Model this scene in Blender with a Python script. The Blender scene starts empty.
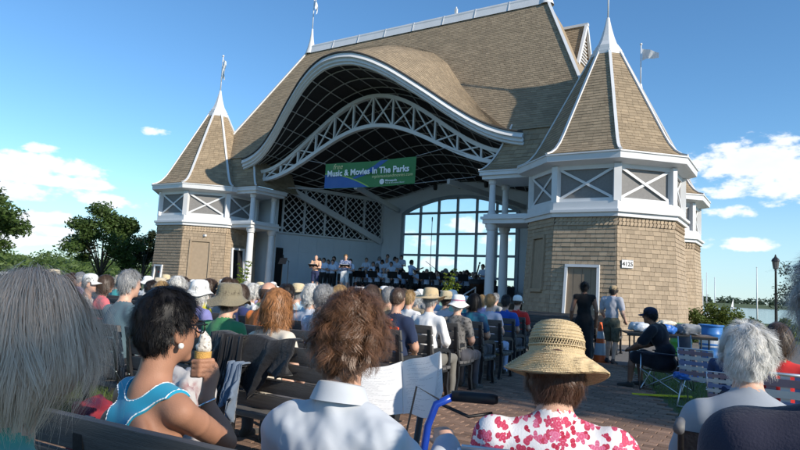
import bpy, bmesh, math, random
import numpy as np
from mathutils import Vector, Matrix
R = math.radians
random.seed(7); np.random.seed(7)
rng = np.random.default_rng(11)
scn = bpy.context.scene
col = scn.collection

# ------------------------------------------------------------------ camera, sky, sun, exposure
F_PX = 621.4; PITCH = R(5.854); ROLL = R(2.9); EYE = 1.4
v_f = np.array([0, math.cos(PITCH), math.sin(PITCH)])
_u = np.array([0, -math.sin(PITCH), math.cos(PITCH)]); _r = np.array([1., 0, 0])
v_r = _r*math.cos(ROLL) + _u*math.sin(ROLL)
v_u = _u*math.cos(ROLL) - _r*math.sin(ROLL)
cam_d = bpy.data.cameras.new('camera'); cam = bpy.data.objects.new('camera', cam_d); col.objects.link(cam)
cam_d.sensor_width = 36; cam_d.lens = F_PX*36/800; cam_d.clip_start = .05; cam_d.clip_end = 20000
M = Matrix.Identity(4)
for i in range(3):
    M[i][0] = v_r[i]; M[i][1] = v_u[i]; M[i][2] = -v_f[i]
M[0][3], M[1][3], M[2][3] = 0, 0, EYE
cam.matrix_world = M
scn.camera = cam
SUN_AZ = R(-41); SUN_EL = R(27)            # azimuth counter-clockwise from +x
sun_dir = Vector((math.cos(SUN_EL)*math.cos(SUN_AZ), math.cos(SUN_EL)*math.sin(SUN_AZ), math.sin(SUN_EL)))
sl = bpy.data.lights.new('sun', 'SUN'); sl.energy = 4.6; sl.angle = R(.53); sl.color = (1, .91, .78)
so = bpy.data.objects.new('sun', sl); col.objects.link(so)
so.rotation_euler = sun_dir.to_track_quat('Z', 'Y').to_euler(); so.location = (20, -20, 30)
scn.view_settings.view_transform = 'Standard'; scn.view_settings.look = 'None'
scn.view_settings.exposure = 0.36; scn.view_settings.gamma = 1.0

world = bpy.data.worlds.new('World'); scn.world = world; world.use_nodes = True
wt = world.node_tree; wn = wt.nodes; wl = wt.links; wn.clear()
def wm(op, a, b=None, c=None):
    n = wn.new('ShaderNodeMath'); n.operation = op
    for i, x in enumerate((a, b, c)):
        if x is None: continue
        if isinstance(x, (int, float)): n.inputs[i].default_value = x
        else: wl.new(x, n.inputs[i])
    return n.outputs[0]
sky = wn.new('ShaderNodeTexSky'); sky.sky_type = 'NISHITA'; sky.sun_disc = False
sky.sun_elevation = SUN_EL; sky.sun_rotation = math.pi/2 - SUN_AZ
sky.altitude = 250; sky.air_density = 1.0; sky.dust_density = 0.0; sky.ozone_density = 2.0
tc = wn.new('ShaderNodeTexCoord'); sx = wn.new('ShaderNodeSeparateXYZ'); wl.new(tc.outputs['Generated'], sx.inputs[0])
az = wm('ARCTAN2', sx.outputs[0], sx.outputs[1]); el = wm('ARCSINE', sx.outputs[2])
def pix_dir(x, y):
    d = v_f + v_r*(x-400)/F_PX + v_u*(225-y)/F_PX
    return d/np.linalg.norm(d)
# fair-weather cumulus: where the photograph shows a cloud there is a cloud; fields of small ones ring the rest of the horizon
blobs = []
for x, y, hw, hh, s in [(35,164,66,10,1.5),(10,168,44,12,1.3),(50,180,54,6,1.2),(8,192,44,10,1.2),(35,216,44,6,1.),(108,202,36,7,1.1),
        (20,241,70,6,1.1),(60,232,30,4,.9),(5,228,30,6,1.1),(42,150,14,4,.6),(157,132,13,4,.75),(75,192,20,3,.5),
        (742,163,44,22,1.),(775,182,52,20,1.),(705,163,20,14,.7),(795,160,40,22,1.),(725,210,24,7,.85),(705,244,13,5,.8),(742,245,22,6,.9),(760,190,50,9,.9),
        (420,240,16,10,.9),(470,226,22,9,.8),(440,262,24,6,.7),(500,238,20,8,.8)]:
    d = pix_dir(x, y)
    blobs.append((math.atan2(d[0], d[1]), math.asin(d[2]), hw/F_PX, hh/F_PX, s))
rr = random.Random(3)
for k in range(16):
    a = rr.uniform(.9, 5.4); blobs.append((a if a < math.pi else a-2*math.pi, rr.uniform(.06, .3), rr.uniform(.05, .12), rr.uniform(.012, .035), rr.uniform(.6, 1.)))
cov = None
for a0, e0, sa, se, s in blobs:
    da = wm('MULTIPLY', wm('SUBTRACT', az, a0), 1/sa); de = wm('MULTIPLY', wm('SUBTRACT', el, e0), 1/se)
    q = wm('MULTIPLY', wm('SUBTRACT', 1.0, wm('ADD', wm('MULTIPLY', da, da), wm('MULTIPLY', de, de))), s)
    cov = q if cov is None else wm('MAXIMUM', cov, q)
mp = wn.new('ShaderNodeMapping'); mp.inputs['Scale'].default_value = (1, 1, 2.1); wl.new(tc.outputs['Generated'], mp.inputs[0])
nz = wn.new('ShaderNodeTexNoise'); nz.inputs['Scale'].default_value = 17; nz.inputs['Detail'].default_value = 9; nz.inputs['Roughness'].default_value = .58
wl.new(mp.outputs[0], nz.inputs['Vector'])
nz2 = wn.new('ShaderNodeTexNoise'); nz2.inputs['Scale'].default_value = 60; nz2.inputs['Detail'].default_value = 5; wl.new(mp.outputs[0], nz2.inputs['Vector'])
fld = wm('ADD', wm('MULTIPLY', wm('MAXIMUM', cov, -1.4), .8), wm('ADD', wm('MULTIPLY', wm('SUBTRACT', nz.outputs[0], .5), 4.2), wm('MULTIPLY', wm('SUBTRACT', nz2.outputs[0], .5), 1.2)))
dens = wn.new('ShaderNodeMapRange'); dens.interpolation_type = 'SMOOTHSTEP'
dens.inputs['From Min'].default_value = -.1; dens.inputs['From Max'].default_value = .65; dens.inputs['To Max'].default_value = .93; wl.new(fld, dens.inputs['Value'])
up_ = wm('GREATER_THAN', el, .0)
df = wm('MULTIPLY', dens.outputs[0], up_)
# thicker cloud = a little greyer underside
shade = wn.new('ShaderNodeMapRange'); shade.inputs['From Min'].default_value = .3; shade.inputs['From Max'].default_value = 1.9
shade.inputs['To Min'].default_value = 1.0; shade.inputs['To Max'].default_value = .90; wl.new(fld, shade.inputs['Value'])
cc = wn.new('ShaderNodeCombineColor')
wl.new(wm('MULTIPLY', shade.outputs[0], 6.6), cc.inputs[0]); wl.new(wm('MULTIPLY', shade.outputs[0], 6.9), cc.inputs[1]); wl.new(wm('MULTIPLY', shade.outputs[0], 7.3), cc.inputs[2])
hsv = wn.new('ShaderNodeHueSaturation'); hsv.inputs['Saturation'].default_value = 1.15; wl.new(sky.outputs[0], hsv.inputs['Color'])
mul = wn.new('ShaderNodeMixRGB'); mul.blend_type = 'MULTIPLY'; mul.inputs[0].default_value = 1.; mul.inputs[2].default_value = (.86, 1.04, 1.12, 1); wl.new(hsv.outputs[0], mul.inputs[1]); hz = wn.new('ShaderNodeMapRange'); hz.interpolation_type = 'SMOOTHSTEP'; hz.inputs['From Min'].default_value = .0; hz.inputs['From Max'].default_value = .20; hz.inputs['To Min'].default_value = .65; hz.inputs['To Max'].default_value = 0; wl.new(el, hz.inputs['Value'])
hm_ = wn.new('ShaderNodeMixRGB'); hm_.inputs[2].default_value = (3.2, 4.6, 5.8, 1); wl.new(hz.outputs[0], hm_.inputs[0]); wl.new(mul.outputs[0], hm_.inputs[1]); skyc = hm_.outputs[0]
mx = wn.new('ShaderNodeMixRGB'); wl.new(df, mx.inputs[0]); wl.new(skyc, mx.inputs[1]); wl.new(cc.outputs[0], mx.inputs[2])
bg = wn.new('ShaderNodeBackground'); bg.inputs['Strength'].default_value = .13; wl.new(mx.outputs[0], bg.inputs[0])
wo = wn.new('ShaderNodeOutputWorld'); wl.new(bg.outputs[0], wo.inputs[0])

# ------------------------------------------------------------------ the hall's own frame: u along the stage front, w into the stage
ANG = R(32.79)
eu = np.array([math.cos(ANG), -math.sin(ANG), 0]); ew = np.array([math.sin(ANG), math.cos(ANG), 0]); ez = np.array([0, 0, 1.])
HALL = np.array([-1.52, 28.55, 0.])
CAM = np.array([0, 0, EYE])
def ray(x, y): return v_f + v_r*(x-400)/F_PX + v_u*(225-y)/F_PX
def on_z(x, y, z):
    d = ray(x, y); return CAM + d*((z-EYE)/d[2])
def at_depth(x, y, D):
    d = ray(x, y); return CAM + d*(D/d[1])
def hall_w(u, w, z=0.): return HALL + eu*u + ew*w + ez*z
def hall_l(p):
    q = np.asarray(p, float) - HALL; return np.array([q@eu, q@ew, q[2]])
def project(p):
    q = np.asarray(p, float) - CAM; D = q@v_f
    return 400 + F_PX*(q@v_r)/D, 225 - F_PX*(q@v_u)/D, D

# ------------------------------------------------------------------ materials
MATS = {}
def mk(name, c, rough=.65, var=.12, vs=6., bump=0., bs=60., metal=0., tint=0., spec=.4, orand=0., stretch=None, sheen=0., coat=0., dark=None, darkscale=2., darkamt=0.):
    """principled surface with noise variation; tint = strength of the per-piece 'tint' attribute; orand = per-object variation"""
    if name in MATS: return MATS[name]
    m = bpy.data.materials.new(name); m.use_nodes = True; t = m.node_tree; n = t.nodes; L = t.links
    b = n['Principled BSDF']; b.inputs['Roughness'].default_value = rough; b.inputs['Metallic'].default_value = metal
    b.inputs['Specular IOR Level'].default_value = spec
    if sheen: b.inputs['Sheen Weight'].default_value = sheen
    if coat: b.inputs['Coat Weight'].default_value = coat; b.inputs['Coat Roughness'].default_value = .15
    tcn = n.new('ShaderNodeTexCoord'); vec = tcn.outputs['Object']
    if stretch:
        mpn = n.new('ShaderNodeMapping'); mpn.inputs['Scale'].default_value = stretch; L.new(vec, mpn.inputs[0]); vec = mpn.outputs[0]
    nzn = n.new('ShaderNodeTexNoise'); nzn.inputs['Scale'].default_value = vs; nzn.inputs['Detail'].default_value = 6; L.new(vec, nzn.inputs['Vector'])
    def math_(op, a, bb):
        q = n.new('ShaderNodeMath'); q.operation = op
        for i, x in enumerate((a, bb)):
            if isinstance(x, (int, float)): q.inputs[i].default_value = x
            else: L.new(x, q.inputs[i])
        return q.outputs[0]
    f = math_('ADD', math_('MULTIPLY', math_('SUBTRACT', nzn.outputs[0], .5), var*4), 1.0)
    if tint:
        at = n.new('ShaderNodeAttribute'); at.attribute_name = 'tint'
        f = math_('MULTIPLY', f, math_('ADD', math_('MULTIPLY', math_('SUBTRACT', at.outputs['Fac'], .5), tint), 1.0))
    if orand:
        oi = n.new('ShaderNodeObjectInfo')
        f = math_('MULTIPLY', f, math_('ADD', math_('MULTIPLY', math_('SUBTRACT', oi.outputs['Random'], .5), orand), 1.0))
    vm = n.new('ShaderNodeVectorMath'); vm.operation = 'SCALE'; vm.inputs[0].default_value = c[:3]; L.new(f, vm.inputs['Scale'])
    out = vm.outputs[0]
    if dark is not None:
        n2 = n.new('ShaderNodeTexNoise'); n2.inputs['Scale'].default_value = darkscale; n2.inputs['Detail'].default_value = 7; L.new(vec, n2.inputs['Vector'])
        mr = n.new('ShaderNodeMapRange'); mr.inputs['From Min'].default_value = .5; mr.inputs['From Max'].default_value = .72; mr.inputs['To Max'].default_value = darkamt; L.new(n2.outputs[0], mr.inputs[0])
        mixn = n.new('ShaderNodeMixRGB'); L.new(mr.outputs[0], mixn.inputs[0]); L.new(out, mixn.inputs[1]); mixn.inputs[2].default_value = (*dark, 1); out = mixn.outputs[0]
    L.new(out, b.inputs['Base Color'])
    if bump:
        nb = n.new('ShaderNodeTexNoise'); nb.inputs['Scale'].default_value = bs; nb.inputs['Detail'].default_value = 4; L.new(vec, nb.inputs['Vector'])
        bn = n.new('ShaderNodeBump'); bn.inputs['Strength'].default_value = bump; bn.inputs['Distance'].default_value = .02; L.new(nb.outputs[0], bn.inputs['Height']); L.new(bn.outputs[0], b.inputs['Normal'])
    MATS[name] = m
    return m
def leafmat(name, c, var=.35):
    if name in MATS: return MATS[name]
    m = mk(name, c, rough=.55, var=.1, vs=.8, tint=var*2, spec=.3)
    t = m.node_tree; n = t.nodes; L = t.links; b = n['Principled BSDF']
    tr = n.new('ShaderNodeBsdfTranslucent'); ms = n.new('ShaderNodeMixShader'); ms.inputs[0].default_value = .35
    src = b.inputs['Base Color'].links[0].from_socket
    hs = n.new('ShaderNodeHueSaturation'); hs.inputs['Hue'].default_value = .485; hs.inputs['Value'].default_value = 1.5; L.new(src, hs.inputs['Color'])
    L.new(hs.outputs[0], tr.inputs[0]); L.new(b.outputs[0], ms.inputs[1]); L.new(tr.outputs[0], ms.inputs[2])
    L.new(ms.outputs[0], n['Material Output'].inputs[0])
    return m
WHITE = mk('white_paint', (.66, .67, .68), rough=.45, var=.025, vs=3, dark=(.5, .48, .44), darkscale=1.7, darkamt=.25)
SHING = mk('wall_shingle', (.36, .28, .195), rough=.85, var=.09, vs=7, bump=.4, bs=120, tint=.26, orand=.22)
ROOF = mk('roof_shingle', (.305, .235, .155), rough=.9, var=.07, vs=4, bump=.4, bs=90, tint=.32, dark=(.19, .15, .10), darkscale=.6, darkamt=.35)
WALLB = mk('wall_backing', (.25, .2, .14), rough=.9)
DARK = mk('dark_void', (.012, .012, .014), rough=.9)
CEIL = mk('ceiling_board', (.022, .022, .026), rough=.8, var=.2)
BATT = mk('batten_paint', (.42, .43, .44), rough=.6)
SCREEN = mk('louvre_screen', (.21, .205, .20), rough=.8, var=.1, vs=14)
IRON = mk('black_iron', (.018, .018, .02), rough=.45, spec=.5, bump=.1, bs=80)
SLAT = mk('bench_slat', (.10, .095, .092), rough=.7, var=.25, vs=9, stretch=(.5, 8, 8), bump=.25, bs=50, orand=.35)
STEEL = mk('steel_tube', (.55, .56, .58), rough=.3, metal=1., var=.03)
BLACKP = mk('black_plastic', (.015, .015, .017), rough=.5)
SKIN = [mk('skin_a', (.52, .29, .20), rough=.5, var=.06, vs=14, bump=.06, bs=300), mk('skin_b', (.60, .36, .26), rough=.5, var=.06, vs=14, bump=.06, bs=300),
        mk('skin_c', (.36, .175, .105), rough=.45, var=.07, vs=12, bump=.06, bs=300), mk('skin_d', (.22, .11, .07), rough=.5, var=.05)]
def cloth(name, c, **k):
    kw = dict(rough=.85, var=.07, vs=12, bump=.05, bs=420, sheen=.15, spec=.2); kw.update(k); return mk(name, c, **kw)
def hairmat(name, c, **k):
    kw = dict(rough=.45, var=.18, vs=22, tint=.7, spec=.45); kw.update(k); return mk(name, c, **kw)

# ------------------------------------------------------------------ mesh helpers
def link(o, parent=None):
    col.objects.link(o)
    if parent is not None: o.parent = parent
    return o
def fast_mesh(name, V, Fs, mats, mi=None, tint=None, smooth=False):
    """V (n,3) array; Fs = list of (m,k) int arrays; mi = list of per-face material arrays"""
    me = bpy.data.meshes.new(name); V = np.ascontiguousarray(V, np.float32)
    me.vertices.add(len(V)); me.vertices.foreach_set('co', V.ravel())
    Fs = [np.asarray(f, np.int32) for f in Fs if len(f)]
    nl = sum(f.size for f in Fs); nf = sum(len(f) for f in Fs)
    me.loops.add(nl); me.polygons.add(nf)
    me.loops.foreach_set('vertex_index', np.concatenate([f.ravel() for f in Fs]).astype(np.int32))
    tot = np.concatenate([np.full(len(f), f.shape[1], np.int32) for f in Fs]); st = np.concatenate([[0], np.cumsum(tot)[:-1]]).astype(np.int32)
    me.polygons.foreach_set('loop_start', st)
    try: me.polygons.foreach_set('loop_total', tot)
    except Exception: pass
    if mi is not None: me.polygons.foreach_set('material_index', np.concatenate(mi).astype(np.int32))
    for m in (mats if isinstance(mats, (list, tuple)) else [mats]): me.materials.append(m)
    me.polygons.foreach_set('use_smooth', np.full(nf, bool(smooth)))
    if tint is not None:
        a = me.attributes.new('tint', 'FLOAT', 'POINT'); a.data.foreach_set('value', np.ascontiguousarray(tint, np.float32))
    me.update(calc_edges=True); me.validate()
    return me
class MB:
    def __init__(s): s.v = []; s.f = []; s.t = []
    def add(s, vs, fs, tint=.5):
        o = len(s.v); s.v += [tuple(map(float, p)) for p in vs]; s.f += [tuple(i+o for i in f) for f in fs]; s.t += [tint]*len(vs); return s
    def hexa(s, p, tint=.5):
        """p: 4 bottom + 4 top corners, counter-clockwise from above"""
        return s.add(p, [(3,2,1,0),(4,5,6,7),(0,1,5,4),(1,2,6,5),(2,3,7,6),(3,0,4,7)], tint)
    def box(s, c, d, rz=0., tint=.5):
        x, y, z = [k/2 for k in d]; ca, sa = math.cos(rz), math.sin(rz)
        P = [(-x,-y,-z),(x,-y,-z),(x,y,-z),(-x,y,-z),(-x,-y,z),(x,-y,z),(x,y,z),(-x,y,z)]
        return s.hexa([(c[0]+a*ca-b*sa, c[1]+a*sa+b*ca, c[2]+h) for a, b, h in P], tint)
    def bar(s, p, q, w, h, up=(0,0,1), tint=.5):
        p = Vector(p); q = Vector(q); d = (q-p).normalized(); up = Vector(up)
        if abs(d.dot(up)) > .99: up = Vector((0,1,0)) if abs(d.y) < .9 else Vector((1,0,0))
        sd = d.cross(up).normalized(); u2 = sd.cross(d).normalized()
        a = sd*(w/2); b = u2*(h/2)
        return s.add([p-a-b, p+a-b, p+a+b, p-a+b, q-a-b, q+a-b, q+a+b, q-a+b], [(0,1,2,3),(7,6,5,4),(0,4,5,1),(1,5,6,2),(2,6,7,3),(3,7,4,0)], tint)
    def sweep(s, pts, w, h, up=(0,0,1), closed=False, tint=.5):
        """rectangular section along a polyline, mitred"""
        pts = [Vector(p) for p in pts]; n = len(pts); rings = []
        for i, p in enumerate(pts):
            a = pts[i-1] if (i > 0 or closed) else p; b = pts[(i+1) % n] if (i < n-1 or closed) else p
            d = (b-a).normalized(); U = Vector(up)
            if abs(d.dot(U)) > .995: U = Vector((0,1,0))
            sd = d.cross(U).normalized(); u2 = sd.cross(d).normalized()
            rings.append([p-sd*w/2-u2*h/2, p+sd*w/2-u2*h/2, p+sd*w/2+u2*h/2, p-sd*w/2+u2*h/2])
        vs = [v for r in rings for v in r]; fs = []
        for i in range(n if closed else n-1):
            j = (i+1) % n
            for k in range(4): fs.append((i*4+k, j*4+k, j*4+(k+1) % 4, i*4+(k+1) % 4))
        if not closed: fs += [(0,1,2,3), tuple((n-1)*4+k for k in (3,2,1,0))]
        return s.add(vs, fs, tint)
    def tube(s, pts, r, n=8, cap=True, closed=False, tint=.5):
        pts = [Vector(p) for p in pts]; m = len(pts); rs = r if isinstance(r, (list, tuple)) else [r]*m
        vs = []; fs = []; prev = None
        for i, p in enumerate(pts):
            a = pts[i-1] if (i > 0 or closed) else p; b = pts[(i+1) % m] if (i < m-1 or closed) else p
            d = (b-a).normalized()
            if prev is None:
                x = d.orthogonal().normalized()
            else:
                x = (prev - d*prev.dot(d)); x = x.normalized() if x.length > 1e-6 else d.orthogonal().normalized()
            prev = x; y = d.cross(x)
            for k in range(n):
                t = 2*math.pi*k/n; vs.append(p + (x*math.cos(t)+y*math.sin(t))*rs[i])
        for i in range(m if closed else m-1):
            j = (i+1) % m
            for k in range(n): fs.append((i*n+k, i*n+(k+1) % n, j*n+(k+1) % n, j*n+k))
        if cap and not closed: fs += [tuple(range(n-1, -1, -1)), tuple((m-1)*n+k for k in range(n))]
        return s.add(vs, fs, tint)
    def lathe(s, prof, n=24, c=(0,0,0), rot=0., caps=True, tint=.5):
        vs = []; fs = []; m = len(prof)
        for r, z in prof:
            for k in range(n):
                t = 2*math.pi*k/n+rot; vs.append((c[0]+r*math.cos(t), c[1]+r*math.sin(t), c[2]+z))
        for i in range(m-1):
            for k in range(n): fs.append((i*n+k, i*n+(k+1) % n, (i+1)*n+(k+1) % n, (i+1)*n+k))
        if caps: fs += [tuple(range(n-1, -1, -1)), tuple((m-1)*n+k for k in range(n))]
        return s.add(vs, fs, tint)
    def poly(s, pts, thick, nrm, tint=.5):
        """planar outline extruded by thick along -nrm"""
        nrm = Vector(nrm).normalized(); P = [Vector(p) for p in pts]; n = len(P); Q = [p-nrm*thick for p in P]
        return s.add(P+Q, [tuple(range(n)), tuple(range(2*n-1, n-1, -1))]+[(i, i+n, (i+1) % n+n, (i+1) % n) for i in range(n)], tint)
    def grid(s, G):
        """G[i][j] points"""
        a = len(G); b = len(G[0])
        return s.add([p for r in G for p in r], [(i*b+j, (i+1)*b+j, (i+1)*b+j+1, i*b+j+1) for i in range(a-1) for j in range(b-1)])
    def build(s, name, mat, parent=None, smooth=False, angle=None, bevel=0.):
        me = bpy.data.meshes.new(name); me.from_pydata(s.v, [], s.f); me.materials.append(mat)
        a = me.attributes.new('tint', 'FLOAT', 'POINT'); a.data.foreach_set('value', np.array(s.t, np.float32))
        if bevel:
            bm = bmesh.new(); bm.from_mesh(me); bmesh.ops.bevel(bm, geom=list(bm.edges), offset=bevel, segments=2, affect='EDGES', profile=.6); bm.to_mesh(me); bm.free()
        if smooth or angle or bevel:
            me.polygons.foreach_set('use_smooth', np.ones(len(me.polygons), bool))
            me.set_sharp_from_angle(angle=R(angle or 40)) if not (smooth and not angle) else None
        me.update()
        return link(bpy.data.objects.new(name, me), parent)
def tag(o, label=None, cat=None, group=None, kind=None):
    if label: o['label'] = label
    if cat: o['category'] = cat
    if group: o['group'] = group
    if kind: o['kind'] = kind
    return o
def empty(name, loc=(0,0,0), rz=0., **k):
    o = bpy.data.objects.new(name, None); o.empty_display_size = .2; link(o); o.location = loc; o.rotation_euler = (0, 0, rz); return tag(o, **k)
def meshobj(name, me, parent=None): return link(bpy.data.objects.new(name, me), parent)
def copy_tree(o, parent=None):
    c = o.copy(); link(c)
    if parent is not None:
        c.parent = parent; c.matrix_parent_inverse = o.matrix_parent_inverse.copy()
    for ch in list(o.children): copy_tree(ch, c)
    return c
def text_mesh(s, size, mat, name='lettering', bold=0., extr=.0, shear=0., align='LEFT'):
    cu = bpy.data.curves.new(name, 'FONT'); cu.body = s; cu.size = size; cu.offset = bold; cu.extrude = extr; cu.shear = shear; cu.align_x = align; cu.resolution_u = 3
    o = bpy.data.objects.new(name, cu); link(o)
    dg = bpy.context.evaluated_depsgraph_get(); me = bpy.data.meshes.new_from_object(o.evaluated_get(dg))
    bpy.data.objects.remove(o); bpy.data.curves.remove(cu)
    me.materials.clear(); me.materials.append(mat)
    return me
# ------------------------------------------------------------------ setting: ground, lake, paths
def smooth01(x): x = np.clip(x, 0, 1); return x*x*(3-2*x)
def ground_z(X, Y):
    X = np.asarray(X, float); Y = np.asarray(Y, float)
    tx = X/np.maximum(Y, 1.)
    lake = smooth01((Y-52-4*np.sin(X*.05))/9)*smooth01((tx-.0)/.16)*(Y > 0)
    far = smooth01((np.hypot(X, Y)-1080)/60)
    hill = smooth01((np.hypot(X, Y)-70)/260)*smooth01((.02-tx)/.2)*(Y > 0)*5.2
    return -3.2*lake*(1-far) + hill + far*5*lake
rad = np.concatenate([np.linspace(0, 40, 14), np.geomspace(44, 9000, 46)]); ang = np.linspace(0, 2*np.pi, 145)[:-1]
RR, AA = np.meshgrid(rad, ang, indexing='ij'); GX = RR*np.sin(AA); GY = RR*np.cos(AA); GZ = ground_z(GX, GY)
GV = np.stack([GX, GY, GZ], -1).reshape(-1, 3); na = len(ang)
ii, jj = np.meshgrid(np.arange(len(rad)-1), np.arange(na), indexing='ij'); j2 = (jj+1) % na
GF = np.stack([ii*na+jj, ii*na+j2, (ii+1)*na+j2, (ii+1)*na+jj], -1).reshape(-1, 4)
LAWN = mk('lawn', (.075, .105, .035), rough=.9, var=.25, vs=1.2, bump=.5, bs=40, dark=(.14, .11, .06), darkscale=.5, darkamt=.5)
o = meshobj('ground', fast_mesh('ground', GV, [GF[:, ::-1]], LAWN, smooth=True)); tag(o, kind='structure')
WATER = mk('lake_water', (.03, .075, .12), rough=.12, var=.1, vs=.02, bump=.6, bs=.9, spec=.5)
m = MB(); m.add([(-300, 44, -1.1), (4000, 44, -1.1), (4000, 1200, -1.1), (-300, 1200, -1.1)], [(0,1,2,3)])
tag(m.build('lake', WATER), kind='structure')
# asphalt apron round the hall, brick walk beside the seats
ASPH = mk('asphalt', (.15, .145, .14), rough=.92, var=.12, vs=3, bump=.5, bs=150, dark=(.09, .088, .085), darkscale=1.3, darkamt=.5)
m = MB(); m.add([hall_w(u, w, .004) for u, w in [(-14, -9.3), (30, -9.3), (34, 6), (-14, 6)]], [(0,1,2,3)]); tag(m.build('apron', ASPH), kind='structure')
# concrete footing of the stage front
BR = np.array([(11.0, -24.), (18.0, -24.), (15.7, -15.3), (13.9, -9.9), (13.7, -9.304), (11.0, -9.304)])
MORT = mk('brick_mortar', (.13, .12, .105), rough=.95, var=.2, vs=8, bump=.5, bs=150)
m = MB(); m.add([hall_w(u, w, .004) for u, w in BR], [tuple(range(len(BR)))]); walk = tag(m.build('brick_walk', MORT), kind='structure')
BRICK = mk('paving_brick', (.25, .155, .105), rough=.9, var=.15, vs=20, bump=.5, bs=120, tint=.6, orand=.55)
def in_poly(P, x, y):
    c = False; n = len(P)
    for i in range(n):
        x1, y1 = P[i]; x2, y2 = P[(i+1) % n]
        if (y1 > y) != (y2 > y) and x < (x2-x1)*(y-y1)/(y2-y1)+x1: c = not c
    return c
def brick_mesh(l, w, h, seed):
    r = random.Random(seed); b = .006
    P = [(-l/2, -w/2), (l/2, -w/2), (l/2, w/2), (-l/2, w/2)]; Q = [(x*(1-2*b/l), y*(1-2*b/w)) for x, y in P]
    q = MB(); q.add([(x+r.uniform(-.002, .002), y, 0) for x, y in P]+[(x, y, h-.004+r.uniform(-.002, .002)) for x, y in P]+[(x, y, h) for x, y in Q],
        [(0,1,5,4),(1,2,6,5),(2,3,7,6),(3,0,4,7),(4,5,9,8),(5,6,10,9),(6,7,11,10),(7,4,8,11),(8,9,10,11)]); return q
bl, bw, gap = .225, .108, .009
bricks = []
c45, s45 = math.cos(R(45)), math.sin(R(45))
for r_ in range(-260, 80):
    for k_ in range(-100, 120):
        x = k_*(bl+gap) + (.5*(bl+gap) if r_ % 2 else 0); y = r_*(bw+gap)
        u = 13 + x*1.0; w = -12 + y
        if 10.9 < u < 18 and -24 < w < -9.3 and in_poly(BR, u, w) and in_poly(BR, u-.1, w) and in_poly(BR, u+.1, w): bricks.append((u, w))
vis = []
for i, (u, w) in enumerate(bricks):
    x, y, D = project(hall_w(u, w, 0)) if True else (0, 0, 0)
    if D > 1 and 425 < x < 705 and y < 448: vis.append((D, i))
vis.sort(); near = [i for _, i in vis[:300]]; nearset = set(near)
bmeshes = []
for s in range(4):
    q = brick_mesh(bl, bw, .022, s); me = bpy.data.meshes.new('brick'); me.from_pydata(q.v, [], q.f); me.materials.append(BRICK)
    a = me.attributes.new('tint', 'FLOAT', 'POINT'); a.data.foreach_set('value', np.full(len(q.v), .5, np.float32)); bmeshes.append(me)
for n_, i in enumerate(near):
    u, w = bricks[i]; b = meshobj('brick', bmeshes[n_ % 4], walk); p = hall_w(u, w, .004+random.uniform(-.003, .002)); b.location = p
    b.rotation_euler = (random.uniform(-.008, .008), random.uniform(-.008, .008), -ANG+random.uniform(-.012, .012))
m = MB()
for i, (u, w) in enumerate(bricks):
    if i in nearset: continue
    q = brick_mesh(bl, bw, .022, i % 7); p = hall_w(u, w, .004+random.uniform(-.003, .002)); t = random.random()
    m.add([(p[0]+x*eu[0]+y*ew[0], p[1]+x*eu[1]+y*ew[1], p[2]+z) for x, y, z in q.v], q.f, t)
tag(m.build('brick_paving', BRICK, walk), kind='stuff')
# grass blades on the lawn strip beside the walk and under the seats
def ribbons(P0, dirs, L, wid, segs, bend):
    n = len(P0); V = np.zeros((n, segs+1, 2, 3)); side = np.cross(dirs, rng.normal(size=(n, 3))); side /= np.linalg.norm(side, axis=1)[:, None]
    for s in range(segs+1):
        t = s/segs; c = P0 + dirs*(L*t)[:, None] + bend*(t*t*L)[:, None]; wd = wid*(1-.92*t)
        V[:, s, 0] = c-side*wd[:, None]; V[:, s, 1] = c+side*wd[:, None]
    base = (np.arange(n)*(segs+1)*2)[:, None, None]; s = np.arange(segs)[None, :, None]*2
    Fq = (base+s+np.array([0, 1, 3, 2])[None, None, :]).reshape(-1, 4)
    return V.reshape(-1, 3), Fq
def grass(name, poly, n, L0, L1, mat, label):
    P = []; bx = np.array(poly); lo = bx.min(0); hi = bx.max(0)
    while len(P) < n:
        x, y = rng.uniform(lo, hi)
        if in_poly(poly, x, y): P.append((x, y))
    P = np.array(P); W = np.array([hall_w(u, w, 0) for u, w in P]); W[:, 2] = ground_z(W[:, 0], W[:, 1])
    d = rng.normal(size=(n, 3))*.35; d[:, 2] = 1; d /= np.linalg.norm(d, axis=1)[:, None]
    V, Fq = ribbons(W, d, rng.uniform(L0, L1, n), np.full(n, .004), 2, rng.normal(size=(n, 3))*np.array([.5, .5, -.1]))
    tag(meshobj(name, fast_mesh(name, V, [Fq], mat, tint=np.repeat(rng.random(n), 6))), label, 'grass', kind='stuff')
GRASSM = leafmat('grass_blade', (.10, .155, .035))
grass('grass', [(13.75, -9.4), (13.95, -9.95), (15.75, -15.3), (17.5, -21.5), (24, -21), (22, -9.4)], 42000, .04, .10, GRASSM, 'short lawn grass under the folding chairs beside the brick walk')
grass('grass', [(7, -20.5), (10.95, -20.5), (10.95, -15), (7, -15)], 12000, .04, .11, GRASSM, 'patchy grass between the wooden benches')

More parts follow.
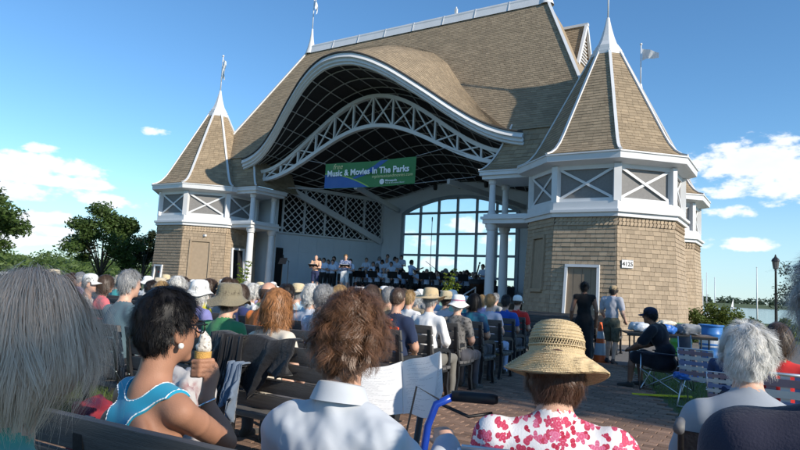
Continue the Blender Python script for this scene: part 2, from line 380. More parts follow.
# ------------------------------------------------------------------ vegetation
def leaf_cloud(C, Rd, n_per, size, flat=.0, shell=.55, seed=0):
    """leaf-sized faces filling ellipsoids; returns verts, quads, tint"""
    g = np.random.default_rng(seed); C = np.asarray(C, float); Rd = np.asarray(Rd, float)
    k = np.repeat(np.arange(len(C)), n_per); n = len(k)
    d = g.normal(size=(n, 3)); d /= np.linalg.norm(d, axis=1)[:, None]
    r = shell+(1-shell)*g.random(n)**.7
    P = C[k] + d*Rd[k]*r[:, None]*g.uniform(.8, 1.12, (n, 1))
    a = g.normal(size=(n, 3)); a[:, 2] *= .6; a /= np.linalg.norm(a, axis=1)[:, None]
    nn = d*.6+g.normal(size=(n, 3))*.7+np.array([0, 0, .3]); b = np.cross(nn, a); b /= np.linalg.norm(b, axis=1)[:, None]
    s = size*g.uniform(.6, 1.3, (n, 1))
    V = np.stack([P-a*s, P+b*s*.45, P+a*s, P-b*s*.45], 1).reshape(-1, 3)
    Fq = np.arange(n*4).reshape(-1, 4)
    ct = g.random(len(C))[k]
    return V, Fq, np.repeat(np.clip(.45*g.random(n)+.55*ct, 0, 1), 4)
BARK = mk('bark', (.10, .075, .055), rough=.95, var=.3, vs=12, bump=.8, bs=30)
LEAF = leafmat('leaf_green', (.062, .105, .026)); LEAFD = leafmat('leaf_dark', (.032, .046, .02)); LEAFY = leafmat('leaf_yellowgreen', (.10, .14, .03))
def tree(name, base, h_trunk, crown, size, n_per, leaf, label, cat='tree', group=None, seed=1, trunk_r=.14, lumps=26):
    """crown = (centre height, rx, ry, rz)"""
    g = random.Random(seed); o = empty(name, base, label=label, cat=cat, group=group)
    cz, rx, ry, rz = crown; m = MB()
    m.tube([(0, 0, -.1), (g.uniform(-.08, .08), 0, h_trunk*.5), (g.uniform(-.12, .12), g.uniform(-.1, .1), h_trunk), (0, 0, cz+rz*.4)], [trunk_r*1.3, trunk_r, trunk_r*.8, trunk_r*.2], 8)
    C = []; Rd = []
    for i in range(lumps):
        th = g.uniform(0, 2*math.pi); ph = math.acos(g.uniform(-.8, 1)); q = g.uniform(.45, .92)
        c = (rx*q*math.sin(ph)*math.cos(th), ry*q*math.sin(ph)*math.sin(th), cz+rz*q*math.cos(ph))
        k = g.uniform(.2, .36); C.append(c); Rd.append((rx*k, ry*k, rz*k*.9))
        if i % 2 == 0: m.tube([(0, 0, h_trunk*g.uniform(.7, 1.05)), (c[0]*.5, c[1]*.5, (h_trunk+c[2])*.5+.1*rz), c], [trunk_r*.45, trunk_r*.25, trunk_r*.08], 5)
    m.build('trunk', BARK, o, smooth=True)
    V, Fq, T = leaf_cloud(C, Rd, n_per, size, seed=seed, shell=.2)
    meshobj('crown', fast_mesh('crown', V, [Fq], leaf, tint=T), o)
    return o
def ground_at(x, D, y=300):
    p = at_depth(x, y, D); z = float(ground_z(p[0], p[1])); return (p[0], p[1], z)
tree('broadleaf_tree', ground_at(97, 45), 1.4, (4.0, 3.1, 3.1, 2.35), .13, 420, LEAF, 'round green broadleaf tree standing beyond the crowd beside the tower', seed=5, lumps=34)
tree('broadleaf_tree', ground_at(139, 49), 1.2, (3.3, 1.9, 1.9, 2.2), .13, 300, LEAFD, 'small dark purple-green tree next to the round green tree', seed=8, lumps=20)
tree('broadleaf_tree', ground_at(-42, 26), 1.4, (3.3, 3.1, 3.0, 1.8), .10, 420, LEAF, 'tree with loose drooping branches reaching over the parked shrubs by the lawn', seed=12, lumps=34)
tree('broadleaf_tree', ground_at(806, 31), 1.6, (2.6, 1.9, 1.9, 1.6), .07, 110, LEAFD, 'thin open-crowned tree beside the black lamp post', seed=15, trunk_r=.07, lumps=16)
def shrub(x, D, rx, rz, n_per, leaf, label, seed, size=.05, lumps=14, z0=None):
    g = random.Random(seed); b = ground_at(x, D); o = empty('shrub', b, label=label, cat='shrub', group=None); C = []; Rd = []; m = MB()
    for i in range(lumps):
        th = g.uniform(0, 6.28); q = g.uniform(.1, .8); zz = rz*g.uniform(.25, 1.5)*(1-.4*q)
        c = (rx*q*math.cos(th), rx*q*math.sin(th), zz); C.append(c); Rd.append((rx*.3, rx*.3, rz*.32))
        m.tube([(c[0]*.2, c[1]*.2, -.05), (c[0]*.6, c[1]*.6, zz*.6), c], [.018, .012, .004], 5)
    m.build('stem', BARK, o); V, Fq, T = leaf_cloud(C, Rd, n_per, size, seed=seed, shell=.1); meshobj('foliage', fast_mesh('foliage', V, [Fq], leaf, tint=T), o); return o
shrub(714, 23, 1.05, .95, 420, LEAFY, 'bright leafy shrub growing behind the blue barrel', 3, .06, 18)
shrub(688, 21.5, .45, .42, 250, LEAF, 'low tuft of shrub at the foot of the shingled turret', 4, .05)
shrub(752, 26, .8, .62, 300, LEAF, 'low green shrub on the lake bank', 6, .06)
shrub(790, 27, .9, .66, 300, LEAFY, 'yellow-green shrub under the thin tree by the lamp post', 7, .06)
# far woods: one mass each
C = []; Rd = []; g = random.Random(9)
for i in range(330):
    tx = g.uniform(-1.15, -.16); D = g.uniform(75, 260); x = tx*D; y = D
    h = g.uniform(1.1, 2.7)*(1+.4*(D > 150)); C.append((x, y, float(ground_z(x, y))+h*.55)); Rd.append((h*g.uniform(.8, 1.3), h*g.uniform(.8, 1.3), h*.75))
V, Fq, T = leaf_cloud(C, Rd, 170, .42, seed=2, shell=.7)
tag(meshobj('woodland', fast_mesh('woodland', V, [Fq], leafmat('leaf_wood', (.085, .13, .035)), tint=T)), 'mass of green shrubs and low trees on the hillside beyond the park', 'woodland', kind='stuff')
C = []; Rd = []
for i in range(420):
    tx = g.uniform(-.1, 1.5); D = g.uniform(1085, 1260); h = g.uniform(9, 17); C.append((tx*D, D, 1+h*.5)); Rd.append((h*.7, h*.7, h*.62))
V, Fq, T = leaf_cloud(C, Rd, 60, 3.2, seed=4, shell=.7)
tag(meshobj('woodland', fast_mesh('woodland', V, [Fq], leafmat('leaf_far', (.06, .088, .052)), tint=T)), 'dark wooded shore on the far side of the lake', 'woodland', kind='stuff')
# ------------------------------------------------------------------ shingles
def shingle_rows(rows, expo_w, proud, seed, wj=.25):
    """rows: list of (L0, R0, L1, R1, n_out) - lower-left, lower-right, upper-left, upper-right of each course; returns list of (verts, faces, tint)"""
    g = random.Random(seed); out = []
    F6 = [(0,1,5,4),(2,3,1,0),(2,0,4),(1,3,5)]
    for (L0, R0, L1, R1, no) in rows:
        L0, R0, L1, R1, no = [np.asarray(q, float) for q in (L0, R0, L1, R1, no)]
        ln = np.linalg.norm(R0-L0)
        if ln < .05: continue
        cuts = [0.]; x = g.uniform(.3, 1)*expo_w
        while x < ln-.03:
            cuts.append(x/ln); x += expo_w*g.uniform(1-wj, 1+wj)
        cuts.append(1.)
        for a, b in zip(cuts[:-1], cuts[1:]):
            gp = min(.004/ln, (b-a)*.1); a2, b2 = a+gp, b-gp; pr = proud*g.uniform(.88, 1.14); dz = g.uniform(-.02, .02)
            A0 = L0+(R0-L0)*a2; B0 = L0+(R0-L0)*b2; A1 = L1+(R1-L1)*a2; B1 = L1+(R1-L1)*b2
            A0 = A0+(A0-A1)*dz; B0 = B0+(B0-B1)*dz
            ex = .12
            out.append(([A0+no*pr, B0+no*pr, A0, B0, A1+(A1-A0)*ex+no*.001, B1+(B1-B0)*ex+no*.001], F6, g.random()))
    return out
def joined(pieces, name, mat, parent):
    n = len(pieces); V = np.array([p[0] for p in pieces]).reshape(-1, 3); b = (np.arange(n)*6)[:, None]
    Q = np.concatenate([b+np.array([0,1,5,4]), b+np.array([2,3,1,0])]); T3 = np.concatenate([b+np.array([2,0,4]), b+np.array([1,3,5])])
    return tag(meshobj(name, fast_mesh(name, V, [Q, T3], mat, tint=np.repeat([p[2] for p in pieces], 6)), parent), kind='stuff')
def lerp(a, b, t): return np.asarray(a, float)+(np.asarray(b, float)-np.asarray(a, float))*t

hall = empty('bandshell', HALL, -ANG, label='open-fronted bandshell with tan shingled hip roof and wavy white arch over the stage', cat='bandshell')
# ---- main roof: front slope with the eyebrow opening cut out
RZ, RW, RH = 15.1, 3.3, 7.1; EZ, EW = 7.9, 3.3-(15.1-7.9)*3.9/7.45
def roof_w(z): return RW-(RZ-z)*3.9/7.45
def hip_u(z): return RH+(RW-roof_w(z))*.92
CR = np.array([(0, 13.55), (.9, 13.42), (1.9, 12.9), (2.86, 12.13), (4.2, 10.5), (5.41, 9.22), (6.76, 8.1), (7.75, 7.62)])
FC = np.array([(0, 11.38), (.8, 11.31), (1.56, 11.06), (2.37, 10.65), (3.06, 10.2), (3.96, 9.58), (4.75, 9.0), (5.6, 8.44), (6.3, 8.07), (7.0, 7.82), (7.75, 7.66)])
def fasc_z(u):
    u = np.abs(u); xs = FC[:, 0]; zs = FC[:, 1]; e = .3
    return (np.interp(u, xs, zs)+np.interp(np.abs(u-e), xs, zs)+np.interp(np.minimum(u+e, 7.75), xs, zs)+2*np.interp(u, xs, zs))/5
def fasc(u, dz=0., dw=0.):
    z = float(fasc_z(u)); return np.array([u, -.6-.6*(z-7.6)+dw, z+dz])
def crease_z(u):
    u = abs(u); return float(np.interp(u, CR[:, 0], CR[:, 1]))
def crease_u(z): return float(np.interp(z, CR[::-1, 1], CR[::-1, 0])) if z < 13.55 else 0.
nF = np.array([0, -7.45, 3.9]); nF /= np.linalg.norm(nF)
mr = MB()   # backing sheet in strips each side of the eyebrow
zs = np.linspace(EZ, RZ, 40)
for s in (-1, 1):
    for a, b in zip(zs[:-1], zs[1:]):
        q = [np.array([s*crease_u(z), roof_w(z), z]) for z in (a, b)]+[np.array([s*hip_u(z), roof_w(z), z]) for z in (b, a)]
        q = [p-nF*.03 for p in q]; mr.add(q if s > 0 else q[::-1], [(0,1,2,3)] if s < 0 else [(3,2,1,0)])
# back slope and end slopes
HE = hip_u(EZ)
mr.add([(-RH, RW, RZ-.03), (RH, RW, RZ-.03), (HE+.3, 10.2, 7.0), (-HE-.3, 10.2, 7.0)], [(0,1,2,3)])
for s in (-1, 1): mr.add([(s*RH, RW, RZ-.03), (s*HE, EW, EZ), (s*(HE+.3), 10.2, 7.0)], [(0,1,2)])
main_roof = mr.build('main_roof', ROOF, hall)
rows = []; ex = .125; slope = math.hypot(7.45, 3.9)/7.45
n = int((RZ-EZ)*slope/ex)
for i in range(n):
    z0 = EZ+(RZ-EZ)*i/n; z1 = EZ+(RZ-EZ)*(i+1)/n
    for s in (-1, 1):
        i0, i1 = crease_u(z0), crease_u(z1); a0 = np.array([s*i0, roof_w(z0), z0]); b0 = np.array([s*hip_u(z0), roof_w(z0), z0]); a1 = np.array([s*i1, roof_w(z1), z1]); b1 = np.array([s*hip_u(z1), roof_w(z1), z1])
        rows.append((a0, b0, a1, b1, nF) if s > 0 else (b0, a0, b1, a1, nF))
joined(shingle_rows(rows, .25, .014, 1), 'shingle_cover', ROOF, main_roof)
# eyebrow over the arch
us = np.linspace(-7.75, 7.75, 90); NV = 30
def eye_pt(u, v):
    a = fasc(u, .02, -.05); c = np.array([u*1.0, roof_w(crease_z(u)), crease_z(u)]); p = a+(c-a)*v; p[2] += .25*math.sin(math.pi*v)*min(1, np.linalg.norm(c-a)/4); return p
m = MB(); m.grid([[eye_pt(u, v)+np.array([0, 0, -.03]) for v in np.linspace(0, 1, 9)] for u in us]); eyebrow = m.build('eyebrow_roof', ROOF, hall, smooth=True)
rows = []
uu = np.linspace(-7.6, 7.6, 46)
for i in range(NV):
    v0, v1 = i/NV, (i+1)/NV
    for a, b in zip(uu[:-1], uu[1:]):
        if np.linalg.norm(eye_pt((a+b)/2, 1)-eye_pt((a+b)/2, 0)) < .5: continue
        p, q, r_, t_ = eye_pt(a, v0), eye_pt(b, v0), eye_pt(a, v1), eye_pt(b, v1)
        nn = np.cross(q-p, r_-p); nn /= np.linalg.norm(nn)+1e-9; rows.append((p, q, r_, t_, nn))
joined(shingle_rows(rows, .25, .013, 2), 'shingle_cover', ROOF, eyebrow)
# ridge and hip caps
m = MB(); m.sweep([(-RH-.1, RW, RZ+.02), (RH+.1, RW, RZ+.02)], .3, .1)
m.add([(-RH, RW-.26, RZ-.36), (RH, RW-.26, RZ-.36), (RH, RW-.1, RZ+.16), (-RH, RW-.1, RZ+.16), (-RH, RW+.26, RZ-.36), (RH, RW+.26, RZ-.36), (RH, RW+.1, RZ+.16), (-RH, RW+.1, RZ+.16)], [(0,1,2,3),(3,2,6,7),(7,6,5,4),(0,3,7,4),(1,5,6,2)])
ridge = m.build('ridge_cap', WHITE, main_roof)
for k in range(1, 8):
    x = -RH+k*2*RH/8; q = MB(); q.add([(x-.012, RW-.29, RZ-.36), (x+.012, RW-.29, RZ-.36), (x+.012, RW-.12, RZ+.175), (x-.012, RW-.12, RZ+.175)], [(0,1,2,3)])
    q.bar((x, RW-.275, RZ-.36), (x, RW-.115, RZ+.165), .02, .03, up=(1, 0, 0)); q.build('seam', mk('seam_grey', (.55, .57, .6), rough=.5), main_roof)
for s in (-1, 1):
    m = MB(); N = 34
    m.sweep([(s*hip_u(z), roof_w(z)-.02, z+.05) for z in np.linspace(EZ, RZ-.2, 12)], .12, .07, up=(0, -.6, .8)); m.build('hip_cap', WHITE, main_roof)
    m = MB(); m.lathe([(.34, -.4), (.22, .0), (.13, .4), (.08, .8), (.05, 1.15), (.0, 1.2)], 12, (s*(RH+.02), RW, RZ+.05), caps=False); m.build('finial', WHITE, main_roof, smooth=True)
    m = MB(); m.tube([(s*(RH+.02), RW, RZ+1.1), (s*(RH+.02), RW, RZ+3.4)], .028, 8); m.lathe([(0, 0), (.06, .03), (.075, .075), (.06, .12), (0, .15)], 10, (s*(RH+.02), RW, RZ+3.38), caps=False); m.build('flagpole', WHITE, main_roof, smooth=True)
    def flag_pts(o, L, h, droop, n=8):
        return [[(o[0]+.05+L*i/n*(1-droop)+.03*math.sin(i*1.7+k), o[1]+.09*math.sin(i*1.2+k*.5), o[2]-h*k/4-droop*L*(i/n)**1.2) for k in range(5)] for i in range(n+1)]
    FLAG = cloth('flag_cloth', (.75, .77, .78))
    m = MB(); m.grid(flag_pts((s*(RH+.02), RW, RZ+3.2), 1.0, .55, .75)); f_ = m.build('flag', FLAG, main_roof, smooth=True)
m = MB(); m.tube([(2.4, RW, RZ+.1), (2.4, RW, RZ+.55)], .035, 8); m.box((2.4, RW, RZ+.3), (.12, .12, .3)); m.build('lightning_rod', WHITE, main_roof)
# louvred gablet on the east end slope
def gablet():
    g_ = MB(); z0, z1 = 11.6, 13.75; u0, u1 = 6.9, 8.75; wc, hw = 4.1, 1.15
    g_.add([(u0, wc-hw, z0), (u1, wc-hw, z0), (u1, wc, z1), (u0, wc, z1), (u0, wc+hw, z0), (u1, wc+hw, z0)], [(0,1,2,3),(3,2,5,4)]); o = g_.build('gablet', ROOF, hall)
    rws = []; nn = np.array([0, -(z1-z0), hw]); nn = nn/np.linalg.norm(nn)
    for i in range(20): rws.append(((u0, wc-hw+hw*i/20, z0+(z1-z0)*i/20), (u1, wc-hw+hw*i/20, z0+(z1-z0)*i/20), (u0, wc-hw+hw*(i+1)/20, z0+(z1-z0)*(i+1)/20), (u1, wc-hw+hw*(i+1)/20, z0+(z1-z0)*(i+1)/20), nn))
    joined(shingle_rows(rws, .3, .02, 5), 'shingle_cover', ROOF, o)
    q = MB(); q.add([(u1-.15, wc-hw, z0), (u1-.15, wc+hw, z0), (u1-.15, wc, z1)], [(0,1,2)]); q.build('gable_wall', SHING, o)
    q = MB(); q.bar((u1, wc-hw-.05, z0-.05), (u1, wc, z1+.05), .12, .16); q.bar((u1, wc+hw+.05, z0-.05), (u1, wc, z1+.05), .12, .16); q.sweep([(u0-.3, wc, z1+.05), (u1+.08, wc, z1+.05)], .2, .12); q.build('bargeboard', WHITE, o)
    for i in range(8): q = MB(); q.box((u1-.1, wc, z0+.35+i*.16), (.05, 1.25*(1-i*.09), .05)); q.build('louvre', WHITE, o)
gablet()
# ---- white arch fascia (three stepped mouldings)
for dz, dw, h, w, nm in [(-.10, -.06, .20, .16, 'fascia'), (-.27, .0, .16, .12, 'fascia'), (-.40, .06, .12, .10, 'fascia')]:
    m = MB(); m.sweep([fasc(u, dz, dw) for u in us], w, h, up=(0, .3, 1)); m.build(nm, WHITE, hall, angle=50)
m = MB(); m.sweep([fasc(u, .035, -.08) for u in us], .2, .05, up=(0, .3, 1)); m.build('drip_edge', mk('drip_edge', (.05, .045, .04)), hall)
# ---- ceiling: dark boards with a pale batten grid
def truss_top(u): 
    t = abs(u)/7.0; return 7.15+3.2*(0.5+.5*math.cos(math.pi*min(t, 1)))**.92
def truss_bot(u):
    t = abs(u)/6.9; return 6.72+2.2*(0.5+.5*math.cos(math.pi*min(t, 1)))**.95
def ceil_pt(s, v):
    """s -1..1 across, v 0..3 front to back"""
    a = fasc(s*7.7, -.42, .12); b = np.array([s*8.2, .3, truss_top(s*7.0)+.35]); c = np.array([s*7.0, 4.6, 7.15+1.9*(.5+.5*math.cos(math.pi*s))]); d = np.array([s*5.35, 9.05, 6.95+.85*(.5+.5*math.cos(math.pi*s))])
    K = [a, b, c, d]; i = min(int(v), 2); return K[i]+(K[i+1]-K[i])*(v-i)
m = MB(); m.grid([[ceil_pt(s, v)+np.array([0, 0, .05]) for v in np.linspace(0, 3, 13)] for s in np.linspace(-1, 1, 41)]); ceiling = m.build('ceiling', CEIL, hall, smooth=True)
for s in np.linspace(-1, 1, 19):
    m = MB(); m.sweep([ceil_pt(s, v) for v in np.linspace(0, 3, 13)], .035, .035); m.build('batten', BATT, ceiling)
for v in list(np.linspace(.15, .85, 3))+list(np.linspace(1.05, 2.95, 9)):
    m = MB(); m.sweep([ceil_pt(s, v)+np.array([0, 0, -.012]) for s in np.linspace(-1, 1, 31)], .035, .035, up=(0, .2, 1)); m.build('batten', BATT, ceiling)
# ---- arched truss
tx_ = np.linspace(-7.0, 7.0, 49)
m = MB(); m.sweep([(u, .0, truss_top(u)) for u in tx_], .22, .17, up=(0, 0, 1)); truss = m.build('arch_truss', WHITE, hall, angle=40)
m = MB(); m.sweep([(u, .0, truss_bot(u)) for u in tx_], .22, .17, up=(0, 0, 1)); m.build('lower_chord', WHITE, truss, angle=40)
px_ = np.linspace(-6.8, 6.8, 13)
for i, u in enumerate(px_):
    m = MB(); m.bar((u, 0, truss_bot(u)), (u, 0, truss_top(u)), .08, .11, up=(0, 1, 0)); m.build('web_post', WHITE, truss)
    if i < 12:
        v = px_[i+1]
        for dw, (p, q) in ((-.025, (truss_bot(u), truss_top(v))), (.025, (truss_top(u), truss_bot(v)))):
            m = MB(); m.bar((u, dw, p), (v, dw, q), .06, .065, up=(0, 1, 0)); m.build('web_brace', WHITE, truss)
# ---- raking beams under the ceiling
for s in (-1, 1):
    for p, q, w_, h_ in [((s*7.75, 1.7, 7.05), (s*5.25, 8.8, 4.25), .22, .34), ((s*2.75, 2.6, 6.6), (s*4.1, 8.9, 6.2), .18, .26), ((s*8.0, 2.5, 6.95), (s*5.35, 8.9, 6.85), .16, .2)]:
        m = MB(); m.bar(p, q, w_, h_); m.build('raking_beam', WHITE, hall)
# ---- side walls: panelled below, lattice above
STG = 1.05
PANEL = mk('stage_wall_paint', (.62, .67, .72), rough=.6, var=.04, vs=2)
for s in (-1, 1):
    A0 = np.array([s*8.0, 2.76, 0]); B0 = np.array([s*5.3, 9.0, 0]); L = np.linalg.norm(B0-A0); e = (B0-A0)/L; nin = np.array([-s*e[1]*s*1., s*e[0]*s*1., 0]); nin = np.array([-e[1], e[0], 0]) if s > 0 else np.array([e[1], -e[0], 0])
    if (nin@np.array([-s, 0, 0])) < 0: nin = -nin
    def wp(t, z, d=0.): return A0+e*t+nin*d+np.array([0, 0, z])
    m = MB(); m.hexa([wp(-.3, .2, -.15), wp(L, .2, -.15), wp(L, .2), wp(-.3, .2), wp(-.3, 4.2, -.15), wp(L, 4.2, -.15), wp(L, 4.2), wp(-.3, 4.2)]); sw = m.build('side_wall', PANEL, hall)
    for k in range(6):
        a = k*L/6+.05; b = (k+1)*L/6-.05
        for z0, z1 in ((STG+.12, 3.1), (3.2, 4.05)):
            m = MB(); m.hexa([wp(a, z0, .002), wp(b, z0, .002), wp(b, z0, .03), wp(a, z0, .03), wp(a, z1, .002), wp(b, z1, .002), wp(b, z1, .03), wp(a, z1, .03)]); m.build('panel', PANEL, sw)
    m = MB(); m.bar(wp(-.3, 4.24, .03), wp(L, 4.24, .03), .16, .1); m.build('wall_cap', WHITE, sw)
    m = MB(); m.add([wp(-.4, 4.2, -.55), wp(L+1.2, 4.2, -.55), wp(L+1.2, 7.6, -.55), wp(-.4, 7.6, -.55)], [(0,1,2,3)]); m.build('shadow_board', DARK, sw)  # near-black sheet stands in for the shade seen through the lattice
    lat = MB(); lat.bar(wp(-.3, 6.9, 0), wp(L, 6.9, 0), .1, .12); lat = lat.build('lattice', WHITE, hall)
    z0, z1, pt = 4.3, 6.85, .42; H_ = z1-z0
    for sg in (1, -1):
        t0 = -H_ if sg > 0 else 0
        for k in range(int((L+H_)/pt)+1):
            ta = t0+k*pt; tb = ta+H_ if sg > 0 else ta-H_
            pa, pb = (ta, z0), (tb, z1); q = []
            lo, hi = 0., 1.
            for lim, sgn in ((0, 1), (L, -1)):   # clip to the bay
                fa = sgn*(pa[0]-lim); fb = sgn*(pb[0]-lim)
                if fa < 0 and fb < 0: lo = 2
                elif fa < 0: lo = max(lo, fa/(fa-fb))
                elif fb < 0: hi = min(hi, fa/(fa-fb))
            if lo >= hi: continue
            P = [(pa[0]+(pb[0]-pa[0])*x, pa[1]+(pb[1]-pa[1])*x) for x in (lo, hi)]
            m = MB(); m.bar(wp(P[0][0], P[0][1], .012*sg), wp(P[1][0], P[1][1], .012*sg), .05, .02, up=tuple(nin)); m.build('lattice_strip', WHITE, lat)
    for k in range(6):
        t = .05+k*(L-.1)/5; m = MB(); m.bar(wp(t, 4.25, .03), wp(t, 6.95, .03), .1, .09, up=tuple(nin)); m.build('lattice_post', WHITE, lat)
# ---- back wall with the arched window
BW = 9.0; hwid = 3.75; spr, top_ = 6.02, 6.95
def arch_z(u): return spr+(top_-spr)*(1-(u/hwid)**2)
m = MB()
for s in (-1, 1): m.hexa([(s*hwid if s > 0 else -5.45, BW, .2), (5.45 if s > 0 else -hwid, BW, .2), (5.45 if s > 0 else -hwid, BW+.2, .2), (s*hwid if s > 0 else -5.45, BW+.2, .2), (s*hwid if s > 0 else -5.45, BW, 7.9), (5.45 if s > 0 else -hwid, BW, 7.9), (5.45 if s > 0 else -hwid, BW+.2, 7.9), (s*hwid if s > 0 else -5.45, BW+.2, 7.9)])
ua = np.linspace(-hwid, hwid, 25)
for a, b in zip(ua[:-1], ua[1:]): m.hexa([(a, BW, arch_z(a)), (b, BW, arch_z(b)), (b, BW+.2, arch_z(b)), (a, BW+.2, arch_z(a)), (a, BW, 8.0), (b, BW, 8.0), (b, BW+.2, 8.0), (a, BW+.2, 8.0)])
m.box((0, BW+.1, .65), (2*hwid, .2, .9)); bwall = m.build('back_wall', PANEL, hall)
FRAME = mk('window_frame', (.30, .36, .42), rough=.5)
m = MB(); m.sweep([(-hwid, BW-.02, 1.1)]+[(u, BW-.02, arch_z(u)) for u in ua]+[(hwid, BW-.02, 1.1)], .2, .16, up=(0, 1, 0)); win = m.build('window', FRAME, hall)
GLASS = bpy.data.materials.new('window_glass'); GLASS.use_nodes = True; t = GLASS.node_tree; t.nodes.remove(t.nodes['Principled BSDF'])
gl = t.nodes.new('ShaderNodeBsdfGlossy'); gl.inputs['Roughness'].default_value = .03; tr = t.nodes.new('ShaderNodeBsdfTransparent'); tr.inputs[0].default_value = (.93, .97, .98, 1)
fr = t.nodes.new('ShaderNodeFresnel'); fr.inputs[0].default_value = 1.45; ms = t.nodes.new('ShaderNodeMixShader'); t.links.new(fr.outputs[0], ms.inputs[0]); t.links.new(tr.outputs[0], ms.inputs[1]); t.links.new(gl.outputs[0], ms.inputs[2]); t.links.new(ms.outputs[0], t.nodes['Material Output'].inputs[0])
zb = [1.1, 2.22, 3.48, 4.74, 6.0]; ub = np.linspace(-hwid, hwid, 7)
for u in ub[1:-1]: m = MB(); m.bar((u, BW-.03, 1.1), (u, BW-.03, arch_z(u)), .12, .14, up=(0, 1, 0)); m.build('mullion', FRAME, win)
for z in zb[1:]:
    x = hwid if z < spr else hwid-.02
    m = MB(); m.bar((-x, BW-.035, z), (x, BW-.035, z), .13, .12, up=(0, 1, 0)); m.build('transom', FRAME, win)
for i in range(6):
    for j in range(5):
        a, b = ub[i], ub[i+1]; lo = zb[j]; hi = zb[j+1] if j < 4 else None
        if hi is None: xs_ = np.linspace(a, b, 5); pts = [(a, BW+.02, min(lo, arch_z(a))), (b, BW+.02, min(lo, arch_z(b)))]+[(x, BW+.02, arch_z(x)) for x in xs_[::-1]]
        else: pts = [(a, BW+.02, lo), (b, BW+.02, lo), (b, BW+.02, min(hi, arch_z(b)+.2)), (a, BW+.02, min(hi, arch_z(a)+.2))]
        m = MB(); m.add(pts, [tuple(range(len(pts)))]); m.build('pane', GLASS, win)
# ---- stage
STAGE = mk('stage_boards', (.16, .13, .10), rough=.7, var=.2, vs=5, stretch=(1, 12, 1))
sp = [(-7.4, -1.3), (7.4, -1.3), (8.1, 2.8), (5.4, 9.1), (-5.4, 9.1), (-8.1, 2.8)]
m = MB(); m.poly([(u, w, STG) for u, w in sp], STG+.1, (0, 0, 1)); m.build('stage', STAGE, hall)
m = MB(); m.bar((-7.4, -1.34, STG-.1), (7.4, -1.34, STG-.1), .08, .22); m.build('stage_edge', mk('stage_edge', (.32, .23, .14), rough=.7), hall)
for w_, z_, u0, u1 in [(5.2, .25, -4.8, 4.6), (6.2, .5, -4.4, 4.4), (7.2, .75, -4.0, 4.0)]:
    m = MB(); m.box(((u0+u1)/2, w_+.5, STG+z_/2+.002), (u1-u0, 1.0, z_)); m.build('riser', BLACKP, hall)
for s, sh in ((1, -.35), (-1, 0)):   # black stage doors beside the porches
    m = MB(); m.box((s*7.75, 2.35, STG+1.15), (.1, .8, 2.3)); m.build('stage_door', DARK, hall)
# spotlights under the ceiling
for u in (-2.4, -.8, .8, 2.4, 4.0):
    m = MB(); m.lathe([(.09, 0), (.12, .1), (.12, .3), (.06, .36)], 10, (u, 7.6, 7.15)); m.bar((u, 7.6, 7.4), (u, 7.6, 8.0), .03, .03, up=(1, 0, 0)); m.build('stage_lamp', BLACKP, hall)
m = MB(); m.tube([(-5.0, 7.6, 7.55), (5.0, 7.6, 7.55)], .03, 6); m.build('lamp_bar', BLACKP, hall)
